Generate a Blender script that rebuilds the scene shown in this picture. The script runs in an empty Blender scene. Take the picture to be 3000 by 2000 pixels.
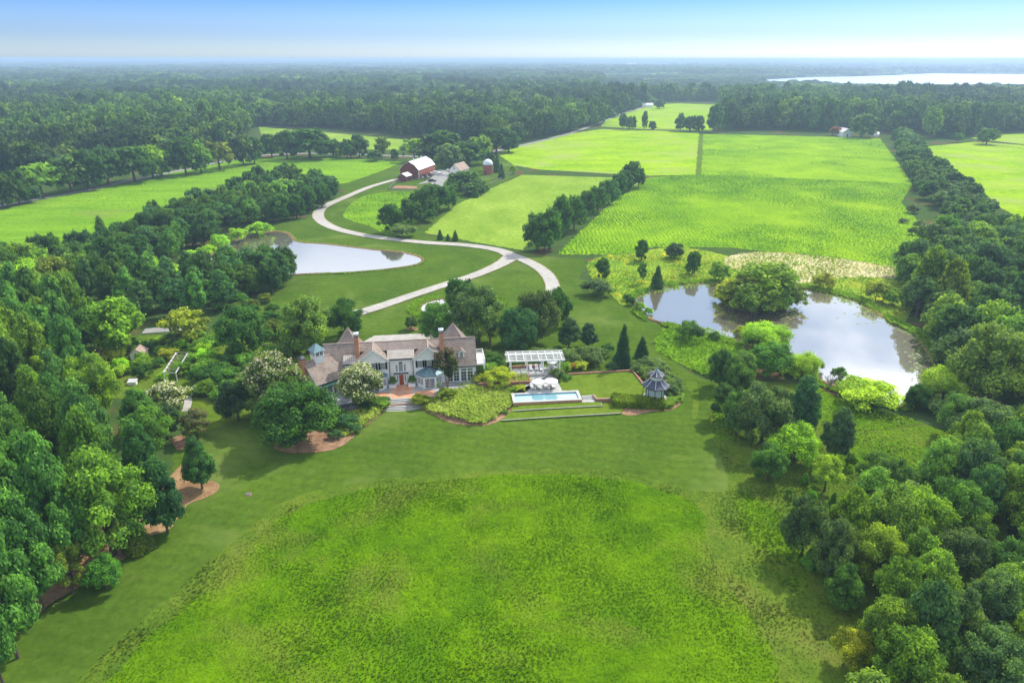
import bpy, bmesh, math, random
import numpy as np
from math import radians, sin, cos, tan, atan, pi, sqrt
from mathutils import Vector, Matrix

# ------------------------------------------------------------------ camera, sky, sun, exposure
SC = bpy.context.scene
COL = SC.collection
FP = 2000.0; CAMH = 62.0; PITCH = atan(828 / 2000)
cam = bpy.data.cameras.new('camera'); cam.lens = 24; cam.sensor_width = 36
cam.clip_start = 0.5; cam.clip_end = 80000
camo = bpy.data.objects.new('camera', cam); COL.objects.link(camo)
camo.location = (0, 0, CAMH); camo.rotation_euler = (pi / 2 - PITCH, 0, 0)
SC.camera = camo
SUN_EL = radians(47); SUN_AZ = radians(45)          # azimuth clockwise from +Y
EXPOSURE = 0.47
world = bpy.data.worlds.new('World'); SC.world = world; world.use_nodes = True
wn = world.node_tree; wn.nodes.clear()
sky = wn.nodes.new('ShaderNodeTexSky'); sky.sky_type = 'NISHITA'; sky.sun_disc = False
sky.sun_elevation = SUN_EL; sky.sun_rotation = SUN_AZ; sky.altitude = 100
sky.air_density = 1.0; sky.dust_density = 0.6; sky.ozone_density = 3.0
bg = wn.nodes.new('ShaderNodeBackground'); bg.inputs[1].default_value = 0.14
wo = wn.nodes.new('ShaderNodeOutputWorld')
tc = wn.nodes.new('ShaderNodeTexCoord'); sx = wn.nodes.new('ShaderNodeSeparateXYZ')
wn.links.new(tc.outputs['Generated'], sx.inputs[0])
rp = wn.nodes.new('ShaderNodeValToRGB')               # the sky deepens quickly above the horizon haze
rp.color_ramp.interpolation = 'EASE'
e = rp.color_ramp.elements
e[0].position = 0.0; e[0].color = (0.68, 0.84, 1.16, 1)
e[1].position = 0.09; e[1].color = (0.22, 0.42, 0.90, 1)
wn.links.new(sx.outputs['Z'], rp.inputs[0])
e2 = rp.color_ramp.elements.new(0.035); e2.color = (0.42, 0.58, 0.98, 1)
e3 = rp.color_ramp.elements.new(0.30); e3.color = (0.98, 0.96, 0.92, 1)
ml = wn.nodes.new('ShaderNodeMix'); ml.data_type = 'RGBA'; ml.blend_type = 'MULTIPLY'; ml.inputs[0].default_value = 1
wn.links.new(sky.outputs[0], ml.inputs[6]); wn.links.new(rp.outputs[0], ml.inputs[7])
# thin broken cloud well above the frame (seen in the ponds)
mp = wn.nodes.new('ShaderNodeMapping'); mp.inputs['Scale'].default_value = (2.2, 2.2, 5.0)
cn = wn.nodes.new('ShaderNodeTexNoise'); cn.inputs['Scale'].default_value = 1.6; cn.inputs['Detail'].default_value = 6
wn.links.new(tc.outputs['Generated'], mp.inputs[0]); wn.links.new(mp.outputs[0], cn.inputs[0])
cr = wn.nodes.new('ShaderNodeMapRange'); cr.inputs[1].default_value = 0.42; cr.inputs[2].default_value = 0.60
wn.links.new(cn.outputs[0], cr.inputs[0])
er = wn.nodes.new('ShaderNodeMapRange'); er.inputs[1].default_value = 0.16; er.inputs[2].default_value = 0.34
wn.links.new(sx.outputs['Z'], er.inputs[0])
mm = wn.nodes.new('ShaderNodeMath'); mm.operation = 'MULTIPLY'
wn.links.new(cr.outputs[0], mm.inputs[0]); wn.links.new(er.outputs[0], mm.inputs[1])
mx = wn.nodes.new('ShaderNodeMix'); mx.data_type = 'RGBA'
wn.links.new(mm.outputs[0], mx.inputs[0]); wn.links.new(ml.outputs[2], mx.inputs[6])
mx.inputs[7].default_value = (11.0, 11.4, 12.0, 1)
wn.links.new(mx.outputs[2], bg.inputs[0]); wn.links.new(bg.outputs[0], wo.inputs[0])
sun = bpy.data.lights.new('sun', 'SUN'); sun.energy = 4.0; sun.angle = radians(0.5); sun.color = (1.0, 0.94, 0.80)
suno = bpy.data.objects.new('sun', sun); COL.objects.link(suno)
sd = Vector((sin(SUN_AZ) * cos(SUN_EL), cos(SUN_AZ) * cos(SUN_EL), sin(SUN_EL)))
suno.rotation_euler = sd.to_track_quat('Z', 'Y').to_euler(); suno.location = (0, 0, 200)
SC.view_settings.view_transform = 'Standard'; SC.view_settings.look = 'None'
SC.view_settings.exposure = EXPOSURE; SC.view_settings.gamma = 1; SC.view_settings.use_curve_mapping = False
SC.render.engine = 'CYCLES'; SC.cycles.use_denoising = True
SC.cycles.max_bounces = 6; SC.cycles.diffuse_bounces = 2; SC.cycles.glossy_bounces = 2
SC.cycles.transmission_bounces = 4; SC.cycles.transparent_max_bounces = 6; SC.cycles.volume_bounces = 1
SC.cycles.sample_clamp_indirect = 4

# ------------------------------------------------------------------ helpers
def g(px, py, z=0.0):
    dx = (px - 1500) / FP; dy = -(py - 1000) / FP
    d = (dx, cos(PITCH) + dy * sin(PITCH), -sin(PITCH) + dy * cos(PITCH))
    t = (z - CAMH) / d[2]
    return (d[0] * t, d[1] * t, z)
K = 3000 / 2352
def gv(x, y, z=0.0): return g(x * K, y * K, z)          # surveyed points of the whole view
def gh(x, y, z=1.0): return g(850 + x / 3.92, 900 + y / 3.92, z)   # ... of the house close-up
def gp(x, y, z=0.9): return g(1400 + x / 3.92, 900 + y / 3.92, z)  # ... of the pool close-up
def gb(x, y, z=0.0): return g(1150 + x / 5.88, 440 + y / 5.88, z)  # ... of the barn close-up
def gl(x, y, z=0.0): return g(x / 2.6133, 900 + y / 2.6133, z)     # ... of the garden at the left
def depth(p):
    return p[1] * cos(PITCH) - (p[2] - CAMH) * sin(PITCH)
def height_at(p, vy):
    """height above point p whose top shows at row vy"""
    ty = -(vy * K - 1000) / FP
    # u/f = ty with f = y cosP - Z sinP, u = y sinP + Z cosP
    y = p[1]; Z = (ty * y * cos(PITCH) - y * sin(PITCH)) / (cos(PITCH) + ty * sin(PITCH))
    return Z + CAMH - p[2]

def tag(o, label=None, cat=None, group=None, kind=None):
    if label: o['label'] = label
    if cat: o['category'] = cat
    if group: o['group'] = group
    if kind: o['kind'] = kind
    return o
def empty(name, loc, rz=0.0, label=None, cat=None, group=None):
    o = bpy.data.objects.new(name, None); COL.objects.link(o)
    o.empty_display_size = 0.5; o.location = loc; o.rotation_euler = (0, 0, rz)
    return tag(o, label, cat, group)
def link(name, me, mat=None, parent=None):
    o = bpy.data.objects.new(name, me); COL.objects.link(o)
    if mat is not None and not me.materials:
        for m in (mat if isinstance(mat, (list, tuple)) else [mat]): me.materials.append(m)
    if parent: o.parent = parent
    return o

def fast_mesh(name, V, polys, attrs=None, matidx=None, smooth=False):
    """V (N,3); polys list of (M,k) int arrays"""
    me = bpy.data.meshes.new(name)
    V = np.asarray(V, dtype=np.float32)
    loops = np.concatenate([p.ravel() for p in polys]).astype(np.int32)
    tot = np.concatenate([np.full(len(p), p.shape[1]) for p in polys]).astype(np.int32)
    st = np.concatenate([[0], np.cumsum(tot)[:-1]]).astype(np.int32)
    me.vertices.add(len(V)); me.vertices.foreach_set('co', V.ravel())
    me.loops.add(len(loops)); me.loops.foreach_set('vertex_index', loops)
    me.polygons.add(len(tot)); me.polygons.foreach_set('loop_start', st)
    try: me.polygons.foreach_set('loop_total', tot)
    except Exception: pass
    if matidx is not None: me.polygons.foreach_set('material_index', matidx.astype(np.int32))
    if smooth: me.polygons.foreach_set('use_smooth', np.ones(len(tot), dtype=bool))
    for k, (dom, a) in (attrs or {}).items():
        at = me.attributes.new(k, 'FLOAT', dom); at.data.foreach_set('value', np.asarray(a, dtype=np.float32))
    me.update(calc_edges=True)
    return me

class MB:
    def __init__(s, M=None): s.v = []; s.f = []; s.M = M
    def add(s, vs, fs):
        n = len(s.v)
        if s.M is not None: vs = [tuple(s.M @ Vector(p)) for p in vs]
        s.v += [tuple(p) for p in vs]; s.f += [tuple(n + i for i in f) for f in fs]; return s
    def box(s, x0, x1, y0, y1, z0, z1):
        return s.add([(x0,y0,z0),(x1,y0,z0),(x1,y1,z0),(x0,y1,z0),(x0,y0,z1),(x1,y0,z1),(x1,y1,z1),(x0,y1,z1)],
                     [(3,2,1,0),(4,5,6,7),(0,1,5,4),(1,2,6,5),(2,3,7,6),(3,0,4,7)])
    def prism(s, pts, vec):
        n = len(pts); vec = Vector(vec); a = [Vector(p) for p in pts]
        return s.add(a + [p + vec for p in a], [tuple(range(n))[::-1], tuple(range(n, 2*n))] +
                     [(i, (i+1) % n, n + (i+1) % n, n + i) for i in range(n)])
    def slab(s, pts, t):
        a = [Vector(p) for p in pts]; nrm = (a[1]-a[0]).cross(a[2]-a[0]).normalized()
        if nrm.z < 0: nrm = -nrm
        return s.prism(pts, -nrm * t)
    def cyl(s, cx, cy, z0, z1, r0, r1=None, n=12, ph=0.0):
        r1 = r0 if r1 is None else r1
        a = [(cx + r0*cos(ph+2*pi*i/n), cy + r0*sin(ph+2*pi*i/n), z0) for i in range(n)]
        b = [(cx + r1*cos(ph+2*pi*i/n), cy + r1*sin(ph+2*pi*i/n), z1) for i in range(n)]
        return s.add(a + b, [tuple(range(n))[::-1], tuple(range(n, 2*n))] + [(i, (i+1) % n, n+(i+1) % n, n+i) for i in range(n)])
    def tube(s, p, q, r0, r1=None, n=6):
        r1 = r0 if r1 is None else r1
        p = Vector(p); q = Vector(q); d = (q-p).normalized()
        x = d.orthogonal().normalized(); y = d.cross(x)
        a = [p + (x*cos(2*pi*i/n) + y*sin(2*pi*i/n))*r0 for i in range(n)]
        b = [q + (x*cos(2*pi*i/n) + y*sin(2*pi*i/n))*r1 for i in range(n)]
        return s.add(a + b, [tuple(range(n))[::-1], tuple(range(n, 2*n))] + [(i, (i+1) % n, n+(i+1) % n, n+i) for i in range(n)])
    def bar(s, p, q, w, h):
        """rectangular bar from p to q (in plan), width w, height h, p.z is the underside"""
        p = Vector(p); q = Vector(q); d = q-p; d.z = 0; d.normalize(); sd_ = Vector((-d.y, d.x, 0))*w/2
        return s.prism([p-sd_, q-sd_, q+sd_, p+sd_], (0, 0, h))
    def lathe(s, cx, cy, prof, n=16):
        for (r0, z0), (r1, z1) in zip(prof[:-1], prof[1:]):
            a = [(cx+r0*cos(2*pi*i/n), cy+r0*sin(2*pi*i/n), z0) for i in range(n)]
            b = [(cx+r1*cos(2*pi*i/n), cy+r1*sin(2*pi*i/n), z1) for i in range(n)]
            s.add(a + b, [(i, (i+1) % n, n+(i+1) % n, n+i) for i in range(n)])
        return s
    def mesh(s, name, bevel=0.0):
        me = bpy.data.meshes.new(name); me.from_pydata(s.v, [], s.f)
        bm = bmesh.new(); bm.from_mesh(me); bmesh.ops.recalc_face_normals(bm, faces=bm.faces)
        if bevel: bmesh.ops.bevel(bm, geom=list(bm.edges), offset=bevel, segments=2, profile=0.6, affect='EDGES')
        bm.to_mesh(me); bm.free(); return me
    def build(s, name, mat, parent=None, bevel=0.0):
        return link(name, s.mesh(name, bevel), mat, parent)

def catmull(pts, n=6, closed=True):
    P_ = [np.array(p[:2], dtype=float) for p in pts]; out = []
    N = len(P_)
    rng_ = range(N) if closed else range(N-1)
    for i in rng_:
        p0 = P_[(i-1) % N] if closed or i > 0 else 2*P_[0]-P_[1]
        p1 = P_[i]; p2 = P_[(i+1) % N]
        p3 = P_[(i+2) % N] if closed or i+2 < N else 2*P_[-1]-P_[-2]
        for k in range(n):
            t = k/n
            out.append(0.5*((2*p1) + (-p0+p2)*t + (2*p0-5*p1+4*p2-p3)*t*t + (-p0+3*p1-3*p2+p3)*t**3))
    if not closed: out.append(P_[-1])
    return np.array(out)
def inpoly(X, Y, poly):
    poly = np.asarray(poly); ins = np.zeros(X.shape, bool); n = len(poly); j = n-1
    for i in range(n):
        xi, yi = poly[i][:2]; xj, yj = poly[j][:2]
        c = ((yi > Y) != (yj > Y)) & (X < (xj-xi)*(Y-yi)/((yj-yi) + 1e-12) + xi)
        ins ^= c; j = i
    return ins
def sheet(name, poly, z, mat, jag=0.0, seed=0, kind='structure'):
    """flat sheet; poly world xy"""
    poly = np.asarray(poly)[:, :2]
    if jag:
        rr = np.random.RandomState(seed); out = []
        for i in range(len(poly)):
            a = poly[i]; b = poly[(i+1) % len(poly)]; L = np.linalg.norm(b-a); m = max(1, min(40, int(L/ (jag*2.5))))
            nn = np.array([-(b-a)[1], (b-a)[0]])/(L+1e-9)
            for k in range(m): out.append(a+(b-a)*k/m + nn*rr.uniform(-jag, jag)*(1 if k else 0.3))
        poly = np.array(out)
    bm = bmesh.new(); vs = [bm.verts.new((p[0], p[1], z)) for p in poly]
    es = [bm.edges.new((vs[i], vs[(i+1) % len(vs)])) for i in range(len(vs))]
    bmesh.ops.triangle_fill(bm, edges=es, use_beauty=True, use_dissolve=False)
    for f in bm.faces:
        if f.normal.z < 0: f.normal_flip()
    me = bpy.data.meshes.new(name); bm.to_mesh(me); bm.free()
    return tag(link(name, me, mat), kind=kind)
def vnoise(x, y, s, seed=0):
    """smooth value noise 0..1, feature size s"""
    x = np.asarray(x, float)/s; y = np.asarray(y, float)/s; xi = np.floor(x).astype(int); yi = np.floor(y).astype(int)
    fx = x-xi; fy = y-yi; fx = fx*fx*(3-2*fx); fy = fy*fy*(3-2*fy)
    def h(a, b):
        v = np.sin(a*127.1+b*311.7+seed*74.7)*43758.5453; return v-np.floor(v)
    return (h(xi, yi)*(1-fx)+h(xi+1, yi)*fx)*(1-fy)+(h(xi, yi+1)*(1-fx)+h(xi+1, yi+1)*fx)*fy

# ------------------------------------------------------------------ materials
MATS = {}
def newmat(name):
    m = bpy.data.materials.new(name); m.use_nodes = True
    nt = m.node_tree; b = nt.nodes['Principled BSDF']; MATS[name] = m
    return m, nt, b
def L(nt, a, b): nt.links.new(a, b)
def noise(nt, scale, detail=4, rough=0.55, coord='pos', sc=(1, 1, 1), dist=0.0):
    if coord == 'pos': s = nt.nodes.new('ShaderNodeNewGeometry').outputs['Position']
    else: s = nt.nodes.new('ShaderNodeTexCoord').outputs['Object']
    m = nt.nodes.new('ShaderNodeMapping'); m.inputs['Scale'].default_value = sc; L(nt, s, m.inputs[0])
    n = nt.nodes.new('ShaderNodeTexNoise'); n.inputs['Scale'].default_value = scale
    n.inputs['Detail'].default_value = detail; n.inputs['Roughness'].default_value = rough; n.inputs['Distortion'].default_value = dist
    L(nt, m.outputs[0], n.inputs[0]); return n.outputs[0]
def ramp(nt, fac, stops):
    r = nt.nodes.new('ShaderNodeValToRGB'); L(nt, fac, r.inputs[0]); el = r.color_ramp.elements
    el[0].position = stops[0][0]; el[0].color = (*stops[0][1], 1); el[1].position = stops[-1][0]; el[1].color = (*stops[-1][1], 1)
    for p, c in stops[1:-1]: q = el.new(p); q.color = (*c, 1)
    return r.outputs[0]
def mix(nt, fac, a, b, bt='MIX'):
    m = nt.nodes.new('ShaderNodeMix'); m.data_type = 'RGBA'; m.blend_type = bt
    if isinstance(fac, (int, float)): m.inputs[0].default_value = fac
    else: L(nt, fac, m.inputs[0])
    for i, c in ((6, a), (7, b)):
        if isinstance(c, tuple): m.inputs[i].default_value = (*c, 1)
        else: L(nt, c, m.inputs[i])
    return m.outputs[2]
def bump(nt, b, h, strength=0.4, dist=0.1):
    n = nt.nodes.new('ShaderNodeBump'); n.inputs['Strength'].default_value = strength; n.inputs['Distance'].default_value = dist
    L(nt, h, n.inputs['Height']); L(nt, n.outputs[0], b.inputs['Normal'])
def plain(name, col, rough=0.6, var=0.12, scale=1.5, metal=0.0, spec=0.3, bmp=0.0):
    m, nt, b = newmat(name)
    n = noise(nt, scale, 5, 0.6, 'obj')
    c = ramp(nt, n, [(0.3, tuple(x*(1-var) for x in col)), (0.7, tuple(min(1, x*(1+var)) for x in col))])
    L(nt, c, b.inputs['Base Color']); b.inputs['Roughness'].default_value = rough; b.inputs['Metallic'].default_value = metal
    b.inputs['Specular IOR Level'].default_value = spec
    if bmp: bump(nt, b, n, bmp, 0.05)
    return m
def grass_color(nt, dark, mid, light, big=0.03, med=0.25, fine=1.6, patch=None, patch_t=(0.6, 0.72), patch_s=0.05, sc=(1, 1, 1)):
    n1 = noise(nt, big, 4, 0.6, sc=sc); n2 = noise(nt, med, 5, 0.65, sc=sc); n3 = noise(nt, fine, 5, 0.7)
    c1 = ramp(nt, n1, [(0.35, mid), (0.65, light)])
    c2 = ramp(nt, n2, [(0.35, dark), (0.62, light)])
    c = mix(nt, 0.5, c1, c2)
    v = nt.nodes.new('ShaderNodeMapRange'); L(nt, n3, v.inputs[0]); v.inputs[1].default_value = 0.25; v.inputs[2].default_value = 0.75
    v.inputs[3].default_value = 0.70; v.inputs[4].default_value = 1.30
    cc = nt.nodes.new('ShaderNodeCombineColor')
    for i in range(3): L(nt, v.outputs[0], cc.inputs[i])
    c = mix(nt, 1.0, c, cc.outputs[0], 'MULTIPLY')
    if patch:
        n4 = noise(nt, patch_s, 4, 0.6, sc=sc, dist=0.6)
        f = nt.nodes.new('ShaderNodeMapRange'); L(nt, n4, f.inputs[0]); f.inputs[1].default_value = patch_t[0]; f.inputs[2].default_value = patch_t[1]
        c = mix(nt, f.outputs[0], c, patch)
    return c, n2, n3
def grass_mat(name, dark, mid, light, bmp=0.5, bd=0.15, rough=0.9, **kw):
    m, nt, b = newmat(name)
    c, n2, n3 = grass_color(nt, dark, mid, light, **kw)
    L(nt, c, b.inputs['Base Color']); b.inputs['Roughness'].default_value = rough; b.inputs['Specular IOR Level'].default_value = 0.0
    bump(nt, b, n3, bmp, bd)
    if name == 'mown_lawn':                              # faint mowing bands and thin dry spots
        src_ = b.inputs['Base Color'].links[0].from_socket
        ge = nt.nodes.new('ShaderNodeNewGeometry'); mp2 = nt.nodes.new('ShaderNodeMapping'); mp2.inputs['Rotation'].default_value = (0, 0, radians(12)); L(nt, ge.outputs['Position'], mp2.inputs[0])
        wv = nt.nodes.new('ShaderNodeTexWave'); wv.bands_direction = 'Y'; wv.inputs['Scale'].default_value = 0.13; wv.inputs['Distortion'].default_value = 5.0; wv.inputs['Detail'].default_value = 3; wv.inputs['Detail Scale'].default_value = 0.3; L(nt, mp2.outputs[0], wv.inputs[0])
        c2 = mix(nt, 1.0, src_, ramp(nt, wv.outputs['Fac'], [(0.2, (0.955, 0.965, 0.96)), (0.8, (1.04, 1.03, 1.02))]), 'MULTIPLY')
        n5 = noise(nt, 0.22, 5, 0.7); f5 = nt.nodes.new('ShaderNodeMapRange'); L(nt, n5, f5.inputs[0]); f5.inputs[1].default_value = 0.58; f5.inputs[2].default_value = 0.78; f5.inputs[4].default_value = 0.6
        L(nt, mix(nt, f5.outputs[0], c2, (0.15, 0.18, 0.05)), b.inputs['Base Color'])
    return m
def blade_mat(name, dark, mid, light, **kw):
    """same colour field as the ground, varied per blade"""
    m, nt, b = newmat(name)
    c, n2, n3 = grass_color(nt, dark, mid, light, **kw)
    at = nt.nodes.new('ShaderNodeAttribute'); at.attribute_name = 'lr'
    v = nt.nodes.new('ShaderNodeMapRange'); L(nt, at.outputs['Fac'], v.inputs[0]); v.inputs[3].default_value = 0.95; v.inputs[4].default_value = 1.8
    cc = nt.nodes.new('ShaderNodeCombineColor')
    for i in range(3): L(nt, v.outputs[0], cc.inputs[i])
    c = mix(nt, 1.0, c, cc.outputs[0], 'MULTIPLY')
    L(nt, c, b.inputs['Base Color']); b.inputs['Roughness'].default_value = 0.8; b.inputs['Specular IOR Level'].default_value = 0.0
    ge = nt.nodes.new('ShaderNodeNewGeometry'); va = nt.nodes.new('ShaderNodeVectorMath'); va.operation = 'ADD'; va.inputs[1].default_value = (0, 0, 1.3)
    vn = nt.nodes.new('ShaderNodeVectorMath'); vn.operation = 'NORMALIZE'; L(nt, ge.outputs['Normal'], va.inputs[0]); L(nt, va.outputs[0], vn.inputs[0]); 
    tr = nt.nodes.new('ShaderNodeBsdfTranslucent'); L(nt, c, tr.inputs[0])
    ms = nt.nodes.new('ShaderNodeMixShader'); ms.inputs[0].default_value = 0.45
    L(nt, b.outputs[0], ms.inputs[1]); L(nt, tr.outputs[0], ms.inputs[2])
    L(nt, ms.outputs[0], nt.nodes['Material Output'].inputs[0]); return m
def foliage_mat(name, base=None, tl=0.42):
    """leaf colour = object colour (each tree its own), varied leaf by leaf"""
    m, nt, b = newmat(name)
    if base is None:
        oi = nt.nodes.new('ShaderNodeObjectInfo'); src = oi.outputs['Color']
    else: src = base(nt)
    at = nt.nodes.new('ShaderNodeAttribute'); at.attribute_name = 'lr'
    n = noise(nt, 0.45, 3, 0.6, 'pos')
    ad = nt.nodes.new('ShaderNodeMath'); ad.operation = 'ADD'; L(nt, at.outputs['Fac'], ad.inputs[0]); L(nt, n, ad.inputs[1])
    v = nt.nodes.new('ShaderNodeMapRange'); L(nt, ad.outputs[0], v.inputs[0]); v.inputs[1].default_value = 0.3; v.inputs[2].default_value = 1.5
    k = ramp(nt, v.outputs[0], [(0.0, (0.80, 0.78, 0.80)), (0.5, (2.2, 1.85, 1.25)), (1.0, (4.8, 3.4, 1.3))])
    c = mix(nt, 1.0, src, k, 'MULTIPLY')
    L(nt, c, b.inputs['Base Color']); b.inputs['Roughness'].default_value = 0.6; b.inputs['Specular IOR Level'].default_value = 0.10
    tr = nt.nodes.new('ShaderNodeBsdfTranslucent')
    c2 = mix(nt, 1.0, c, (1.25, 1.25, 0.7), 'MULTIPLY'); L(nt, c2, tr.inputs[0])
    ms = nt.nodes.new('ShaderNodeMixShader'); ms.inputs[0].default_value = tl
    L(nt, b.outputs[0], ms.inputs[1]); L(nt, tr.outputs[0], ms.inputs[2])
    L(nt, ms.outputs[0], nt.nodes['Material Output'].inputs[0]); return m
LEAF = foliage_mat('leaves')
PETAL_W = plain('cream_blossom', (0.62, 0.62, 0.36), 0.8, 0.15)
PETAL_P = plain('pink_blossom', (0.55, 0.14, 0.24), 0.8, 0.2)
PETAL_L = plain('pale_pink_blossom', (0.50, 0.42, 0.28), 0.8, 0.2)
BARK = plain('bark', (0.10, 0.075, 0.055), 0.9, 0.3, 3, bmp=0.5)
BARK_P = plain('pale_bark', (0.28, 0.20, 0.14), 0.9, 0.2, 3)
BARK_G = plain('dead_grey_bark', (0.30, 0.27, 0.24), 0.9, 0.2, 3)
# ------------------------------------------------------------------ the ground and what lies on it
FLOOR = grass_mat('woodland_floor', (0.030, 0.055, 0.016), (0.045, 0.075, 0.02), (0.06, 0.11, 0.025), patch=(0.13, 0.07, 0.04), patch_t=(0.55, 0.65), patch_s=0.06)
LAWN = grass_mat('mown_lawn', (0.040, 0.082, 0.009), (0.047, 0.095, 0.010), (0.082, 0.140, 0.013), bmp=0.3, big=0.012, med=0.07, fine=0.9, patch=(0.14, 0.19, 0.045), patch_t=(0.54, 0.78), patch_s=0.035)
LAWN2 = grass_mat('terrace_lawn', (0.070, 0.125, 0.010), (0.095, 0.155, 0.013), (0.125, 0.18, 0.02), bmp=0.25, big=0.05, med=0.3, fine=1.5)
MEAD_C = dict(dark=(0.032, 0.098, 0.002), mid=(0.062, 0.155, 0.002), light=(0.122, 0.228, 0.003), big=0.02, med=0.12, fine=0.8, patch=(0.14, 0.175, 0.025), patch_t=(0.52, 0.74), patch_s=0.045)
MEAD = grass_mat('meadow', bmp=1.0, bd=0.5, **MEAD_C)
ROUGH_C = dict(dark=(0.050, 0.115, 0.010), mid=(0.070, 0.130, 0.009), light=(0.120, 0.175, 0.018), big=0.04, med=0.2, fine=0.9, patch=(0.15, 0.165, 0.035), patch_t=(0.58, 0.74), patch_s=0.05)
ROUGH = grass_mat('rough_grass', bmp=1.0, bd=0.4, **ROUGH_C)
HAY = grass_mat('hay_field', (0.105, 0.235, 0.006), (0.17, 0.32, 0.006), (0.28, 0.42, 0.008), bmp=0.4, bd=0.4, big=0.008, med=0.035, fine=0.3, patch=(0.26, 0.33, 0.07), patch_t=(0.48, 0.66), patch_s=0.018, sc=(1, 1.6, 1))
HAY2 = grass_mat('pale_hay_field', (0.10, 0.20, 0.014), (0.15, 0.26, 0.02), (0.24, 0.34, 0.045), bmp=0.4, bd=0.4, big=0.010, med=0.05, fine=0.5, sc=(1, 0.6, 1))
PAST = grass_mat('pasture', (0.065, 0.17, 0.010), (0.11, 0.235, 0.011), (0.18, 0.32, 0.014), bmp=0.5, bd=0.3, big=0.012, med=0.06, fine=0.6, patch=(0.15, 0.17, 0.05), patch_t=(0.60, 0.72), patch_s=0.02, sc=(0.5, 1.4, 1))
def crop_mat(name, a, b_, wl, ang, mixp):
    m, nt, b = newmat(name)
    c, n2, n3 = grass_color(nt, tuple(x*.8 for x in a), a, b_, big=0.010, med=0.05, fine=0.5)
    geo = nt.nodes.new('ShaderNodeNewGeometry'); mpn = nt.nodes.new('ShaderNodeMapping'); mpn.inputs['Rotation'].default_value = (0, 0, ang)
    L(nt, geo.outputs['Position'], mpn.inputs[0])
    w = nt.nodes.new('ShaderNodeTexWave'); w.wave_type = 'BANDS'; w.bands_direction = 'X'; w.inputs['Scale'].default_value = 1/wl*0.314*1.0
    w.inputs['Distortion'].default_value = 0.5; w.inputs['Detail'].default_value = 2; w.inputs['Detail Scale'].default_value = 0.15
    L(nt, mpn.outputs[0], w.inputs[0])
    mr = nt.nodes.new('ShaderNodeMapRange'); L(nt, w.outputs['Fac'], mr.inputs[0]); mr.inputs[3].default_value = 0.0; mr.inputs[4].default_value = mixp
    c = mix(nt, mr.outputs[0], c, tuple(x*0.45 for x in a))
    L(nt, c, b.inputs['Base Color']); b.inputs['Roughness'].default_value = 0.9; b.inputs['Specular IOR Level'].default_value = 0.0
    bump(nt, b, w.outputs['Fac'], 0.5, 0.3); return m
CROP = crop_mat('row_crop', (0.12, 0.27, 0.010), (0.27, 0.42, 0.010), 1.5, radians(4), 0.15)
LUSH_C = dict(dark=(0.10, 0.23, 0.012), mid=(0.14, 0.28, 0.015), light=(0.22, 0.36, 0.02), big=0.04, med=0.2, fine=0.9)
LUSH = grass_mat('lush_plants', bmp=1.0, bd=0.4, **LUSH_C)
WILD_C = dict(dark=(0.09, 0.22, 0.02), mid=(0.16, 0.32, 0.025), light=(0.30, 0.36, 0.03), big=0.05, med=0.22, fine=0.9, patch=(0.62, 0.50, 0.03), patch_t=(0.60, 0.70), patch_s=0.12)
WILD = grass_mat('wildflower_meadow', bmp=1.0, bd=0.5, **WILD_C)
TAN = grass_mat('dry_seed_grass', (0.34, 0.34, 0.12), (0.46, 0.42, 0.22), (0.58, 0.52, 0.32), bmp=0.8, bd=0.4, big=0.04, med=0.15, fine=0.8)
MULCH = grass_mat('mulch', (0.16, 0.085, 0.05), (0.24, 0.14, 0.085), (0.34, 0.22, 0.14), bmp=0.6, bd=0.1, big=0.2, med=0.8, fine=3)
SOIL = grass_mat('pine_straw', (0.15, 0.07, 0.035), (0.22, 0.12, 0.06), (0.38, 0.26, 0.14), bmp=0.6, bd=0.1, big=0.08, med=0.5, fine=3)
GRAVEL = grass_mat('pale_gravel', (0.27, 0.255, 0.235), (0.35, 0.335, 0.31), (0.42, 0.40, 0.37), bmp=0.3, bd=0.03, big=0.05, med=0.5, fine=3)
DIRT = grass_mat('bank_dirt', (0.10, 0.06, 0.035), (0.17, 0.11, 0.06), (0.24, 0.17, 0.09), bmp=0.8, bd=0.2, big=0.1, med=0.6, fine=2)
DIRTE = grass_mat('drive_edge_soil', (0.22, 0.15, 0.09), (0.30, 0.22, 0.14), (0.30, 0.27, 0.14), bmp=0.3, bd=0.05, big=0.1, med=0.6, fine=2)
ASPH = grass_mat('grey_drive', (0.20, 0.20, 0.20), (0.24, 0.24, 0.23), (0.29, 0.28, 0.27), bmp=0.2, bd=0.02)
def water_mat(name, col, refl=0.55, rough=0.02, wave=0.02, tint=(0.92, 0.95, 1.0)):
    m, nt, b = newmat(name)
    n = noise(nt, 0.9, 3, 0.5); n1 = noise(nt, 0.03, 4, 0.6)
    c = ramp(nt, n1, [(0.35, tuple(x*.8 for x in col)), (0.65, tuple(x*1.2 for x in col))])
    L(nt, c, b.inputs['Base Color']); b.inputs['Roughness'].default_value = 0.4
    gl_ = nt.nodes.new('ShaderNodeBsdfGlossy'); gl_.inputs['Roughness'].default_value = rough; gl_.inputs['Color'].default_value = (*tint, 1)
    bp = nt.nodes.new('ShaderNodeBump'); bp.inputs['Strength'].default_value = wave; bp.inputs['Distance'].default_value = 0.1
    L(nt, n, bp.inputs['Height']); L(nt, bp.outputs[0], gl_.inputs['Normal'])
    ms = nt.nodes.new('ShaderNodeMixShader'); ms.inputs[0].default_value = refl
    L(nt, b.outputs[0], ms.inputs[1]); L(nt, gl_.outputs[0], ms.inputs[2]); L(nt, ms.outputs[0], nt.nodes['Material Output'].inputs[0])
    return m
WATER = water_mat('pond_water', (0.10, 0.085, 0.045), 0.49, 0.02, 0.03, (0.90, 0.90, 0.92))
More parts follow.
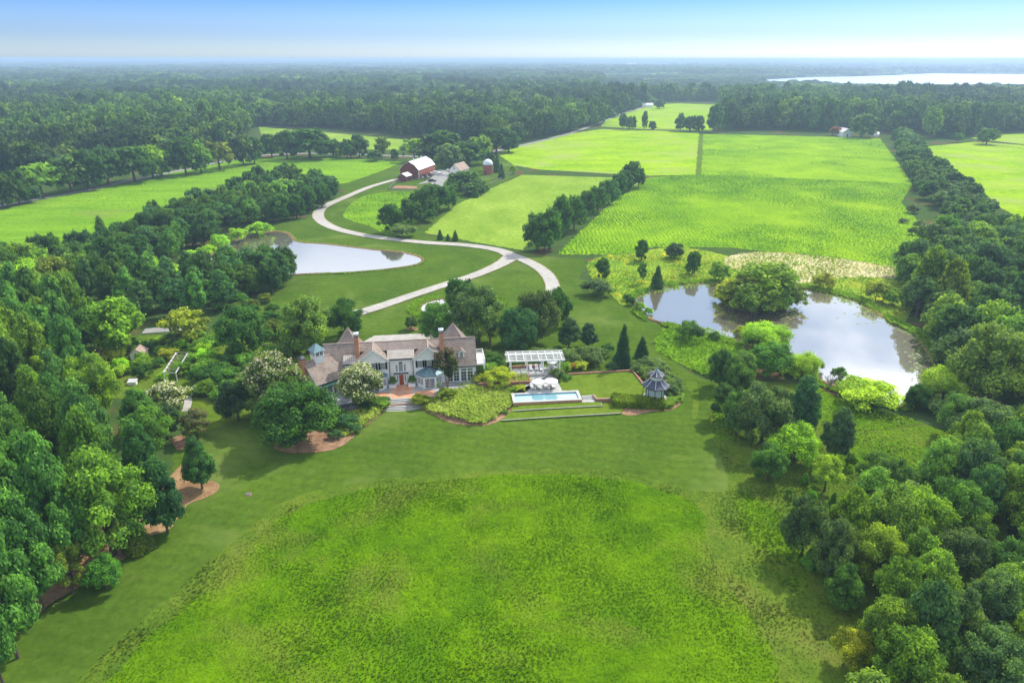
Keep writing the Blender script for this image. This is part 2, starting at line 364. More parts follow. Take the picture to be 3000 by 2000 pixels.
RIVER = water_mat('river_water', (0.25, 0.30, 0.32), 0.6, 0.25, 0.3, (0.9, 0.93, 1))

def vp(*pts): return [gv(a, b) for a, b in pts]
S = 30000
bm_ = MB(); bm_.add([(-S, -300, 0), (S, -300, 0), (S, S, 0), (-S, S, 0)], [(0, 1, 2, 3)])
tag(bm_.build('ground', FLOOR), kind='structure')

Z = lambda i: 0.02+0.02*i
LAWN_P = vp((-60,1600),(-20,1510),(50,1440),(120,1385),(180,1345),(250,1295),(310,1245),(385,1190),(420,1150),(398,1080),(395,1020),(440,960),(430,900),(470,830),(480,760),(560,710),(620,690),(640,640),(700,630),(860,620),(965,605),(930,585),(800,575),(700,560),(640,535),(610,530),(640,510),(700,505),(740,470),(790,445),(780,420),(850,395),(920,372),(960,360),(1100,345),(1180,370),(1190,400),(1130,430),(1080,450),(1050,500),(980,540),(1200,580),(1280,592),(1340,592),(1345,610),(1330,640),(1440,670),(1470,720),(1530,755),(1510,800),(1590,860),(1640,880),(1660,1010),(1690,1100),(1690,1150),(1200,1200),(700,1250),(420,1600))
sheet('lawn', LAWN_P, Z(0), LAWN, 0.4, 1)
EDGE = [(170,1568),(270,1475),(400,1360),(520,1255),(640,1160),(700,1133),(780,1115),(900,1099),(1050,1085),(1200,1078),(1350,1077),(1440,1086),(1520,1107),(1600,1127),(1650,1131),(1674,1126),(1672,1105),(1655,1050),(1640,1000),(1628,950),(1615,905)]
RGT = [(1640,880),(1690,870),(1800,880),(1880,890),(1960,930),(2080,960),(2140,980),(2200,1030),(2300,1080),(2350,1700),(60,1700)]
ROUGH_P = vp(*([(60,1660)]+EDGE+RGT[:-1]))
sheet('rough_grass', ROUGH_P, Z(1), ROUGH, 0.35, 2)
MEAD_P = vp((225,1600),(330,1480),(440,1375),(560,1262),(680,1170),(800,1132),(940,1112),(1080,1098),(1280,1092),(1440,1104),(1530,1130),(1600,1160),(1640,1290),(1720,1400),(1760,1480),(1800,1600),(1800,1700),(250,1700))
sheet('meadow', catmull(MEAD_P, 4), Z(2), MEAD, 2.2, 3)
MEAD2_P = vp((1635,905),(1672,900),(1690,960),(1700,1010),(1645,1012)); sheet('tall_meadow_strip', MEAD2_P, Z(3), MEAD, 0.3, 4)
MEAD3_P = vp((1860,885),(1900,905),(1960,930),(2060,955),(2120,972),(2040,985),(1960,988),(1930,1000),(1880,960)); sheet('pond_side_meadow', MEAD3_P, Z(3), MEAD, 0.3, 5)
MEAD4_P = vp((1950,1000),(2040,990),(2130,978),(2190,1000),(2210,1060),(2060,1100),(1960,1090),(1900,1060),(1930,1020)); sheet('clearing_meadow', MEAD4_P, Z(3), MEAD, 0.3, 6)
MEAD5_P = vp((1690,1130),(1790,1180),(1850,1280),(1850,1360),(1780,1330),(1710,1230)); sheet('green_meadow_strip', catmull(MEAD5_P, 4), Z(3), MEAD, 0.8, 7)
# wild bank round the right pond, marsh
WILD_P = vp((1350,605),(1400,585),(1480,575),(1560,568),(1640,580),(1690,590),(1760,578),(1900,590),(2000,605),(2075,622),(2090,700),(2060,740),(1900,680),(1840,665),(1640,660),(1480,680),(1430,700),(1390,660),(1360,640))
sheet('wildflower_bank', catmull(WILD_P, 4), Z(1), WILD, 0.4, 8)
TAN_P = vp((1670,590),(1720,582),(1780,580),(1900,590),(2000,606),(2072,622),(2060,640),(1980,636),(1900,642),(1840,650),(1780,640),(1700,622),(1665,606)); sheet('dry_grass_bank', catmull(TAN_P, 4), Z(3), TAN, 0.8, 9)
MARSH_P = vp((1505,800),(1520,762),(1570,752),(1640,758),(1700,790),(1720,830),(1690,880),(1640,872),(1590,850),(1540,822)); sheet('marsh', catmull(MARSH_P, 4), Z(2), LUSH, 0.4, 10)
# fields
FA = vp((1280,585),(1330,535),(1400,470),(1490,408),(1600,402),(1760,409),(1930,415),(2095,424),(2070,465),(2110,510),(2145,560),(2110,590),(2075,622),(1990,604),(1900,590),(1760,578),(1690,570),(1620,568),(1500,568),(1440,585)); sheet('crop_field', FA, Z(3), CROP, 0.4, 11)
FB = vp((1612,308),(1800,312),(2020,318),(2060,370),(2095,424),(1930,415),(1760,409),(1606,402)); sheet('upper_crop_field', FB, Z(4), CROP, 0.5, 12)
FC = vp((1140,352),(1200,335),(1280,312),(1380,297),(1500,300),(1606,306),(1602,402),(1490,404),(1380,398),(1240,390),(1180,380)); sheet('hay_field', FC, Z(3), HAY, 0.5, 13)
FD = vp((975,535),(1050,470),(1130,432),(1200,402),(1400,408),(1485,410),(1400,465),(1300,500),(1220,550),(1200,575),(1100,558)); sheet('mown_field', FD, Z(3), HAY2, 0.4, 14)
FE = vp((-200,520),(0,482),(90,460),(180,442),(300,418),(430,390),(560,365),(700,360),(830,366),(925,372),(880,392),(800,420),(760,425),(640,440),(540,460),(420,500),(300,530),(180,590),(-200,640)); sheet('pasture_field', FE, Z(3), PAST, 0.5, 15)
FF = vp((790,490),(815,462),(860,445),(960,440),(1010,450),(970,500),(900,540),(850,520),(800,505)); sheet('rough_paddock', catmull(FF, 4), Z(3), PAST, 0.4, 16)
FG = vp((595,292),(700,300),(765,306),(830,312),(935,322),(930,345),(800,343),(640,330),(600,310)); sheet('far_paddock', FG, Z(3), HAY2, 0.8, 17)
FH = vp((1380,291),(1396,272),(1440,256),(1500,240),(1560,238),(1665,242),(1640,270),(1635,300),(1500,298)); sheet('far_hay_field', FH, Z(4), HAY, 0.8, 18)
FI = vp((2120,338),(2240,326),(2352,334),(2700,350),(2700,520),(2352,505),(2300,480),(2240,430),(2180,400)); sheet('right_hay_field', FI, Z(3), HAY, 0.6, 19)
FJ = vp((2230,318),(2280,310),(2352,308),(2600,312),(2600,338),(2352,332)); sheet('far_right_paddock', FJ, Z(4), HAY, 0.6, 20)
FK = vp((-100,372),(0,366),(75,362),(90,385),(30,400),(-100,410)); sheet('far_left_field', FK, Z(3), HAY2, 0.8, 21)
FL = vp((1597,402),(1606,307),(1616,307),(1611,403)); sheet('grass_track', FL, Z(6), ROUGH, 0.5, 22)
far_clear = [vp((0,208),(90,205),(140,210),(40,218)), vp((170,238),(240,236),(260,243),(190,248)), vp((1240,258),(1300,256),(1330,262),(1250,266)),
             vp((2050,190),(2180,187),(2200,190),(2080,193))]
for i, f in enumerate(far_clear): sheet('far_field', f, Z(4), HAY2)
# ponds: a dirt bank ring and the water in it
def ribbon(pts, w, closed=False):
    pts = np.asarray(pts)[:, :2]; n = len(pts); d = np.roll(pts, -1, 0)-np.roll(pts, 1, 0)
    if not closed: d[0] = pts[1]-pts[0]; d[-1] = pts[-1]-pts[-2]
    d = d/np.linalg.norm(d, axis=1, keepdims=True); nn = np.stack([-d[:, 1], d[:, 0]], 1); w = np.asarray(w).reshape(-1, 1)
    return pts+nn*w/2, pts-nn*w/2
def road(name, pts, w, z, mat, cw=4):
    c = catmull(pts, 8, False); rr = np.random.RandomState(5)
    ws = (np.interp(np.linspace(0, 1, len(c)), np.linspace(0, 1, len(w)), w) if isinstance(w, (list, tuple)) else np.full(len(c), w))*rr.uniform(0.97, 1.03, len(c))
    a, b = ribbon(c, ws); n = len(c)
    V = [(p[0], p[1], z) for p in a]+[(p[0], p[1], z) for p in b]
    mb = MB(); mb.add(V, [(i, n+i, n+i+1, i+1) for i in range(n-1)])
    return tag(mb.build(name, mat), kind='structure')
def pond(name, pts, z, mat, bank=1.1, n=5):
    c = catmull(pts, n); rr = np.random.RandomState(3)
    d = np.roll(c, -1, 0)-np.roll(c, 1, 0); d /= np.linalg.norm(d, axis=1, keepdims=True)+1e-9
    area = 0.5*np.sum(c[:, 0]*np.roll(c[:, 1], -1)-np.roll(c[:, 0], -1)*c[:, 1]); sgn = -1 if area > 0 else 1
    nn = np.stack([-d[:, 1], d[:, 0]], 1)*sgn
    m = len(c); ks = rr.uniform(0.7, 1.3, (m, 1)); V = []
    for off, h in ((-0.5, z-0.05), (0.15, z+0.16), (0.7, z+0.20), (1.0, 0.0)):
        q = c+nn*off*bank*ks; V += [(p[0], p[1], h) for p in q]
    F_ = []
    for r in range(3): F_ += [(r*m+i, r*m+(i+1) % m, (r+1)*m+(i+1) % m, (r+1)*m+i) for i in range(m)]
    b = MB(); b.add(V, F_); tag(b.build(name+'_bank', DIRT), kind='structure')
    sheet(name, c, z, mat); return c
POND_L = vp((400,612),(470,596),(510,570),(545,552),(580,542),(625,533),(660,537),(682,556),(740,561),(800,568),(860,575),(915,580),(955,589),(970,598),(955,608),(900,617),(840,623),(780,627),(690,630),(560,640),(470,640),(420,630))
pond('pond', POND_L, 0.16, WATER, 1.0)
POND_R = vp((1458,688),(1490,672),(1560,655),(1640,652),(1700,655),(1840,664),(1900,675),(1960,690),(2000,712),(2050,745),(2100,770),(2130,810),(2145,840),(2130,880),(2095,900),(2070,932),(2040,925),(1960,905),(1900,880),(1830,850),(1790,850),(1760,815),(1700,790),(1640,770),(1560,750),(1500,735),(1470,710))
pond('pond', POND_R, 0.20, WATER, 1.0)
POND_S = vp((965,712),(975,698),(1000,690),(1040,688),(1090,690),(1130,690),(1135,700),(1100,715),(1040,722),(985,722))
pond('garden_pond', POND_S, 0.16, WATER, 0.8)
isl = catmull(vp((1640,672),(1700,655),(1790,660),(1830,680),(1820,700),(1760,716),(1690,712),(1650,690)), 4)
mb = MB(); m_ = len(isl); cc_ = isl.mean(0)
mb.add([(p[0], p[1], 0.15) for p in isl]+[(*(cc_+(p-cc_)*0.8), 0.7) for p in isl]+[(*cc_, 1.0)], [(i, (i+1) % m_, m_+(i+1) % m_, m_+i) for i in range(m_)]+[(m_+i, m_+(i+1) % m_, 2*m_) for i in range(m_)])
tag(mb.build('island_ground', ROUGH), kind='structure')
RIV = vp((1745,184),(1850,178),(1960,176),(2060,173),(2140,169),(2260,170),(2352,171),(2700,171),(2700,200),(2352,203),(2100,206),(1990,203),(1850,196))
sheet('river', RIV, 0.3, RIVER)
RIV2 = vp((1960,172.5),(2030,171.5),(2035,173),(1965,174)); sheet('river_inlet', RIV2, 0.3, RIVER)
# drives and paths
DRV = [(835,716),(880,702),(950,678),(1030,652),(1090,633),(1140,612),(1170,594),(1168,584),(1130,572),(1060,563),(980,558),(900,550),(830,540),(770,525),(738,508),(731,492),(745,475),(790,455),(850,430),(915,411)]
road('drive', vp(*DRV), [3.9,3.8,3.6,3.6,3.8,4.2,5.4,4.6,4.0,3.8,3.8,3.8,3.8,4.0,4.3,4.4,4.2,3.7,3.5,3.5], 0.20, GRAVEL)
road('drive_edge', vp(*DRV), [4.3,4.2,4.0,4.0,4.2,4.7,6.0,5.1,4.5,4.3,4.2,4.2,4.2,4.5,4.9,5,4.8,4.2,3.9,3.9], 0.185, DIRTE)
DR2 = [(1160,582),(1190,592),(1225,608),(1250,625),(1265,645),(1270,668),(1262,700)]
road('drive', vp(*DR2), [4.6,4.1,4.0,4.0,4.0,4.0,4.0], 0.215, GRAVEL)
road('drive_edge', vp(*DR2), [4.8,4.6,4.5,4.5,4.5,4.5,4.5], 0.19, DIRTE)
road('drive', vp((836,715),(815,722),(800,730)), 4.6, 0.20, GRAVEL)
CRT = [gh(*q, 0) for q in ((820,420),(900,370),(965,335),(1480,310),(1700,330),(1900,420),(1800,560),(900,560))]
sheet('forecourt', CRT, 0.22, GRAVEL, 0.1)
road('farm_road', vp((-60,482),(30,468),(120,452),(200,438),(300,415),(400,395),(500,374),(600,358),(700,353),(790,354),(900,358),(1000,362),(1080,366)), 4.5, 0.14, ASPH)
road('farm_road', vp((1080,366),(1150,345),(1240,325),(1330,300),(1420,265),(1480,246)), 5, 0.14, ASPH)
YARD = [gb(*q) for q in ((420,600),(560,540),(640,500),(700,440),(740,350),(860,340),(960,370),(1000,430),(930,510),(870,590),(880,640),(1000,660),(800,680),(690,620),(660,560))]
sheet('barnyard', YARD, 0.16, ASPH, 0.2)
SOILB = [gb(*q) for q in ((0,655),(60,612),(220,618),(430,628),(425,668),(200,672),(0,668))]; sheet('vegetable_plot', SOILB, 0.18, MULCH, 0.15)
road('garden_path', [gl(*q) for q in ((560,600),(640,560),(700,500),(760,440),(790,380),(790,310))], [2.2,2.4,2.6,2.6,2.4,2], 0.14, SOIL)
road('garden_path', [gl(*q) for q in ((1420,800),(1440,740),(1440,690),(1470,640),(1520,590))], 1.4, 0.14, GRAVEL)
road('service_drive', [gl(*q) for q in ((1100,185),(1200,178),(1340,172),(1500,200))], 3.4, 0.14, ASPH)
# planting-bed soils
for nm, q, z in (('mulch_bed', catmull(vp((612,1015),(650,1000),(760,985),(820,985),(800,1015),(760,1035),(700,1040),(650,1038)), 4), Z(4)),
              ('pine_straw_bed', catmull(vp((395,1090),(420,1065),(440,1070),(450,1095),(500,1110),(500,1128),(470,1145),(435,1158),(405,1195),(390,1215),(330,1240),(300,1275),(215,1320),(190,1345),(120,1385),(60,1440),(0,1480),(-80,1500),(-80,1350),(60,1280),(200,1200),(340,1130)), 4), Z(4)),
              ('mulch_bed', catmull(vp((395,1010),(420,1000),(430,1020),(410,1035)), 4), Z(4)),
              ('mulch_ring', catmull([(gh(1402+68*cos(a), 252+22*sin(a), 0)) for a in np.linspace(0, 6.28, 9)[:-1]], 3), Z(4)),
              ('mulch_bed', catmull(vp((960,930),(1000,955),(1040,972),(1100,978),(1140,970),(1180,945),(1190,925),(1000,915)), 4), Z(3)),
              ('mulch_bed', catmull(vp((1440,955),(1500,945),(1540,942),(1565,925),(1560,905),(1500,900),(1420,930)), 4), Z(3)),
              ('worn_track', catmull(vp((1575,880),(1600,878),(1606,920),(1600,958),(1588,958),(1590,915)), 4), Z(2))):
    sheet(nm, q, z, {'mulch_bed': MULCH, 'pine_straw_bed': SOIL, 'mulch_ring': MULCH, 'worn_track': ROUGH}[nm], 0.12, 7)
GARD_P = vp((180,900),(230,850),(240,800),(300,770),(480,770),(640,790),(700,800),(700,880),(640,900),(560,960),(480,990),(400,960),(300,920))
sheet('garden_ground', GARD_P, Z(2), ROUGH, 0.4)
# ------------------------------------------------------------------ vegetation meshes (canonical height 10, radius 5)
def unit(a): return a/(np.linalg.norm(a, axis=1, keepdims=True)+1e-9)
_t = (1+5**0.5)/2
ICO_V = unit(np.array([(-1,_t,0),(1,_t,0),(-1,-_t,0),(1,-_t,0),(0,-1,_t),(0,1,_t),(0,-1,-_t),(0,1,-_t),(_t,0,-1),(_t,0,1),(-_t,0,-1),(-_t,0,1)], float))
ICO_F = np.array([(0,11,5),(0,5,1),(0,1,7),(0,7,10),(0,10,11),(1,5,9),(5,11,4),(11,10,2),(10,7,6),(7,1,8),(3,9,4),(3,4,2),(3,2,6),(3,6,8),(3,8,9),(4,9,5),(2,4,11),(6,2,10),(8,6,7),(9,8,1)])
def leaf_quads(c, nrm, size, rng, aspect=0.6):
    N = len(c); r = rng.normal(size=(N, 3)); t = unit(np.cross(nrm, r)); b = np.cross(nrm, t)
    s = size[:, None]
    bend = nrm*s*0.18
    V = np.stack([c-t*s, c-b*s*aspect+bend, c+t*s, c+b*s*aspect+bend], 1).reshape(-1, 3)
    return V, np.arange(4*N).reshape(N, 4)
def lobes(kind, rng):
    """list of lobe centres (N,3) and radii (N,3)"""
    C, R = [], []
    if kind in ('broad', 'oval', 'open', 'shrub', 'round', 'vase'):
        cz, rz, rr = {'broad': (5.3, 4.7, 5.2), 'oval': (5.1, 4.9, 5.2), 'open': (5.9, 4.1, 5.2), 'shrub': (4.2, 5.6, 5), 'round': (5.1, 4.9, 5), 'vase': (6.6, 3.4, 5)}[kind]
        n = {'broad': 84, 'oval': 76, 'open': 50, 'shrub': 46, 'round': 90, 'vase': 60}[kind]
        lr = {'broad': 0.195, 'oval': 0.19, 'open': 0.17, 'shrub': 0.22, 'round': 0.19, 'vase': 0.19}[kind]
        for i in range(n):
            d = rng.normal(size=3); d /= np.linalg.norm(d)
            if d[2] < -0.8: d[2] = -d[2]
            if kind == 'shrub' and d[2] < -0.2: d[2] = abs(d[2])
            q = rng.uniform(0.60, 0.90) if i % 4 else rng.uniform(0.2, 0.6)
            if kind == 'round': q = rng.uniform(0.74, 0.82) if i % 3 else rng.uniform(0.1, 0.5)
            wob = 1+0.16*np.sin(3*math.atan2(d[1], d[0])+rng.uniform(0, .5)) if kind in ('broad', 'open', 'shrub') else 1
            sh = 1.0
            if kind == 'vase': sh = 0.55+0.45*min(1, max(0, (d[2]+1)/1.0))
            C.append((d[0]*rr*q*wob*sh, d[1]*rr*q*wob*sh, cz+d[2]*rz*q)); s = rng.uniform(0.65, 1.35)*lr
            R.append((rr*s, rr*s, rz*s*0.95))
    elif kind == 'pine':
        for z in np.arange(2.6, 9.6, 0.62):
            t = (z-2.6)/7.0; rad = 4.5*(1-t)**0.5*min(1, 0.6+t*2.2)
            m = max(3, int(7*(1-t)+3)); a0 = rng.uniform(0, 6.28)
            for k in range(m):
                if rng.rand() < 0.18: continue
                a = a0+k*6.283/m+rng.uniform(-.3, .3); q = rng.uniform(0.45, 1.0)*rad
                C.append((q*cos(a), q*sin(a), z+rng.uniform(-.3, .3))); s = rng.uniform(0.7, 1.25)
                R.append((1.0*s, 1.0*s, 0.6*s))
        C.append((0, 0, 9.5)); R.append((0.7, 0.7, 0.8))
    elif kind == 'cedar':
        for z in np.arange(0.8, 9.8, 0.55):
            t = (z-0.8)/9.0; rad = 4.3*(1-t)**0.8+0.35; m = max(1, int(9*(1-t)+1.5)); a0 = rng.uniform(0, 6.28)
            for k in range(m):
                a = a0+k*6.283/m+rng.uniform(-.25, .25); q = rad*rng.uniform(0.55, 0.85)*(0.8 if m > 1 else 0)
                C.append((q*cos(a), q*sin(a), z)); s = rng.uniform(0.8, 1.2)*(0.7+0.6*(1-t)); R.append((1.05*s, 1.05*s, 0.95*s))
    elif kind == 'feather':
        for z in np.arange(1.0, 9.9, 0.45):
            t = (z-1)/8.9; rad = 4.5*(1-t**1.6)**0.8+0.3; m = max(2, int(9*(1-t)+3)); a0 = rng.uniform(0, 6.28)
            for k in range(m):
                a = a0+k*6.283/m+rng.uniform(-.3, .3); q = rad*rng.uniform(0.5, 0.9)
                C.append((q*cos(a), q*sin(a), z+0.25)); s = rng.uniform(0.7, 1.15); R.append((1.0*s, 1.0*s, 0.75*s))
    elif kind == 'willow':
        for i in range(30):
            d = rng.normal(size=3); d /= np.linalg.norm(d); d[2] = abs(d[2])*0.9
            q = rng.uniform(0.5, 0.8) if i % 4 else 0.25
            C.append((d[0]*5*q, d[1]*5*q, 5.0+d[2]*4.2*q)); s = rng.uniform(0.8, 1.2)*0.30; R.append((5*s, 5*s, 4.6*s))
        for i in range(16):
            a = rng.uniform(0, 6.28); q = rng.uniform(2.6, 3.9); C.append((q*cos(a), q*sin(a), rng.uniform(1.8, 4))); R.append((1.1, 1.1, 1.7))
    return np.array(C), np.array(R)
def crown_mesh(kind, seed, n, leaf, core=0.74, flower=0.0, spiky=0.0):
    rng = np.random.RandomState(seed)
    if isinstance(kind, tuple): C, R = kind; kind = 'hedge'
    else: C, R = lobes(kind, rng)
    w = R[:, 0]*R[:, 1]; pick = rng.choice(len(C), size=n, p=w/w.sum())
    d = unit(rng.normal(size=(n, 3)))
    rad = rng.uniform(0.74, 1.06, size=(n, 1))
    stray = rng.rand(n, 1) < (0.20+spiky); rad = np.where(stray, rad+rng.uniform(0.05, 0.5, size=(n, 1)), rad)
    p = C[pick]+d*R[pick]*rad
    # drop leaves buried in neighbouring lobes
    keep = np.ones(n, bool)
    for c, r in zip(C, R):
        q = ((p-c)/r); keep &= ~((q*q).sum(1) < 0.30)
    p = p[keep]; d = d[keep]; n = len(p)
    nr = unit(d*0.9+rng.normal(size=(n, 3))*0.55+np.array([0, 0, 0.35]))
    size = leaf*rng.uniform(0.55, 1.3, size=n)
    if kind == 'pine': nr = unit(d*1.0+rng.normal(size=(n, 3))*0.5+np.array([0, 0, 0.5]))
    V, Q = leaf_quads(p, nr, size, rng, 0.35 if kind == 'willow' else 0.6)
    if kind == 'willow':                                     # strands hang
        pass
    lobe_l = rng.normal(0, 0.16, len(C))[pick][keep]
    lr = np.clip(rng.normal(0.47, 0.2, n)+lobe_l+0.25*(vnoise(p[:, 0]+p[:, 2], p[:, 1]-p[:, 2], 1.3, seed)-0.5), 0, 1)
    polys = [Q]; lrs = [lr]; mi = [np.zeros(n, int)]
    if flower:
        up = (p[:, 2]-p[:, 2].min())/(np.ptp(p[:, 2])); out = np.linalg.norm(p[:, :2], axis=1)/5
        mi[0] = ((rng.rand(n) < flower*(up**1.5+0.25*out)) & (d[:, 2] > -0.2)).astype(int)
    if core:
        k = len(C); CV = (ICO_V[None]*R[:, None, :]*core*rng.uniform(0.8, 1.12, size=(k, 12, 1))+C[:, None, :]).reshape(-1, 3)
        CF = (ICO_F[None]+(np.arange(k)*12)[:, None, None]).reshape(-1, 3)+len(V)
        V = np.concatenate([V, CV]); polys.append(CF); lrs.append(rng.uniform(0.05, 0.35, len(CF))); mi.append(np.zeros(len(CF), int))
    return fast_mesh('crown_'+kind, V, polys, {'lr': ('FACE', np.concatenate(lrs))}, np.concatenate(mi))
def trunk_mesh(kind, seed):
    rng = np.random.RandomState(seed+99); b = MB()
    if kind == 'vase':
        for k in range(6):
            a = k*1.05; b.tube((0.15*cos(a), 0.15*sin(a), -0.2), (1.6*cos(a), 1.6*sin(a), 5.2), 0.22, 0.1)
        return b.mesh('trunk')
    r0 = {'pine': 0.30, 'cedar': 0.3, 'shrub': 0.22, 'feather': 0.35}.get(kind, 0.42)
    top = {'pine': 9.4, 'cedar': 9, 'feather': 9}.get(kind, 6.5)
    pts = [(0, 0, -0.3)]
    for z in np.linspace(1.5, top, 4): pts.append((rng.uniform(-.15, .15), rng.uniform(-.15, .15), z))
    for i in range(4): b.tube(pts[i], pts[i+1], r0*(1-i*0.2)*(1.25 if i == 0 else 1), r0*(1-(i+1)*0.2), 7)
    for k in range(7 if kind not in ('cedar', 'feather') else 0):
        a = rng.uniform(0, 6.28); z = rng.uniform(0.3, 0.75)*top; l = rng.uniform(2.0, 3.4)
        q = (l*cos(a), l*sin(a), z+rng.uniform(0.4, 2.2) if kind != 'pine' else z+0.3)
        b.tube((0, 0, z), q, r0*0.35, r0*0.12, 5)
    return b.mesh('trunk')
LIB = {}
def lib(kind, lod, var, flower=None):
    key = (kind, lod, var, flower)
    if key not in LIB:
        n, leaf = {'n': (17000, 0.21), 'm': (5200, 0.37), 'f': (1200, 0.68), 'x': (260, 1.25)}[lod]
        if kind in ('cedar',): n = int(n*0.9)
        if kind == 'shrub': n = int(n*0.7)
        if kind in ('pine',): leaf *= 1.05
        fl = {PETAL_W: 0.5, PETAL_P: 0.24, PETAL_L: 0.34}.get(flower, 0)
        core = {'n': 0.66, 'm': 0.70, 'f': 0.85, 'x': 0.95}[lod]
        if kind == 'open': core *= 0.8; n = int(n*0.7)
        me = crown_mesh(kind, 17*var+len(kind)*5+ord(kind[0]), n, leaf, core, fl, 0.1 if kind in ('open', 'feather') else 0)
        me.materials.append(LEAF)
        if flower: me.materials.append(flower)
        tm = trunk_mesh(kind, var); tm.materials.append(BARK_P if kind == 'vase' else BARK)
        LIB[key] = (me, tm)
    return LIB[key]
NV = {'broad': 4, 'oval': 3, 'open': 3, 'pine': 4, 'cedar': 2, 'feather': 2, 'willow': 2, 'shrub': 3, 'round': 2, 'vase': 1}
TREES = []
NAMES = {'pine': 'pine_tree', 'cedar': 'cedar_tree', 'willow': 'willow_tree', 'shrub': 'shrub', 'feather': 'cypress_tree', 'vase': 'flowering_tree'}
def tree(x, y, z, H, R, kind, tint, label, cat=None, group=None, rng=random, lod=None, flower=None, name=None, rot=None):
    if name is None and kind in ('broad', 'oval', 'open', 'round') and group: name = 'young_tree' if 'lower right' in group else ('hedgerow_tree' if ('hedge' in group or 'belt' in group) else None)
    dd = sqrt(x*x+y*y+62*62)
    if lod is None:
        size = H/dd
        lod = 'n' if dd < 170 and H > 3 else ('m' if dd < 330 else ('f' if dd < 900 else 'x'))
        if H < 3: lod = 'm' if dd < 200 else 'f'
    var = rng.randrange(NV[kind])
    cm, tm = lib(kind, lod, var, flower)
    cat = cat or ('shrub' if kind == 'shrub' else 'tree')
    nm = name or NAMES.get(kind, 'broadleaf_tree')
    o = empty(nm, (x, y, z), rng.uniform(0, 6.28) if rot is None else rot, label, cat, group)
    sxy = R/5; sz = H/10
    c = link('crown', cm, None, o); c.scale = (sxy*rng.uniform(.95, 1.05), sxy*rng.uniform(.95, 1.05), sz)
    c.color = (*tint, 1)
    if not (kind == 'shrub' and dd > 250):
        t = link('trunk', tm, None, o); ts = (sxy+sz)/2*0.9; t.scale = (sxy*0.8, sxy*0.8, sz)
    TREES.append((x, y, R, nm))
    return o
def jitter(t, rng, a=0.16):
    k = 1+rng.uniform(-a, a)*1.3; return (t[0]*k*(1+rng.uniform(-a, a)*0.6), t[1]*k, t[2]*k*(1+rng.uniform(-a, a)))
# leaf colours
DARK = (0.030, 0.095, 0.022); MID = (0.050, 0.140, 0.026); BLUE = (0.036, 0.105, 0.050); LIGHT = (0.085, 0.200, 0.030)
YEL = (0.150, 0.230, 0.030); LIME = (0.140, 0.300, 0.030); OLIVE = (0.070, 0.125, 0.024); GREY = (0.066, 0.125, 0.052)
def T(vx, vtop, vbase, vw, kind, tint, label, z=0.0, **kw):
    """tree surveyed in the view: centre column, top row, foot row, crown width"""
    p = gv(vx, vbase, z); H = max(0.8, height_at(p, vtop)); R = vw/2*K/FP*depth(p)
    return tree(p[0], p[1], z, H, R, kind, tint, label, **kw)
# far-off woods: one stuff object of instanced low-detail crowns
def woods(name, pts, scl, rot, idx, tone, mat, srcs, label):
    me = bpy.data.meshes.new(name); n = len(pts)
    me.vertices.add(n); me.vertices.foreach_set('co', np.asarray(pts, np.float32).ravel())
    a = me.attributes.new('scl', 'FLOAT_VECTOR', 'POINT'); a.data.foreach_set('vector', np.asarray(scl, np.float32).ravel())
    a = me.attributes.new('rot', 'FLOAT_VECTOR', 'POINT'); a.data.foreach_set('vector', np.asarray(rot, np.float32).ravel())
    a = me.attributes.new('tone', 'FLOAT', 'POINT'); a.data.foreach_set('value', np.asarray(tone, np.float32))
    a = me.attributes.new('idx', 'INT', 'POINT'); a.data.foreach_set('value', np.asarray(idx, np.int32))
    o = link(name, me, mat); tag(o, label, 'woodland', kind='stuff')
    ng = bpy.data.node_groups.new(name, 'GeometryNodeTree'); ng.is_modifier = True
    ng.interface.new_socket('Geometry', in_out='INPUT', socket_type='NodeSocketGeometry')
    ng.interface.new_socket('Geometry', in_out='OUTPUT', socket_type='NodeSocketGeometry')
    N = ng.nodes; gi = N.new('NodeGroupInput'); go = N.new('NodeGroupOutput')
    jn = N.new('GeometryNodeJoinGeometry')
    for s in srcs:
        oi = N.new('GeometryNodeObjectInfo'); oi.inputs['Object'].default_value = s; oi.inputs['As Instance'].default_value = False
        oi.transform_space = 'ORIGINAL'
        sm = N.new('GeometryNodeSetMaterial'); sm.inputs['Material'].default_value = mat
        ng.links.new(oi.outputs['Geometry'], sm.inputs['Geometry'])
        gt = N.new('GeometryNodeGeometryToInstance'); ng.links.new(sm.outputs[0], gt.inputs[0]); ng.links.new(gt.outputs[0], jn.inputs[0])
    ip = N.new('GeometryNodeInstanceOnPoints'); ip.inputs['Pick Instance'].default_value = True
    def na(nm, typ):
        q = N.new('GeometryNodeInputNamedAttribute'); q.data_type = typ; q.inputs['Name'].default_value = nm
        return [s for s in q.outputs if s.enabled and s.name == 'Attribute'][0]
    ng.links.new(gi.outputs[0], ip.inputs['Points']); ng.links.new(jn.outputs[0], ip.inputs['Instance'])
    ng.links.new(na('idx', 'INT'), ip.inputs['Instance Index'])
    ng.links.new(na('rot', 'FLOAT_VECTOR'), ip.inputs['Rotation']); ng.links.new(na('scl', 'FLOAT_VECTOR'), ip.inputs['Scale'])
    ng.links.new(ip.outputs[0], go.inputs[0])
    md = o.modifiers.new('scatter', 'NODES'); md.node_group = ng
    return o
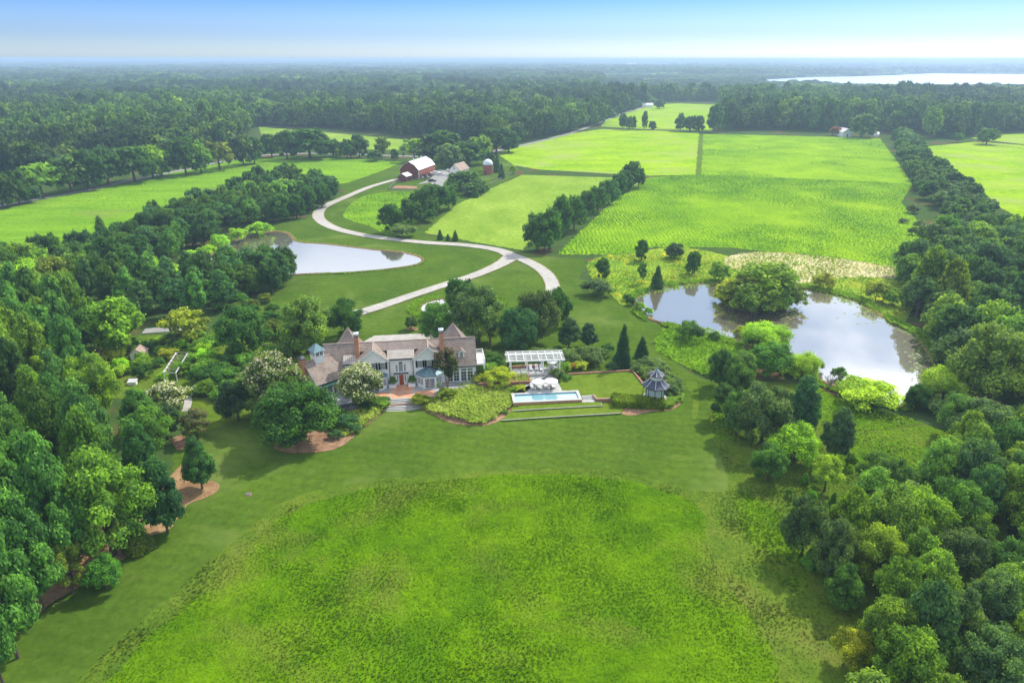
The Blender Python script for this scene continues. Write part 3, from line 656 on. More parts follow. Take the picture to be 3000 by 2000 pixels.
def blades(name, X, Y, Z, size, mat, label, seed=0, k=5, width=0.22, lean=1.0, cat='grass', parent=None, vflat=None):
    """tufts of k tapering blades in one mesh"""
    rng = np.random.RandomState(seed); n = len(X); N = n*k
    bx = np.repeat(X, k)+rng.normal(0, 0.18, N)*np.repeat(size, k); by = np.repeat(Y, k)+rng.normal(0, 0.18, N)*np.repeat(size, k); bz = np.repeat(Z, k)
    s = np.repeat(size, k)*rng.uniform(0.6, 1.15, N); a = rng.uniform(0, 6.283, N); l = np.clip(rng.uniform(0.55, 1.0, N)*lean, 0, 0.985)
    w = s*width; dx = np.cos(a); dy = np.sin(a)
    base = np.stack([bx, by, bz-0.02], 1); side = np.stack([-dy*w, dx*w, np.zeros(N)], 1)
    tip = base+np.stack([dx*l*s, dy*l*s, s*np.sqrt(np.maximum(0.02, 1-l*l))], 1)
    midp = base+(tip-base)*0.55+np.stack([-dx*l*s*0.15, -dy*l*s*0.15, 0.10*s], 1)
    V = np.stack([base-side*0.6, base+side*0.6, midp+side, tip, midp-side], 1).reshape(-1, 3)
    Q = np.arange(5*N).reshape(N, 5)
    me = fast_mesh(name, V, [Q], {'lr': ('FACE', np.clip(np.repeat(rng.normal(.5, .2, n), k)+rng.normal(0, .15, N), 0, 1))})
    return tag(link(name, me, mat), label, cat, kind='stuff')
def scatter(poly, spacing, seed=0, jit=0.5):
    poly = np.asarray(poly)[:, :2]; rng = np.random.RandomState(seed)
    x0, y0 = poly.min(0); x1, y1 = poly.max(0)
    gx, gy = np.meshgrid(np.arange(x0, x1, spacing), np.arange(y0, y1, spacing)); gx = gx.ravel(); gy = gy.ravel()
    gx = gx+rng.uniform(-jit, jit, len(gx))*spacing; gy = gy+rng.uniform(-jit, jit, len(gy))*spacing
    k = inpoly(gx, gy, poly); return gx[k], gy[k]
# ------------------------------------------------------------------ trees surveyed one by one (view column, top row, foot row, crown width)
RB = 'round'; BR = 'broad'; OV = 'oval'; OP = 'open'; PI_ = 'pine'; CE = 'cedar'; FE_ = 'feather'; WI = 'willow'; SH = 'shrub'
random.seed(4)
one = [
 (684,878,1012,178,BR,DARK,'big dark green oak in front of the left wing of the white house'),
 (562,700,820,112,RB,(0.035,0.11,0.03),'large dense round dark tree standing alone left of the white house'),
 (708,688,812,122,OV,(0.075,0.16,0.04),'tall soft green tree behind the left end of the house'),
 (795,690,775,86,OV,DARK,'dark green tree right behind the left chimney of the house'),
 (440,708,790,92,OP,YEL,'feathery yellow green tree beside the small service drive'),
 (283,690,812,128,OV,LIGHT,'tall light green tree at the back of the garden'),
 (228,700,800,74,OV,MID,'mid green tree leaning on the tall light green one at the back of the garden'),
 (548,872,965,82,BR,(0.022,0.06,0.035),'very dark glossy magnolia beside the pale flowering tree'),
 (388,930,1008,72,BR,(0.028,0.07,0.04),'dark blue green magnolia by the end of the garden path'),
 (455,942,1008,66,OP,(0.08,0.11,0.07),'greyish open tree beside the blue green magnolia on the lawn edge'),
 (465,1004,1122,88,PI_,(0.035,0.11,0.04),'lone pine standing on its pine straw patch at the lawn edge'),
 (346,968,1150,98,PI_,(0.035,0.11,0.04),'tall slender pine just left of the lone pine'),
 (386,1062,1225,112,PI_,(0.025,0.085,0.04),'dark bushy pine at the front corner of the wood'),
 (262,1048,1275,190,OV,(0.075,0.18,0.035),'broad light green deciduous tree in front of the left wood'),
 (168,1245,1360,86,OP,(0.10,0.17,0.035),'thin pale green sapling tree under the pines'),
 (246,1280,1350,84,BR,(0.045,0.15,0.03),'low leafy green tree at the mown strip below the light green tree'),
 (320,1190,1262,80,CE,OLIVE,'olive tinted small tree at the foot of the dark bushy pine'),
 (945,726,757,31,BR,(0.045,0.10,0.035),'small young tree on its round mulch ring behind the house'),
 (1062,635,738,80,BR,DARK,'dark tree behind the small garden pond'),
 (1100,655,790,122,OV,(0.055,0.12,0.045),'big grey green tree right of the garden pond'),
 (1004,695,785,84,BR,(0.045,0.13,0.03),'rounded mid green tree behind the centre of the house roof'),
 (1126,714,800,80,OP,(0.10,0.19,0.035),'yellowish green tree behind the right end of the house'),
 (1190,700,808,96,OV,(0.030,0.10,0.045),'blue green tree left of the pool pergola'),
 (1232,660,782,106,BR,(0.045,0.09,0.03),'massive dark brownish green tree behind the pool pergola'),
 (1280,664,748,58,OV,DARK,'dark narrow tree at the end of the curved drive'),
 (1306,730,800,66,PI_,(0.035,0.09,0.045),'spreading pine between the pergola and the far lawn'),
 (1350,742,798,54,PI_,(0.030,0.08,0.045),'open dark pine with a bare trunk above the grey green shrubs'),
 (1428,746,846,50,CE,(0.018,0.065,0.028),'tall spiky black green cedar above the terrace lawn'),
 (1473,773,822,44,CE,(0.018,0.065,0.028),'smaller spiky cedar right of the tall one'),
 (1142,846,892,78,OP,(0.17,0.26,0.03),'small yellow green tree on the bed between house and pergola'),
 (1372,643,678,78,SH,(0.045,0.10,0.045),'wide dark round shrub alone on the lawn left of the right pond'),
 (1383,594,642,38,OV,DARK,'dark little tree at the left end of the wildflower bank'),
 (1473,552,600,34,OV,DARK,'upright dark tree on the wildflower bank under the crop field'),
 (1474,602,652,22,OP,MID,'thin young tree on the wildflower bank'),
 (1508,611,664,38,CE,(0.025,0.08,0.03),'dark cone shaped cedar beside the left tip of the right pond'),
 (1548,558,594,42,BR,(0.03,0.07,0.04),'dark bushy tree on the skyline of the wildflower bank'),
 (1590,576,630,38,OV,DARK,'double crowned green tree on the wildflower bank'),
 (1650,600,646,46,SH,(0.08,0.18,0.03),'rounded bright shrub on the far shore just left of the island'),
 (1748,606,706,150,OP,(0.10,0.20,0.03),'wide yellow green tree crowning the pond island'),
 (1806,652,704,84,BR,(0.075,0.14,0.03),'rounded green tree at the right tip of the island'),
 (1695,634,700,96,OP,(0.10,0.17,0.03),'green tree between willow shrub and crown of the island'),
 (1765,640,708,90,BR,MID,'dark green tree on the right side of the island'),
 (1672,640,695,64,SH,(0.20,0.27,0.03),'yellow green willow shrub at the left of the island'),
 (1725,660,722,90,SH,(0.07,0.15,0.025),'olive shrub at the front of the island'),
 (1775,672,720,62,SH,(0.09,0.17,0.03),'olive yellow shrub beside the front of the island'),
 (1756,738,800,112,WI,LIME,'bright lime green willow on the near shore of the right pond'),
 (1762,786,862,100,BR,(0.05,0.15,0.03),'mid green tree just below the bright lime willow'),
 (1582,738,782,62,SH,(0.045,0.12,0.03),'dark round shrub on the marsh at the pond edge'),
 (1651,805,888,62,OV,(0.035,0.10,0.03),'dark upright tree at the front of the marsh'),
 (1696,808,890,74,OV,(0.055,0.13,0.04),'soft green tree right of the dark upright tree on the marsh'),
 (1843,806,868,82,WI,(0.15,0.29,0.03),'small bright willow alone on the pond bank'),
 (1988,870,928,135,SH,(0.17,0.31,0.03),'wide bright yellow green willow thicket on the near pond bank'),
 (1748,880,1014,122,OV,(0.06,0.12,0.05),'big dull green tree between lawn and right pond'),
 (1690,900,1000,70,OV,(0.05,0.13,0.035),'green tree on the lawn side of the big dull green tree'),
 (1832,868,1010,98,PI_,(0.035,0.11,0.055),'tall blue green pine above the clearing'),
 (1820,974,1062,108,BR,(0.12,0.27,0.025),'bright yellow green round tree at the corner of the lawn'),
 (1762,1022,1103,78,BR,(0.045,0.13,0.03),'stout mid green tree by the lawn corner'),
 (1916,940,1055,82,PI_,(0.04,0.10,0.05),'grey green pine at the edge of the clearing'),
 (1893,1050,1128,84,OP,(0.13,0.25,0.03),'wispy yellow green tree below the grey green pine'),
 (2118,572,716,100,FE_,(0.07,0.145,0.02),'tallest feathery bald cypress right of the pond'),
 (2168,600,735,96,FE_,(0.085,0.15,0.02),'second feathery bald cypress beside the tallest one'),
 (2162,838,925,108,WI,(0.13,0.25,0.03),'light green willow at the right tip of the pond'),
 (2265,742,935,170,BR,(0.085,0.16,0.04),'huge rounded olive green tree at the right of the pond'),
 (2100,882,938,52,BR,DARK,'small dark tree at the water edge right of the willow thicket'),
 (2190,905,1008,92,OV,(0.055,0.14,0.04),'mid green tree below the light green willow'),
 (2250,920,1045,132,BR,(0.06,0.13,0.055),'silvery green spreading tree at the top of the lower right wood'),
 (1948,1440,1525,82,SH,(0.14,0.20,0.02),'yellow tinted shrub at the edge of the dry meadow'),
]
for a in one: T(*a)
def flowering():
    T(833,835,926,112,RB,(0.075,0.13,0.05),'round tree covered in cream white blossom in front of the house',z=0.7,flower=PETAL_W,name='flowering_tree')
    T(1028,800,893,61,'vase',(0.024,0.066,0.018),'crape myrtle with pink blossom beside the glazed bay of the house',z=0.9,flower=PETAL_P,rot=2.0)
    T(640,816,955,140,BR,(0.06,0.12,0.04),'large tree with pale pink blossom on top left of the house',flower=PETAL_L,name='flowering_tree')
    T(395,880,948,104,OP,(0.06,0.11,0.02),'spreading tree with cream yellow flower heads in the garden',flower=PETAL_W,name='flowering_tree')
flowering()

TI = {'oak': ((0.030,0.085,0.025),'dark green'), 'mid': ((0.048,0.125,0.028),'mid green'), 'lit': ((0.085,0.185,0.032),'light green'),
      'yel': ((0.095,0.19,0.022),'yellow green'), 'blu': ((0.036,0.105,0.045),'blue green'), 'gry': ((0.052,0.118,0.048),'grey green'), 'olv': ((0.066,0.115,0.025),'olive green'),
      'pin': ((0.050,0.145,0.042),'green')}
KN = {BR:'broadleaf tree', OV:'upright tree', OP:'open crowned tree', PI_:'pine', CE:'cedar', SH:'shrub', RB:'round tree', WI:'willow', FE_:'feathery cypress'}
def fill(poly, sp, H, R, kinds, tints, where, group, seed, lod=None, limit=999):
    rng = random.Random(seed); P_ = vp(*poly); made = []; X, Y = scatter(P_, sp, seed, 0.36)
    order = sorted(range(len(X)), key=lambda i: X[i]**2+Y[i]**2); n = 0
    for i in order:
        if n >= limit: break
        x, y = X[i], Y[i]; r = rng.uniform(*R)
        if any((x-a)**2+(y-b)**2 < ((r+c)*0.46)**2 for a, b, c, _ in TREES): continue
        xx = 1500+FP*x/depth((x, y, 0))
        if xx < -160 or xx > 3160: continue
        k = rng.choice(kinds); t = rng.choice(tints); h = rng.uniform(*H)*(r/((R[0]+R[1])/2))**0.4
        if k == SH: h *= 0.55
        o = tree(x, y, 0, h, r, k, jitter(TI[t][0], rng), 'x', group=group, rng=rng, lod=lod); n += 1; made.append((o, x, y, TI[t][1], KN[k], h))
    if made:
        ys = sorted(m[2] for m in made); xs = sorted(m[1]/m[2] for m in made)
        for o, x, y, tn, kn, h in made:
            fy = ys.index(y)/len(ys); fx = xs.index(x/y)/len(xs)
            o['label'] = '%s %s at the %s %s of %s' % (tn, kn, ('front' if fy < .34 else 'middle' if fy < .67 else 'back'), ('left' if fx < .34 else 'centre' if fx < .67 else 'right'), where)
    return n
nf = {}; TI_P = (0.050, 0.150, 0.045)
for x, t, b, w, lab in ((42,1175,1510,170,'big pine at the very front of the left pine wood'),(100,1130,1400,150,'pine with blue green tufts behind the front pine'),(8,1290,1570,120,'pine cut by the left frame edge near the bottom'),(165,1000,1330,140,'tall pine with visible trunk left of the broad light tree'),(60,1010,1330,150,'tall pine in the second rank of the left wood')):
    T(x, t, b, w, PI_, TI_P, lab)
# left pine wood
nf['pines'] = fill([(-250,1640),(-40,1510),(60,1440),(140,1370),(150,1330),(190,1290),(250,1240),(300,1130),(310,1060),(250,1020),(230,960),(190,930),(170,880),(200,830),(190,760),(120,740),(-60,760),(-300,900)],
     7.4, (15,19), (3.4,4.8), [PI_]*8+[BR], ['pin']*5+['oak','mid','lit'], 'the left pine wood', 'trees of the left pine wood', 11)
nf['gardwood'] = fill([(215,945),(300,930),(370,970),(400,1000),(420,1040),(340,1110),(300,1060),(240,1000)], 7.5, (9,13), (3.4,4.6), [OV,BR,OP,PI_], ['lit','mid','mid','gry'], 'the trees below the garden', 'trees between garden and pine wood', 12)
nf['leftup'] = fill([(-120,745),(100,740),(190,730),(215,700),(170,660),(60,640),(-120,650)], 9, (10,13.5), (4.2,5.6), [BR,BR,OV,PI_,OP], ['mid','lit','lit','oak','olv'], 'the upper left wood', 'trees of the upper left wood', 13)
nf['willowL'] = 0
T(68,590,690,118,WI,LIME,'big weeping willow with lime green crown at the left edge')
# dense dark pines left of the peninsula
nf['darkpine'] = fill([(190,740),(350,752),(430,740),(500,720),(560,705),(560,685),(520,672),(440,658),(300,650),(190,665)], 7.6, (10,13), (3.4,4.6), [PI_]*6+[OV], ['blu']*5+['oak','pin'], 'the dark pine stand', 'trees of the dark pine stand', 14)
nf['penin'] = fill([(520,640),(600,628),(660,625),(680,640),(650,668),(600,690),(540,690)], 6.5, (8,11), (3.6,4.8), [BR,BR,OV,RB], ['oak','oak','mid','blu'], 'the near shore grove', 'trees at the near shore of the left pond', 15)
nf['bandA'] = fill([(170,600),(260,560),(340,525),(430,495),(520,465),(560,440),(650,420),(760,430),(770,450),(730,475),(660,500),(620,515),(560,530),(500,555),(440,590),(380,610),(280,628),(180,650)],
     7.6, (8,12), (3.4,4.8), [BR,BR,OV,OV,CE,OP], ['oak','oak','mid','mid','lit','blu'], 'the tree belt beside pasture', 'trees of the belt left of the pond', 16)
for (x, t, b, w) in ((508,535,572,46),(548,520,556,40),(600,510,540,60),(440,575,602,56),(480,560,590,44),(385,600,640,60),(350,590,630,60),(405,620,655,50)):
    T(x, t, b, w, SH, jitter(LIME, random, .1), 'bright green willow bush on the far left shore of the left pond', group='willow bushes on the left pond shore')
nf['leftedge'] = fill([(-150,640),(60,600),(170,600),(180,650),(80,640),(-150,660)], 9, (9,13), (4,5), [BR,OV], ['mid','oak'], 'the trees below the pasture', 'trees at the left edge below the pasture', 17)
# round avenue trees on the curve of the drive
for x, t, b, w in ((644,444,508,58),(682,445,502,46),(708,426,488,46),(740,420,476,50),(765,412,456,34)):
    T(x, t, b, w, RB, DARK, 'round dark tree in the row at the bend of the drive', group='round trees at the bend of the drive')
# copse, middle hedge, right hedge
for x, t, b, w, k in ((900,468,534,60,BR),(925,512,545,60,SH),(945,455,520,62,BR),(968,430,505,60,BR),(985,425,495,56,OV),(1010,420,488,56,BR),(1030,428,480,46,BR),(985,480,510,40,SH)):
    T(x, t, b, w, k, jitter(GREY if (k == SH and x < 930) else DARK, random), 'silvery flowering bush at the front of the copse' if (k == SH and x < 930) else 'dark green tree in the copse inside the bend of the drive', group=None if (k == SH and x < 930) else 'trees of the copse by the drive')
for x, t, b, w, nm in ((1011,528,551,18,'left'),(1029,537,553,15,'middle, smallest'),(1046,529,553,20,'right')):
    T(x, t, b, w, CE, DARK, '%s of the three small cone shaped shrubs beside the drive' % nm, name='conical_shrub', cat='shrub')
for x, t, b, w, k in ((1232,490,578,62,BR),(1262,478,572,60,BR),(1290,452,540,56,OV),(1318,450,528,56,BR),(1345,438,505,50,OV),(1372,424,488,50,BR),(1398,412,470,48,BR),(1420,398,455,40,BR),(1450,368,432,52,BR),(1436,390,440,36,OV),(1466,385,432,30,BR),(1250,520,580,50,SH)):
    T(x, t, b, w, k, jitter(DARK, random), 'dark green tree of the hedgerow left of the crop field', group='trees of the middle hedgerow')
nf['hedgeR'] = fill([(2048,315),(2078,308),(2118,350),(2160,400),(2225,445),(2270,490),(2325,540),(2260,560),(2205,545),(2175,500),(2130,470),(2100,425),(2078,380)], 7.6, (6,9.5), (3.3,5.0), [BR,BR,OV,SH,OP], ['oak','oak','mid','gry'], 'the right hedgerow', 'trees of the right hedgerow', 18)
for x, t, b, w in ((2095,468,490,30),(2075,500,512,22),(2110,505,525,26),(2140,510,535,30),(2095,520,540,24)):
    T(x, t, b, w, SH, jitter(GREY, random), 'small grey green bush at the foot of the right hedgerow', group='bushes at the foot of the right hedgerow')
# wood right of the pond and lower right wood
nf['rightup'] = fill([(2095,600),(2150,560),(2250,550),(2352,555),(2600,600),(2700,1060),(2400,1040),(2320,985),(2230,960),(2190,930),(2140,860),(2160,800),(2130,760),(2080,715),(2060,660)], 8.6, (9,13), (4.2,5.8), [BR,BR,OV,OP,PI_], ['mid','mid','lit','gry','oak','blu'], 'the wood right of pond', 'trees of the wood right of the pond', 19)
nf['rightlow'] = fill([(1900,1180),(1960,1130),(2060,1110),(2180,1080),(2240,1040),(2352,1010),(2650,1080),(2800,1700),(1980,1720),(1960,1580),(1950,1530),(1880,1440),(1855,1370),(1835,1290),(1850,1220)], 5.5, (7,11), (2.5,4.2), [BR,BR,OV,OV,OP,PI_,OP], ['mid','mid','lit','lit','gry','gry','blu','lit','yel'], 'the lower right wood', 'trees of the lower right wood', 20)
nf['clearing'] = fill([(1700,860),(1740,850),(1800,880),(1790,1000),(1900,1040),(1900,1120),(1870,1100),(1800,1060),(1700,1010),(1660,960)], 8, (6,8), (2.6,3.6), [BR,OV,OP], ['mid','gry','oak','lit'], 'the clump beside the lawn', 'trees between the lawn and the right pond', 21)
for x, t, b, w in ((1811,1120,1140,14),(1858,1120,1165,24),(1848,1085,1110,26),(1815,1135,1150,12),(1905,1130,1190,40),(1950,1190,1240,50),(1880,1190,1230,30),(1860,1150,1190,28),(1950,1040,1075,26),(2010,1100,1120,20),(1915,1295,1340,50),(1860,1255,1300,50)):
    T(x, t, b, w, random.choice([SH, CE]), jitter(MID, random, .25), 'small bush or seedling tree in the rough grass beside the lower right wood', group='seedling bushes beside the lower right wood')
# tree row along the farm road
row = [(8,395,478,70,BR,'oak'),(46,388,470,60,OV,'oak'),(100,375,455,92,OP,'lit'),(76,425,466,44,SH,'blu'),(165,352,442,90,BR,'gry'),(205,345,436,90,BR,'oak'),(250,335,425,80,BR,'oak'),(310,330,418,98,BR,'oak'),(352,332,410,70,OV,'yel'),(372,345,405,52,OV,'lit'),(428,316,402,76,BR,'oak'),(463,328,398,52,OV,'lit'),(505,325,390,78,OP,'olv'),(560,308,380,60,OV,'gry'),(585,310,376,46,OV,'oak'),(625,305,362,42,OV,'oak'),(660,300,366,54,BR,'oak'),(712,290,364,110,BR,'oak'),(765,318,360,34,OV,'oak'),(798,318,364,34,OV,'mid'),(826,308,362,42,OV,'oak'),(780,340,362,22,OV,'yel'),(878,314,366,34,OP,'olv'),(860,344,371,34,SH,'oak'),(907,342,368,20,OV,'oak'),
       (952,318,372,64,OP,'lit'),(985,325,372,50,OV,'olv'),(1018,300,372,90,BR,'oak'),(1030,330,386,60,BR,'gry'),(1072,326,378,80,BR,'oak'),(1100,308,364,60,OV,'yel'),(1140,290,352,70,BR,'oak'),(1168,300,350,60,OV,'oak'),(1112,345,378,28,SH,'mid'),(1126,346,392,22,OV,'oak'),(1142,352,396,22,CE,'oak'),(1152,376,410,20,CE,'oak'),(1180,380,400,20,OP,'yel')]
for x, t, b, w, k, c in row:
    T(x, t, b, w, k, jitter(TI[c][0], random), '%s %s in the row along the farm road' % (TI[c][1], KN[k]), group='trees along the farm road')
# around the farmhouse
for x, t, b, w, k, c in ((1070,393,435,74,BR,'oak'),(1046,405,436,40,OV,'mid'),(1098,410,442,40,BR,'oak'),(1042,420,445,30,SH,'mid'),(1092,427,454,24,CE,'oak'),(1106,425,448,22,OV,'gry'),(1118,430,440,16,SH,'oak'),(1082,420,448,50,BR,'oak'),(1020,432,452,18,SH,'gry')):
    T(x, t, b, w, k, jitter(TI[c][0], random), '%s %s hiding the low farm building' % (TI[c][1], KN[k]), group='trees around the low farm building')
for x, t, b, w in ((1430,258,297,20),(1444,265,299,18),(1480,254,298,14),(1498,278,299,20),(1562,262,302,28),(1585,264,303,30),(1605,265,303,28),(1640,242,304,40),(1515,228,250,26),(1455,268,298,14)):
    T(x, t, b, w, OV, jitter(TI['oak'][0], random), 'small tree on the field boundary before the far hay field', group='trees on the far field boundary')
for x, t, b, w in ((2265,292,332,44),(2200,305,328,20),(1978,262,316,62),(1920,290,312,26)):
    T(x, t, b, w, BR, jitter(TI['mid' if x != 1920 else 'gry'][0], random) if x != 1920 else (0.12,0.07,0.05), {2265:'lone spreading tree in the far right paddock',2200:'little dark tree left of the lone spreading tree',1978:'tall light tree beside the small white cottage',1920:'reddish brown leaved tree left of the small white cottage'}[x])
print('fill', nf, len(TREES))

# ------------------------------------------------------------------ woods out to the horizon
CLEAR = [np.asarray(q)[:, :2] for q in [LAWN_P, ROUGH_P, FA, FB, FC, FD, FE, FF, FG, FH, FI, FJ, FK, RIV, RIV2]+far_clear]
FRONTV = np.array([(-900,480),(0,440),(200,405),(420,372),(540,345),(590,292),(770,300),(940,318),(1130,338),(1240,325),(1330,302),(1400,285),(1440,266),(1480,247),(1500,237),(1662,237),(1664,303),(1900,306),(1915,300),(2020,300),(2040,310),(2100,310),(2140,326),(2220,318),(2352,305),(3300,300)], float)
def frontline(x, y):
    dp = y*cos(PITCH)+CAMH*sin(PITCH); vx = 1176+1568*x/dp; vy = 784-1568*(y*sin(PITCH)-CAMH*cos(PITCH))/dp
    return vy < np.interp(vx, FRONTV[:, 0], FRONTV[:, 1])-3
def belt(y0, y1, sp, seed, extra=None):
    rng = np.random.RandomState(seed); w = y1*0.86+60
    gx, gy = np.meshgrid(np.arange(-w, w, sp), np.arange(y0, y1, sp)); gx = gx.ravel()+rng.uniform(-.42, .42, gx.size)*sp; gy = gy.ravel()+rng.uniform(-.42, .42, gy.size)*sp
    k = np.abs(gx) < gy*0.82+60; gx = gx[k]; gy = gy[k]
    k = frontline(gx, gy)
    for c in CLEAR: k &= ~inpoly(gx, gy, c)
    gx = gx[k]; gy = gy[k]
    if extra is not None: k = extra(gx, gy); gx = gx[k]; gy = gy[k]
    return gx, gy, rng
def woodcol(nt):
    at = nt.nodes.new('ShaderNodeObjectInfo'); tn = nt.nodes.new('ShaderNodeAttribute'); tn.attribute_type = 'INSTANCER'; tn.attribute_name = 'tone'
    c = ramp(nt, at.outputs['Random'], [(0, (0.026, 0.060, 0.020)), (0.3, (0.036, 0.082, 0.024)), (0.7, (0.052, 0.108, 0.026)), (0.93, (0.074, 0.140, 0.026)), (1.0, (0.11, 0.18, 0.024))])
    n = noise(nt, 0.004, 3, 0.5); c2 = ramp(nt, n, [(0.4, (0.5, 0.62, 0.75)), (0.6, (1.1, 1.28, 1.15))])
    c3 = ramp(nt, tn.outputs['Fac'], [(0.0, (0.70, 0.72, 0.80)), (0.5, (1.1, 1.1, 1.0)), (1.0, (1.9, 1.8, 1.3))])
    return mix(nt, 1.0, mix(nt, 1.0, c, c2, 'MULTIPLY'), c3, 'MULTIPLY')
FARLEAF = foliage_mat('far_leaves', woodcol, 0.25)
def srcs(lod): 
    out = []
    for key, (cm, tm) in LIB.items():
        if key[1] == lod and key[3] is None and key[0] in ('broad', 'oval'):
            o = next((o for o in bpy.data.objects if o.data == cm), None)
            if o: out.append(o)
    return out[:7]
def low(x, y):
    u = np.log(y)*6.5+2.2*vnoise(x, y*0.3, 420, 21)+0.9*vnoise(x, y, 150, 22)
    return ((u-np.floor(u)) < 0.42) & (y > 740)
def hgt(x, y):
    h = 14+5*vnoise(x, y, 200, 3)+4*vnoise(x, y, 70, 5)
    h = h*np.where(low(x, y), 0.42, 1.22)
    return h*np.where((x > 0.12*y) & (y > 1150) & (y < 2700), 0.5, 1.0)
def far_woods():
    # nearest 260 trees of the wood front: things
    gx, gy, rng = belt(300, 760, 11.5, 31)
    used = np.zeros(len(gx), bool)
    T0 = np.array([(a, b, c) for a, b, c, _ in TREES if b > 250])
    for i in range(len(gx)): used[i] = gy[i] < 720 and bool((((T0[:, 0]-gx[i])**2+(T0[:, 1]-gy[i])**2) < (T0[:, 2]*0.9+1)**2).any())
    fx = [o for o in bpy.data.objects if o.name.startswith('crown') and o.data.name.startswith('crown_')]
    sf = srcs('f')
    P_, S_, R_, N_ = [], [], [], []
    X = gx[~used]; Y = gy[~used]
    def put(X, Y, rng, base, wid, hf=1.0):
        N_.append(np.clip(0.25+0.45*low(X, Y)+0.35*(vnoise(X, Y, 110, 44)-0.5)+rng.normal(0, 0.08, len(X)), 0, 1))
        n = len(X); h = hgt(X, Y)*hf*rng.uniform(0.75, 1.2, n); w = rng.uniform(0.6, 1.4, n)*wid
        P_.append(np.stack([X, Y, np.full(n, base)], 1)); S_.append(np.stack([w/5, w/5*rng.uniform(.85, 1.15, n), h/10], 1)); R_.append(np.stack([np.zeros(n), np.zeros(n), rng.uniform(0, 6.28, n)], 1))
    put(X, Y, rng, 0, 7.0)
    gx, gy, rng = belt(760, 1500, 13, 32, lambda x, y: (vnoise(x, y*1.3, 260, 9)+0.25*vnoise(x, y, 90, 2)) > 0.16)
    put(gx, gy, rng, 0, 8.2)
    P1 = np.concatenate(P_); S1 = np.concatenate(S_); R1 = np.concatenate(R_)
    rg = np.random.RandomState(3)
    woods('woodland', P1, S1, R1, rg.randint(0, len(sf), len(P1)), np.concatenate(N_), FARLEAF, sf, 'dense broadleaf forest rolling back behind the fields')
    P_.clear(); S_.clear(); R_.clear(); N_.clear()
    gx, gy, rng = belt(1500, 3600, 19, 33, lambda x, y: ((vnoise(x, y*1.2, 420, 12)+0.2*vnoise(x, y, 120, 2)) > 0.22) & ~((y > 1640) & (x > 0.25*y) & (y < 2350) & (vnoise(x, y, 130, 40) < 0.35)))
    put(gx, gy, rng, 0, 13, 0.95)
    gx, gy, rng = belt(3600, 9000, 42, 34, lambda x, y: (vnoise(x, y*0.5, 900, 15)+0.2*vnoise(x, y, 250, 2)) > 0.33)
    put(gx, gy, rng, -1, 30, 1.1)
    gx, gy, rng = belt(9000, 26000, 130, 35, lambda x, y: (vnoise(x, y*0.4, 2200, 17)+0.2*vnoise(x, y, 600, 2)) > 0.30)
    put(gx, gy, rng, -1, 95, 1.5)
    P1 = np.concatenate(P_); S1 = np.concatenate(S_); R1 = np.concatenate(R_)
    print('far trees', len(P1))
    woods('far_woodland', P1, S1, R1, rg.randint(0, len(sf), len(P1)), np.concatenate(N_), FARLEAF, sf, 'hazy forest stretching away to the horizon')
far_woods()
def haze():
    b = MB(); b.box(-30500, 30500, -600, 30800, -1.5, 66)
    m = bpy.data.materials.new('haze'); m.use_nodes = True; nt = m.node_tree; nt.nodes.clear()
    v = nt.nodes.new('ShaderNodeVolumePrincipled'); o = nt.nodes.new('ShaderNodeOutputMaterial')
    v.inputs['Color'].default_value = (0.50, 0.66, 0.92, 1); v.inputs['Density'].default_value = 0.00025; v.inputs['Anisotropy'].default_value = 0.2
    nt.links.new(v.outputs[0], o.inputs['Volume'])
    tag(b.build('haze', m), 'pale blue summer haze over the far woods', 'haze', kind='stuff')
haze()
# ------------------------------------------------------------------ building materials
WHITE = plain('white_siding', (0.78, 0.79, 0.76), 0.6, 0.05, 2)
m_, nt_, b_ = newmat('clapboard'); 
_g = nt_.nodes.new('ShaderNodeTexCoord'); _w = nt_.nodes.new('ShaderNodeTexWave'); _w.wave_type = 'BANDS'; _w.bands_direction = 'Z'; _w.wave_profile = 'SAW'; _w.inputs['Scale'].default_value = 1.6
L(nt_, _g.outputs['Object'], _w.inputs[0]); bump(nt_, b_, _w.outputs['Fac'], 0.5, 0.03)
_n = noise(nt_, 0.8, 5, 0.6, 'obj'); _c = ramp(nt_, _n, [(0.3, (0.82, 0.80, 0.76)), (0.7, (0.88, 0.86, 0.82))]); L(nt_, _c, b_.inputs['Base Color']); b_.inputs['Roughness'].default_value = 0.6
CLAP = m_
TRIM = plain('white_trim', (0.82, 0.82, 0.80), 0.5, 0.03)
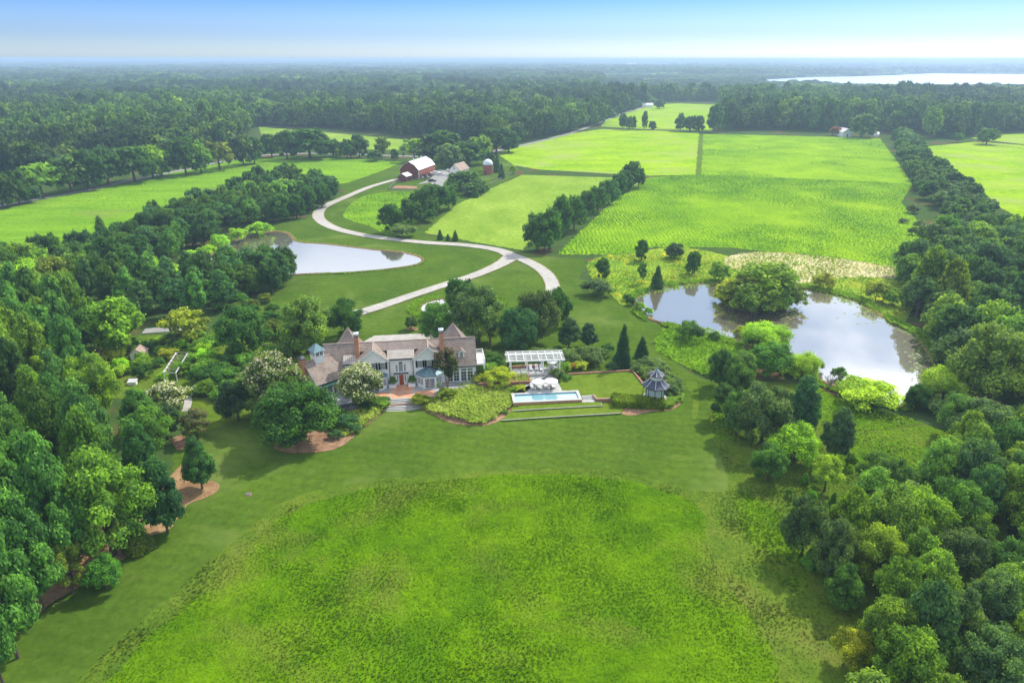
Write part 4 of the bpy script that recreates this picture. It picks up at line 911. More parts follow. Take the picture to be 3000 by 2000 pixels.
def shingle_mat(name, c1, c2, c3):
    m, nt, b = newmat(name); tcn = nt.nodes.new('ShaderNodeTexCoord'); sp = nt.nodes.new('ShaderNodeSeparateXYZ'); L(nt, tcn.outputs['Object'], sp.inputs[0])
    ad = nt.nodes.new('ShaderNodeMath'); ad.operation = 'ADD'; L(nt, sp.outputs[0], ad.inputs[0]); L(nt, sp.outputs[1], ad.inputs[1])
    cb = nt.nodes.new('ShaderNodeCombineXYZ'); L(nt, ad.outputs[0], cb.inputs[0]); L(nt, sp.outputs[2], cb.inputs[1])
    bt = nt.nodes.new('ShaderNodeTexBrick'); L(nt, cb.outputs[0], bt.inputs[0]); bt.inputs['Scale'].default_value = 1.0
    bt.inputs['Brick Width'].default_value = 0.55; bt.inputs['Row Height'].default_value = 0.20; bt.inputs['Mortar Size'].default_value = 0.022; bt.inputs['Bias'].default_value = 0.0
    bt.inputs['Color1'].default_value = (*c1, 1); bt.inputs['Color2'].default_value = (*c2, 1); bt.inputs['Mortar'].default_value = (*[x*0.35 for x in c1], 1)
    n = noise(nt, 0.5, 5, 0.7, 'obj'); f = nt.nodes.new('ShaderNodeMapRange'); L(nt, n, f.inputs[0]); f.inputs[1].default_value = 0.4; f.inputs[2].default_value = 0.7
    c = mix(nt, f.outputs[0], bt.outputs[0], c3); n2 = noise(nt, 4, 3, 0.6, 'obj'); c = mix(nt, 0.35, c, ramp(nt, n2, [(0.3, tuple(x*.5 for x in c1)), (0.7, c3)]))
    L(nt, c, b.inputs['Base Color']); b.inputs['Roughness'].default_value = 0.85; b.inputs['Specular IOR Level'].default_value = 0.15; bump(nt, b, bt.outputs['Fac'], -0.6, 0.06); return m
SHING = shingle_mat('wood_shingle', (0.21, 0.155, 0.125), (0.38, 0.31, 0.265), (0.33, 0.275, 0.24))
def brick_mat(name, c1, c2, mo, w=0.24, h=0.075, flat=False):
    m, nt, b = newmat(name); tcn = nt.nodes.new('ShaderNodeTexCoord'); sp = nt.nodes.new('ShaderNodeSeparateXYZ'); L(nt, tcn.outputs['Object'], sp.inputs[0])
    cb = nt.nodes.new('ShaderNodeCombineXYZ')
    if flat: L(nt, sp.outputs[0], cb.inputs[0]); L(nt, sp.outputs[1], cb.inputs[1])
    else:
        ad = nt.nodes.new('ShaderNodeMath'); ad.operation = 'ADD'; L(nt, sp.outputs[0], ad.inputs[0]); L(nt, sp.outputs[1], ad.inputs[1]); L(nt, ad.outputs[0], cb.inputs[0]); L(nt, sp.outputs[2], cb.inputs[1])
    bt = nt.nodes.new('ShaderNodeTexBrick'); L(nt, cb.outputs[0], bt.inputs[0]); bt.inputs['Scale'].default_value = 1
    bt.inputs['Brick Width'].default_value = w; bt.inputs['Row Height'].default_value = h; bt.inputs['Mortar Size'].default_value = min(w, h)*0.1
    bt.inputs['Color1'].default_value = (*c1, 1); bt.inputs['Color2'].default_value = (*c2, 1); bt.inputs['Mortar'].default_value = (*mo, 1)
    n = noise(nt, 0.7, 4, 0.6, 'obj'); c = mix(nt, 0.4, bt.outputs[0], ramp(nt, n, [(0.35, tuple(x*.75 for x in c1)), (0.65, tuple(min(1, x*1.2) for x in c2))]))
    L(nt, c, b.inputs['Base Color']); b.inputs['Roughness'].default_value = 0.85; return m
BRICK = brick_mat('red_brick', (0.42, 0.16, 0.075), (0.52, 0.22, 0.11), (0.45, 0.35, 0.28))
OLDBR = brick_mat('weathered_brick', (0.25, 0.11, 0.07), (0.32, 0.15, 0.095), (0.28, 0.22, 0.18))
PAVE = brick_mat('brick_paving', (0.50, 0.21, 0.11), (0.62, 0.29, 0.16), (0.45, 0.32, 0.24), 0.4, 0.2, True)
STONE = brick_mat('flagstone', (0.27, 0.29, 0.31), (0.35, 0.36, 0.37), (0.22, 0.22, 0.22), 0.9, 0.6, True)
STONEL = brick_mat('pale_flagstone', (0.34, 0.35, 0.33), (0.42, 0.42, 0.40), (0.27, 0.27, 0.26), 0.9, 0.6, True)
COPE = plain('stone_coping', (0.40, 0.40, 0.38), 0.7, 0.1)
RISER = plain('dark_riser', (0.13, 0.13, 0.14), 0.8, 0.1)
def seam_mat(name, c, metal=0.3, rough=0.4, sc=1.6):
    m, nt, b = newmat(name); tcn = nt.nodes.new('ShaderNodeTexCoord')
    w = nt.nodes.new('ShaderNodeTexWave'); w.wave_type = 'BANDS'; w.bands_direction = 'X'; w.inputs['Scale'].default_value = sc*0.5; L(nt, tcn.outputs['Object'], w.inputs[0])
    r = ramp(nt, w.outputs['Fac'], [(0.86, c), (0.97, tuple(x*.5 for x in c))]); n = noise(nt, 0.8, 5, 0.7, 'obj')
    cc = mix(nt, 1.0, r, ramp(nt, n, [(0.3, (0.78,)*3), (0.7, (1.15, 1.12, 1.08))]), 'MULTIPLY'); L(nt, cc, b.inputs['Base Color']); b.inputs['Metallic'].default_value = metal; b.inputs['Roughness'].default_value = rough
    bump(nt, b, w.outputs['Fac'], 0.3, 0.03); return m
METALR = seam_mat('weathered_metal_roof', (0.36, 0.33, 0.30), 0.1, 0.6)
VERDI = plain('blue_green_metal', (0.13, 0.22, 0.25), 0.45, 0.2, 3, 0.2)
GLASS, nt_, b_ = newmat('window_glass'); b_.inputs['Base Color'].default_value = (0.035, 0.045, 0.06, 1); b_.inputs['Roughness'].default_value = 0.06; b_.inputs['Specular IOR Level'].default_value = 0.9
BLK = plain('black_shutter', (0.012, 0.014, 0.022), 0.5, 0.1)
WOODD = plain('mahogany_door', (0.30, 0.075, 0.025), 0.4, 0.2, 3)
DARKM = plain('dark_metal', (0.05, 0.06, 0.075), 0.4, 0.1, 2, 0.4)
CAPM = plain('chimney_cap_metal', (0.62, 0.64, 0.68), 0.35, 0.05, 2, 0.6)
AWN = plain('dark_green_awning', (0.008, 0.07, 0.055), 0.7, 0.1)
ROOFT = plain('ridge_board', (0.34, 0.27, 0.23), 0.8, 0.15)

HZ = 1.0; HA = radians(8); HO = gh(1285, 885, HZ)
house = empty('country_house', (HO[0], HO[1], HZ), HA, 'long white clapboard country house with brown wood shingle roofs and brick chimneys', 'house')
def hb(mb, name, mat, parent=house, bevel=0): return mb.build(name, mat, parent, bevel)
GW = [(-8.3, -2.35), (2.55, 8.45)]
# walls
w = MB(); w.box(-2.36, 2.56, 0, 7.4, -0.4, 5.9)
for a, b in GW:
    mid = (a+b)/2; w.prism([(a, -0.25, -0.4), (b, -0.25, -0.4), (b, -0.25, 5.75), (mid, -0.25, 8.0), (a, -0.25, 5.75)], (0, 3.6, 0))
w.box(-8.2, 8.4, 3.2, 7.3, -0.4, 5.25)
def vprof(u0, u1, v0, v1, ze, vr, zr): return w.prism([(u0, v0, -0.4), (u0, v1, -0.4), (u0, v1, ze), (u0, vr, zr), (u0, v0, ze)], (u1-u0, 0, 0))
vprof(8.44, 15.1, -0.05, 7.3, 3.5, 3.6, 7.85); vprof(-15.0, -8.29, 0.7, 7.5, 3.6, 3.9, 7.75)
w.box(-11.0, -8.31, 0.35, 3.0, -0.4, 5.2)
w.box(8.2, 13.8, 4.6, 10.4, -0.4, 5.3); w.box(-13.3, -7.9, 4.8, 10.6, -0.4, 5.3)
hb(w, 'wall', CLAP)
# roofs
def roof(pts_list, mat, t=0.16, nm='roof'):
    r = MB()
    for p in pts_list: r.slab(p, t)
    return hb(r, nm, mat)
roof([[(-8.4, 1.9, 6.85), (8.5, 1.9, 6.85), (8.5, 3.7, 8.12), (-8.4, 3.7, 8.12)], [(-8.4, 3.7, 8.12), (8.5, 3.7, 8.12), (8.5, 8.0, 5.1), (-8.4, 8.0, 5.1)]], SHING)
mr_ = roof([[(-2.6, -0.45, 5.92), (2.8, -0.45, 5.92), (2.8, 1.95, 6.87), (-2.6, 1.95, 6.87)]], METALR)
roof([[(-11.3, 0.0, 5.15), (-8.2, 0.0, 5.15), (-8.2, 2.2, 6.15), (-11.3, 2.2, 6.15)]], METALR)
for a, b in GW:
    mid = (a+b)/2
    roof([[(a-0.35, -0.65, 5.62), (a-0.35, 4.0, 5.62), (mid, 4.0, 8.2), (mid, -0.65, 8.2)], [(b+0.35, -0.65, 5.62), (b+0.35, 4.0, 5.62), (mid, 4.0, 8.2), (mid, -0.65, 8.2)]], SHING)
    r = MB(); r.bar((mid, -0.66, 8.13), (mid, 3.7, 8.13), 0.14, 0.1); hb(r, 'ridge_board', ROOFT); r = MB()
    for s, e_ in ((a-0.35, 1), (b+0.35, -1)):
        r.prism([(s, -0.68, 5.38), (s, -0.68, 5.60), (mid, -0.68, 8.16), (mid, -0.68, 7.92)], (0, 0.10, 0))
    hb(r, 'gable_board', TRIM)
roof([[(8.3, -0.4, 3.42), (15.35, -0.4, 3.42), (15.35, 3.6, 8.1), (8.3, 3.6, 8.1)], [(8.3, 3.6, 8.1), (15.35, 3.6, 8.1), (15.35, 7.7, 3.3), (8.3, 7.7, 3.3)]], SHING)
roof([[(-15.3, 0.4, 3.5), (-8.3, 0.4, 3.5), (-8.3, 3.9, 8.05), (-15.3, 3.9, 8.05)], [(-15.3, 3.9, 8.05), (-8.3, 3.9, 8.05), (-8.3, 7.9, 3.4), (-15.3, 7.9, 3.4)]], SHING)
rb_ = MB(); rb_.bar((-15.3, 3.9, 8.04), (-8.5, 3.9, 8.04), 0.2, 0.1); rb_.bar((8.4, 3.6, 8.09), (15.35, 3.6, 8.09), 0.2, 0.1); rb_.bar((-8.2, 3.7, 8.1), (8.3, 3.7, 8.1), 0.18, 0.07); hb(rb_, 'ridge_board', ROOFT)
for cx, cy, h0 in ((11.0, 7.5, 3.15), (-10.6, 7.7, 3.0)):
    r = MB(); q = [(cx-h0, cy-h0, 5.1), (cx+h0, cy-h0, 5.1), (cx+h0, cy+h0, 5.1), (cx-h0, cy+h0, 5.1)]; ap = (cx, cy, 9.9)
    r.add(q+[ap], [(0, 1, 4), (1, 2, 4), (2, 3, 4), (3, 0, 4), (3, 2, 1, 0)]); hb(r, 'roof', SHING)
    t = MB()
    for p in q: t.tube(p, (cx, cy, 9.95), 0.09, 0.07, 5)
    hb(t, 'hip_board', ROOFT)
# eaves and gutters, downpipes
t = MB(); t.box(-2.3, 2.5, -0.56, -0.44, 5.66, 5.84); t.box(8.5, 15.4, -0.5, -0.38, 3.22, 3.38); hb(t, 'gutter', DARKM)
for u in (-2.22, 2.42):
    t = MB(); t.box(u-0.06, u+0.06, -0.42, -0.28, -0.3, 5.7); hb(t, 'downpipe', DARKM)
t = MB(); t.box(15.12, 15.24, -0.3, -0.1, -0.3, 3.3); hb(t, 'downpipe', DARKM)
t = MB(); t.box(-11.25, -8.65, -0.05, 0.05, 4.85, 5.0); hb(t, 'gutter', DARKM)
# chimneys
for u, v, z0, z1, s in ((-8.4, 1.9, 5.0, 10.3, 0.42), (8.35, 2.0, 5.0, 10.2, 0.42)):
    c = MB(); c.box(u-s, u+s, v-s*1.3, v+s*1.3, z0, z1); ch = hb(c, 'chimney', BRICK, bevel=0.02)
    c = MB(); c.box(u-s-.07, u+s+.07, v-s*1.3-.07, v+s*1.3+.07, z1, z1+0.16); hb(c, 'chimney_rim', DARKM, ch)
    c = MB(); c.box(u-s-.02, u+s+.02, v-s*1.3-.02, v+s*1.3+.02, z1+0.16, z1+0.62)
    c.add([(u-s-.1, v-s*1.3-.1, z1+0.62), (u+s+.1, v-s*1.3-.1, z1+0.62), (u+s+.1, v+s*1.3+.1, z1+0.62), (u-s-.1, v+s*1.3+.1, z1+0.62), (u, v, z1+0.85)], [(0, 1, 4), (1, 2, 4), (2, 3, 4), (3, 0, 4), (3, 2, 1, 0)])
    hb(c, 'chimney_cap', CAPM, ch)
# windows; mt maps local (x, depth, z)
def window(parent, u0, u1, z0, z1, v, nx, ny, M=None, shutters=False, nm='window', arch=False):
    f = MB(M); e = 0.07
    f.box(u0-e, u0, v-0.07, v, z0-e, z1+e); f.box(u1, u1+e, v-0.07, v, z0-e, z1+e); f.box(u0, u1, v-0.07, v, z0-e, z0); f.box(u0, u1, v-0.07, v, z1, z1+e)
    for i in range(1, nx): x = u0+(u1-u0)*i/nx; f.box(x-0.018, x+0.018, v-0.065, v-0.012, z0, z1)
    for j in range(1, ny): z = z0+(z1-z0)*j/ny; f.box(u0, u1, v-0.060, v-0.014, z-0.018, z+0.018)
    if arch:
        r = (u1-u0)/2; cx = (u0+u1)/2
        f.prism([(cx+(r+e)*cos(a), v-0.07, z1+e+(r+e)*sin(a)) for a in np.linspace(0, pi, 9)], (0, 0.07, 0))
    o = f.build(nm, TRIM, parent)
    p = MB(M); p.box(u0, u1, v-0.035, v+0.02, z0, z1)
    if arch: p.prism([(cx+r*cos(a), v-0.10, z1+e+r*sin(a)) for a in np.linspace(0, pi, 9)], (0, 0.025, 0))
    p.build('pane', GLASS, o)
    if shutters:
        for s0, s1 in ((u0-0.52, u0-0.09), (u1+0.09, u1+0.52)):
            s = MB(M); s.box(s0, s1, v-0.09, v+0.01, z0-0.06, z1+0.06); s.box(s0+0.06, s1-0.06, v-0.11, v-0.09, z0+0.05, (z0+z1)/2-0.04); s.box(s0+0.06, s1-0.06, v-0.11, v-0.09, (z0+z1)/2+0.04, z1-0.05)
            s.build('shutter', BLK, o)
    return o
for u in (-7.3, -5.4, -3.5): window(house, u-0.36, u+0.36, 3.75, 5.1, -0.25, 3, 4, shutters=True)
for u in (3.85, 5.65, 7.45): window(house, u-0.36, u+0.36, 3.75, 5.1, -0.25, 3, 4, shutters=True)
t = MB()
for u in (-7.3, -5.4, -3.5, 3.85, 5.65, 7.45): t.box(u-0.5, u+0.5, -0.36, -0.25, 5.2, 5.32)
hb(t, 'window_cap', TRIM)
# stair window group
for u0, u1 in ((-1.0, -0.68), (0.63, 0.95)): window(house, u0, u1, 2.95, 4.4, 0.0, 2, 5)
window(house, -0.40, 0.36, 2.95, 4.6, 0.0, 4, 6, arch=True)
t = MB(); t.box(-1.25, -0.45, -0.14, 0.0, 4.62, 4.76); t.box(0.43, 1.2, -0.14, 0.0, 4.62, 4.76); t.box(-1.2, 1.15, -0.12, 0, 2.70, 2.84); hb(t, 'window_cap', TRIM)
# door
t = MB(); t.box(-1.15, -0.98, -0.22, 0, 0, 2.35); t.box(0.93, 1.1, -0.22, 0, 0, 2.35); t.box(-1.35, 1.3, -0.34, 0, 2.35, 2.52); t.box(-0.62, -0.48, -0.2, 0, 0, 2.35); t.box(0.43, 0.57, -0.2, 0, 0, 2.35); hb(t, 'door_surround', TRIM)
t = MB(); t.box(-1.48, 1.43, -0.44, 0.0, 2.521, 2.66); hb(t, 'door_hood', DARKM)
t = MB(); t.box(-0.47, 0.42, -0.12, 0, 0.02, 2.2); 
for x in (-0.35, 0.03):
    for z in (0.25, 1.25): t.box(x, x+0.28, -0.15, -0.12, z, z+0.75)
dr = hb(t, 'door', WOODD); t = MB(); t.box(0.30, 0.36, -0.2, -0.15, 1.0, 1.12); t.build('handle', CAPM, dr)
for u0, u1 in ((-0.88, -0.68), (0.63, 0.83)): window(house, u0, u1, 0.75, 2.1, 0.0, 1, 4, nm='sidelight')
# round gable vents, wall plaques
for u in (-5.32, 5.5):
    t = MB(); t.prism([(u+0.32*cos(a), -0.31, 6.75+0.32*sin(a)) for a in np.linspace(0, 2*pi, 17)[:-1]], (0, 0.06, 0)); hb(t, 'round_vent', WHITE)
for u in (-1.85, 1.85):
    t = MB(); t.prism([(u+0.2*cos(a), -0.08, 1.55+0.2*sin(a)) for a in np.linspace(0, 2*pi, 13)[:-1]], (0, 0.08, 0)); hb(t, 'plaque_or_lantern', VERDI)  # round blue medallion plates on the wall, no lamp in them
# octagonal bays
for cu in (5.6, -5.4):
    pts = [(cu-2.45, -0.25), (cu-2.45, -1.15), (cu-1.15, -2.5), (cu+1.15, -2.5), (cu+2.45, -1.15), (cu+2.45, -0.25)]
    t = MB(); t.prism([(x, y, -0.2) for x, y in pts], (0, 0, 2.75)); bay = hb(t, 'bay', WHITE)
    t = MB(); rr = [(cu+(x-cu)*1.1, -0.24+(y+0.24)*1.1) for x, y in pts]; n = len(rr)
    ap = [(cu-0.3, -0.24, 3.75), (cu+0.3, -0.24, 3.75)]
    t.add([(x, y, 2.56) for x, y in rr]+[(x, y, 2.70) for x, y in rr]+[(cu-0.25, -0.6, 3.8), (cu+0.25, -0.6, 3.8), (cu+0.25, -0.24, 3.85), (cu-0.25, -0.24, 3.85)],
          [(i, i+1, n+i+1, n+i) for i in range(n-1)]+[(n, n+1, 2*n, 2*n+3), (n+1, n+2, 2*n), (n+2, n+3, 2*n+1, 2*n), (n+3, n+4, 2*n+1), (n+4, n+5, 2*n+2, 2*n+1), (2*n, 2*n+1, 2*n+2, 2*n+3), tuple(range(n))[::-1]])
    bro = t.build('bay_roof', VERDI, bay)
    t = MB()
    for i in range(1, 5):
        for f in (0, 0.5):
            if i == 4 and f: continue
            x = rr[i][0]+(rr[i+1][0]-rr[i][0])*f; y = rr[i][1]+(rr[i+1][1]-rr[i][1])*f; t.tube((x, y, 2.72), (cu+(0.25 if x > cu else -0.25), -0.6, 3.83), 0.03, 0.03, 4)
    t.cyl(cu, -0.55, 3.78, 3.95, 0.3, 0.1, 8); t.build('roof_seam', DARKM, bay)
    for i in range(1, 4):
        a = Vector((*pts[i], 0)); b = Vector((*pts[i+1], 0)); d = b-a; Lw = d.length
        M = Matrix.Translation(a) @ Matrix.Rotation(math.atan2(d.y, d.x), 4, 'Z')
        if i == 2:
            window(bay, 0.25, Lw/2-0.06, 0.08, 2.1, 0.0, 3, 6, M, nm='glazed_door'); window(bay, Lw/2+0.06, Lw-0.25, 0.08, 2.1, 0.0, 3, 6, M, nm='glazed_door')
        else:
            window(bay, 0.22, Lw/2-0.06, 0.75, 2.1, 0.0, 3, 5, M); window(bay, Lw/2+0.06, Lw-0.22, 0.75, 2.1, 0.0, 3, 5, M)
# right wing french windows, lantern, dormer
for u in (9.2, 10.5, 12.0, 13.3): 
    window(house, u+0.05, u+1.1, 0.1, 2.15, -0.05, 2, 3, nm='french_window'); window(house, u+0.05, u+1.1, 2.3, 2.75, -0.05, 4, 1, nm='transom')
t = MB(); t.box(11.8, 14.6, -0.22, -0.05, 2.92, 3.05); hb(t, 'window_cap', TRIM)
t = MB(); t.box(14.75, 14.95, -0.3, -0.05, 1.5, 2.0); hb(t, 'plaque_or_lantern', DARKM)
DV = 0.95; du = 12.25
t = MB(); t.prism([(du-0.62, DV, 3.9), (du+0.62, DV, 3.9), (du+0.62, DV, 5.9), (du, DV, 6.5), (du-0.62, DV, 5.9)], (0, 1.6, 0)); dm = hb(t, 'dormer', WHITE)
t = MB(); t.slab([(du-0.85, DV-0.2, 5.78), (du-0.85, DV+1.9, 5.78), (du, DV+1.9, 6.68), (du, DV-0.2, 6.68)], 0.08); t.slab([(du+0.85, DV-0.2, 5.78), (du+0.85, DV+1.9, 5.78), (du, DV+1.9, 6.68), (du, DV-0.2, 6.68)], 0.08); t.build('dormer_roof', SHING, dm)
window(dm, du-0.34, du+0.34, 4.55, 5.55, DV, 3, 4, arch=True)
# right end porch with roof deck
t = MB(); t.box(15.1, 17.1, 0.4, 6.0, 3.15, 3.4); po = hb(t, 'porch_deck', TRIM)
for v in (0.6, 3.2, 5.8):
    t = MB(); t.box(16.75, 17.0, v-0.13, v+0.13, -0.4, 3.15); t.box(16.69, 17.06, v-0.19, v+0.19, 2.95, 3.14); t.build('porch_column', TRIM, po)
t = MB()
for (a, b) in (((15.3, 0.5), (17.0, 0.5)), ((17.0, 0.5), (17.0, 5.9)), ((17.0, 5.9), (15.3, 5.9))):
    for z in (3.5, 4.3): t.bar((*a, z), (*b, z), 0.07, 0.07)
    n = int(max(abs(b[0]-a[0]), abs(b[1]-a[1]))/0.22)
    for i in range(n+1): x = a[0]+(b[0]-a[0])*i/n; y = a[1]+(b[1]-a[1])*i/n; q = 0.03 if i % 8 else 0.08; t.box(x-q, x+q, y-q, y+q, 3.41, 4.3 if i % 8 else 4.55)
t.build('balustrade', TRIM, po)
# left wing, turned toward the lawn
LWA = radians(37); LM = Matrix.Translation((-18.35, -0.6, 0)) @ Matrix.Rotation(LWA, 4, 'Z')
LE = 11.8
w = MB(LM); w.prism([(0, -4.3, -0.4), (0, 4.3, -0.4), (0, 4.3, 3.1), (0, 0, 6.15), (0, -4.3, 3.1)], (LE, 0, 0))
w.prism([(7.3, -4.9, -0.4), (10.6, -4.9, -0.4), (10.6, -4.9, 3.4), (8.95, -4.9, 5.55), (7.3, -4.9, 3.4)], (0, 4.5, 0)); hb(w, 'wing_wall', CLAP)
r = MB(LM)
r.slab([(-0.35, -4.65, 2.95), (LE, -4.65, 2.95), (LE, 0, 6.38), (-0.35, 0, 6.38)], 0.16); r.slab([(-0.35, 4.65, 2.95), (LE, 4.65, 2.95), (LE, 0, 6.38), (-0.35, 0, 6.38)], 0.16)
r.slab([(6.95, -5.2, 3.2), (6.95, -1.0, 3.2), (8.95, -0.6, 5.78), (8.95, -5.2, 5.78)], 0.14); r.slab([(10.95, -5.2, 3.2), (10.95, -1.0, 3.2), (8.95, -0.6, 5.78), (8.95, -5.2, 5.78)], 0.14)
hb(r, 'wing_roof', SHING)
t = MB(LM); t.bar((-0.35, 0, 6.36), (LE, 0, 6.36), 0.22, 0.09); t.bar((8.95, -5.2, 5.76), (8.95, -0.9, 5.76), 0.16, 0.07); hb(t, 'ridge_board', ROOFT)
t = MB(LM)
for s in (6.95, 10.95): t.prism([(s, -5.22, 2.98), (s, -5.22, 3.2), (8.95, -5.22, 5.78), (8.95, -5.22, 5.54)], (0, 0.08, 0))
t.prism([(-0.38, -4.66, 2.7), (-0.38, -4.66, 2.93), (-0.38, 0, 6.34), (-0.38, 0, 6.1)], (0.1, 0, 0)); hb(t, 'gable_board', TRIM)
t = MB(LM); t.box(-0.35, 6.9, -4.77, -4.66, 2.75, 2.9); hb(t, 'gutter', DARKM)
for k in range(5):
    x = 0.9+k*1.05+(0.25 if k > 1 else 0)
    window(house, x, x+0.9, 0.1, 1.75, -4.3, 2, 4, LM, nm='french_window'); window(house, x, x+0.9, 1.88, 2.3, -4.3, 3, 1, LM, nm='transom')
window(house, 8.5, 9.4, 1.0, 2.4, -4.9, 3, 4, LM)
t = MB(LM); t.prism([(0.7, -4.3, 2.72), (0.7, -5.2, 2.42), (0.7, -5.2, 2.28), (0.7, -4.3, 2.4)], (3.2, 0, 0)); hb(t, 'awning', AWN)
t = MB(LM); t.box(-0.05+0.2, 0.4, -4.5, -4.3, 1.3, 1.7); hb(t, 'plaque_or_lantern', DARKM)
# cupola
cs = 2.75; t = MB(LM); t.box(cs-0.95, cs+0.95, -0.95, 0.95, 5.2, 8.1); cu_ = hb(t, 'cupola', WHITE)
t = MB(LM); t.box(cs-1.02, cs+1.02, -1.02, 1.02, 7.0, 7.1); t.box(cs-1.05, cs+1.05, -1.05, 1.05, 8.1, 8.2); t.build('cupola_trim', TRIM, cu_)
for sx_, M2 in ((0, LM), (1, LM @ Matrix.Translation((cs, 0, 0)) @ Matrix.Rotation(-pi/2, 4, 'Z') @ Matrix.Translation((-cs, 0, 0)))):
    window(cu_, cs-0.75, cs-0.1, 7.2, 7.95, -0.95, 2, 2, M2); window(cu_, cs+0.1, cs+0.75, 7.2, 7.95, -0.95, 2, 2, M2)
t = MB(LM); t.add([(cs-1.3, -1.3, 8.15), (cs+1.3, -1.3, 8.15), (cs+1.3, 1.3, 8.15), (cs-1.3, 1.3, 8.15), (cs, 0, 9.6)], [(0, 1, 4), (1, 2, 4), (2, 3, 4), (3, 0, 4), (3, 2, 1, 0)])
t.build('cupola_roof', VERDI, cu_)
t = MB(LM); t.box(-1.0, -0.1, -0.6, 0.6, 0, 7.3); ch = hb(t, 'chimney', BRICK); t = MB(LM); t.box(-1.08, -0.02, -0.68, 0.68, 7.3, 7.45); t.add([(-1.1, -.7, 7.45), (0, -.7, 7.45), (0, .7, 7.45), (-1.1, .7, 7.45), (-.55, 0, 8.0)], [(0, 1, 4), (1, 2, 4), (2, 3, 4), (3, 0, 4), (3, 2, 1, 0)]); t.build('chimney_cap', DARKM, ch)

# terrace, steps (house-local)
HM = Matrix.Translation((HO[0], HO[1], HZ)) @ Matrix.Rotation(HA, 4, 'Z')
def hs(name, mat, fn, kind='structure'):
    mb = MB(); fn(mb); o = mb.build(name, mat); o.matrix_world = HM; return tag(o, kind=kind)
hs('terrace', STONE, lambda m: (m.box(-9.5, 9.5, -6.05, 0.5, -1.1, -0.02), m.prism([(-17.5, -8.5, -1.1), (-9.45, -6.5, -1.1), (-9.45, 0.5, -1.1), (-13, 1.0, -1.1), (-17.5, -2, -1.1)], (0, 0, 1.06)), m.prism([(9.45, -3.4, -1.1), (15.2, -2.5, -1.1), (16.2, 0.5, -1.1), (9.45, 0.5, -1.1)], (0, 0, 1.07))))
hs('brick_terrace', PAVE, lambda m: (m.box(-2.1, 2.3, -3.35, -0.2, -0.1, 0.0), m.box(-2.1, 2.3, -6.0, -3.6, -0.1, 0.0), m.box(-6.3, -2.4, -6.0, -3.1, -0.1, 0.0), m.box(2.6, 6.4, -6.0, -3.4, -0.1, 0.0)))
hs('stone_path', STONEL, lambda m: (m.box(-2.4, -2.1, -6.0, -2.5, -0.1, 0.004), m.box(2.3, 2.6, -6.0, -2.5, -0.1, 0.004), m.box(-2.1, 2.3, -3.6, -3.35, -0.1, 0.004)))
st = empty('garden_steps', tuple(HM @ Vector((0, -6, 0))), HA, 'curved stone garden steps with a brick landing leading from terrace to lawn', 'steps')
HL = Matrix.Translation((0, 6, 0))
def hsb(name, mat, fn): mb = MB(HL); fn(mb); return mb.build(name, mat, st)
for i in range(4):
    z = -0.15*i; y = -6.3-0.36*i
    hsb('tread', COPE, lambda m: m.box(-2.15, 2.3, y-0.1, y+0.3, z-0.07-0.02, z-0.015))
    hsb('riser', RISER, lambda m: m.box(-2.12, 2.27, y-0.04, y+0.3, z-0.22, z-0.092))
hsb('landing', PAVE, lambda m: m.box(-2.1, 2.3, -8.1, -7.35, -1.0, -0.58))
for i in range(4):
    z = -0.58-0.13*i; r = 3.0+0.33*i
    def arc(m, r=r, z=z, h=0.05, sh=0.0):
        m.prism([(0.1+(r+sh+0.35*i)*cos(a), -7.35+(r*0.0+0.55+0.33*i+sh+0.3)*-sin(a)-0.35, z-h) for a in np.linspace(0, pi, 25)], (0, 0, h))
    hsb('tread', COPE, lambda m: arc(m)); hsb('riser', RISER, lambda m: arc(m, z=z-0.055, h=0.08, sh=-0.06))
for u in (-2.55, 2.7):
    p = empty('brick_pier', tuple(HM @ Vector((u, -7.3, 0))), HA, 'low brick pier %s of the garden steps' % ('left' if u < 0 else 'right'), 'pier')
    MB().box(-0.3, 0.3, -0.3, 0.3, -1.0, 0.0).build('shaft', BRICK, p); MB().box(-0.36, 0.36, -0.36, 0.36, 0.001, 0.08).build('cap', COPE, p)
for (a, b, w_) in ((-9.5, -2.9, 'left'), (3.05, 9.5, 'right')):
    p = empty('retaining_wall', tuple(HM @ Vector(((a+b)/2, -6.2, 0))), HA, 'low brick retaining wall of the terrace %s of the steps' % w_, 'wall')
    h = (b-a)/2; MB().box(-h, h, -0.15, 0.14, -1.05, 0.06).build('brickwork', BRICK, p); MB().box(-h, h, -0.2, 0.14, 0.062, 0.12).build('coping', COPE, p)
# planters by the door, pots
def planter(u, v, lab, s=1.0):
    p = empty('planter_box', tuple(HM @ Vector((u, v, 0))), HA, lab, 'planter', 'white planter boxes by the front door')
    q = 0.7*s; MB().box(-q, q, -0.45*s, 0.45*s, 0.0, 0.62*s).build('box', TRIM, p, 0.02); MB().box(-q-.04, q+.04, -0.45*s-.04, 0.45*s+.04, 0.62*s+0.003, 0.72*s).build('rim', TRIM, p)
    return p
for u, lab in ((-1.85, 'white planter box with a green shrub left of the front door'), (2.0, 'white planter box with a green shrub right of the front door')):
    planter(u, -0.95, lab); q = HM @ Vector((u, -0.95, 0.55))
    tree(q.x, q.y, q.z, 1.9, 0.8, SH, MID, 'rounded green shrub growing in the %s planter' % ('left' if u < 0 else 'right'), rng=random.Random(3), lod='m')
# black round basin on the left patio
q = gh(688, 1118, 0.7); p = empty('round_basin', q, 0, 'round dark water basin with stone rim below the blossoming white tree', 'basin')
MB().lathe(0, 0, [(2.05, -0.7), (2.05, 0.1), (1.85, 0.12), (1.85, -0.05)], 32).build('rim', RISER, p); b = MB(); b.cyl(0, 0, -0.6, 0.0, 1.86, 1.86, 32); b.build('basin_water', GLASS, p)
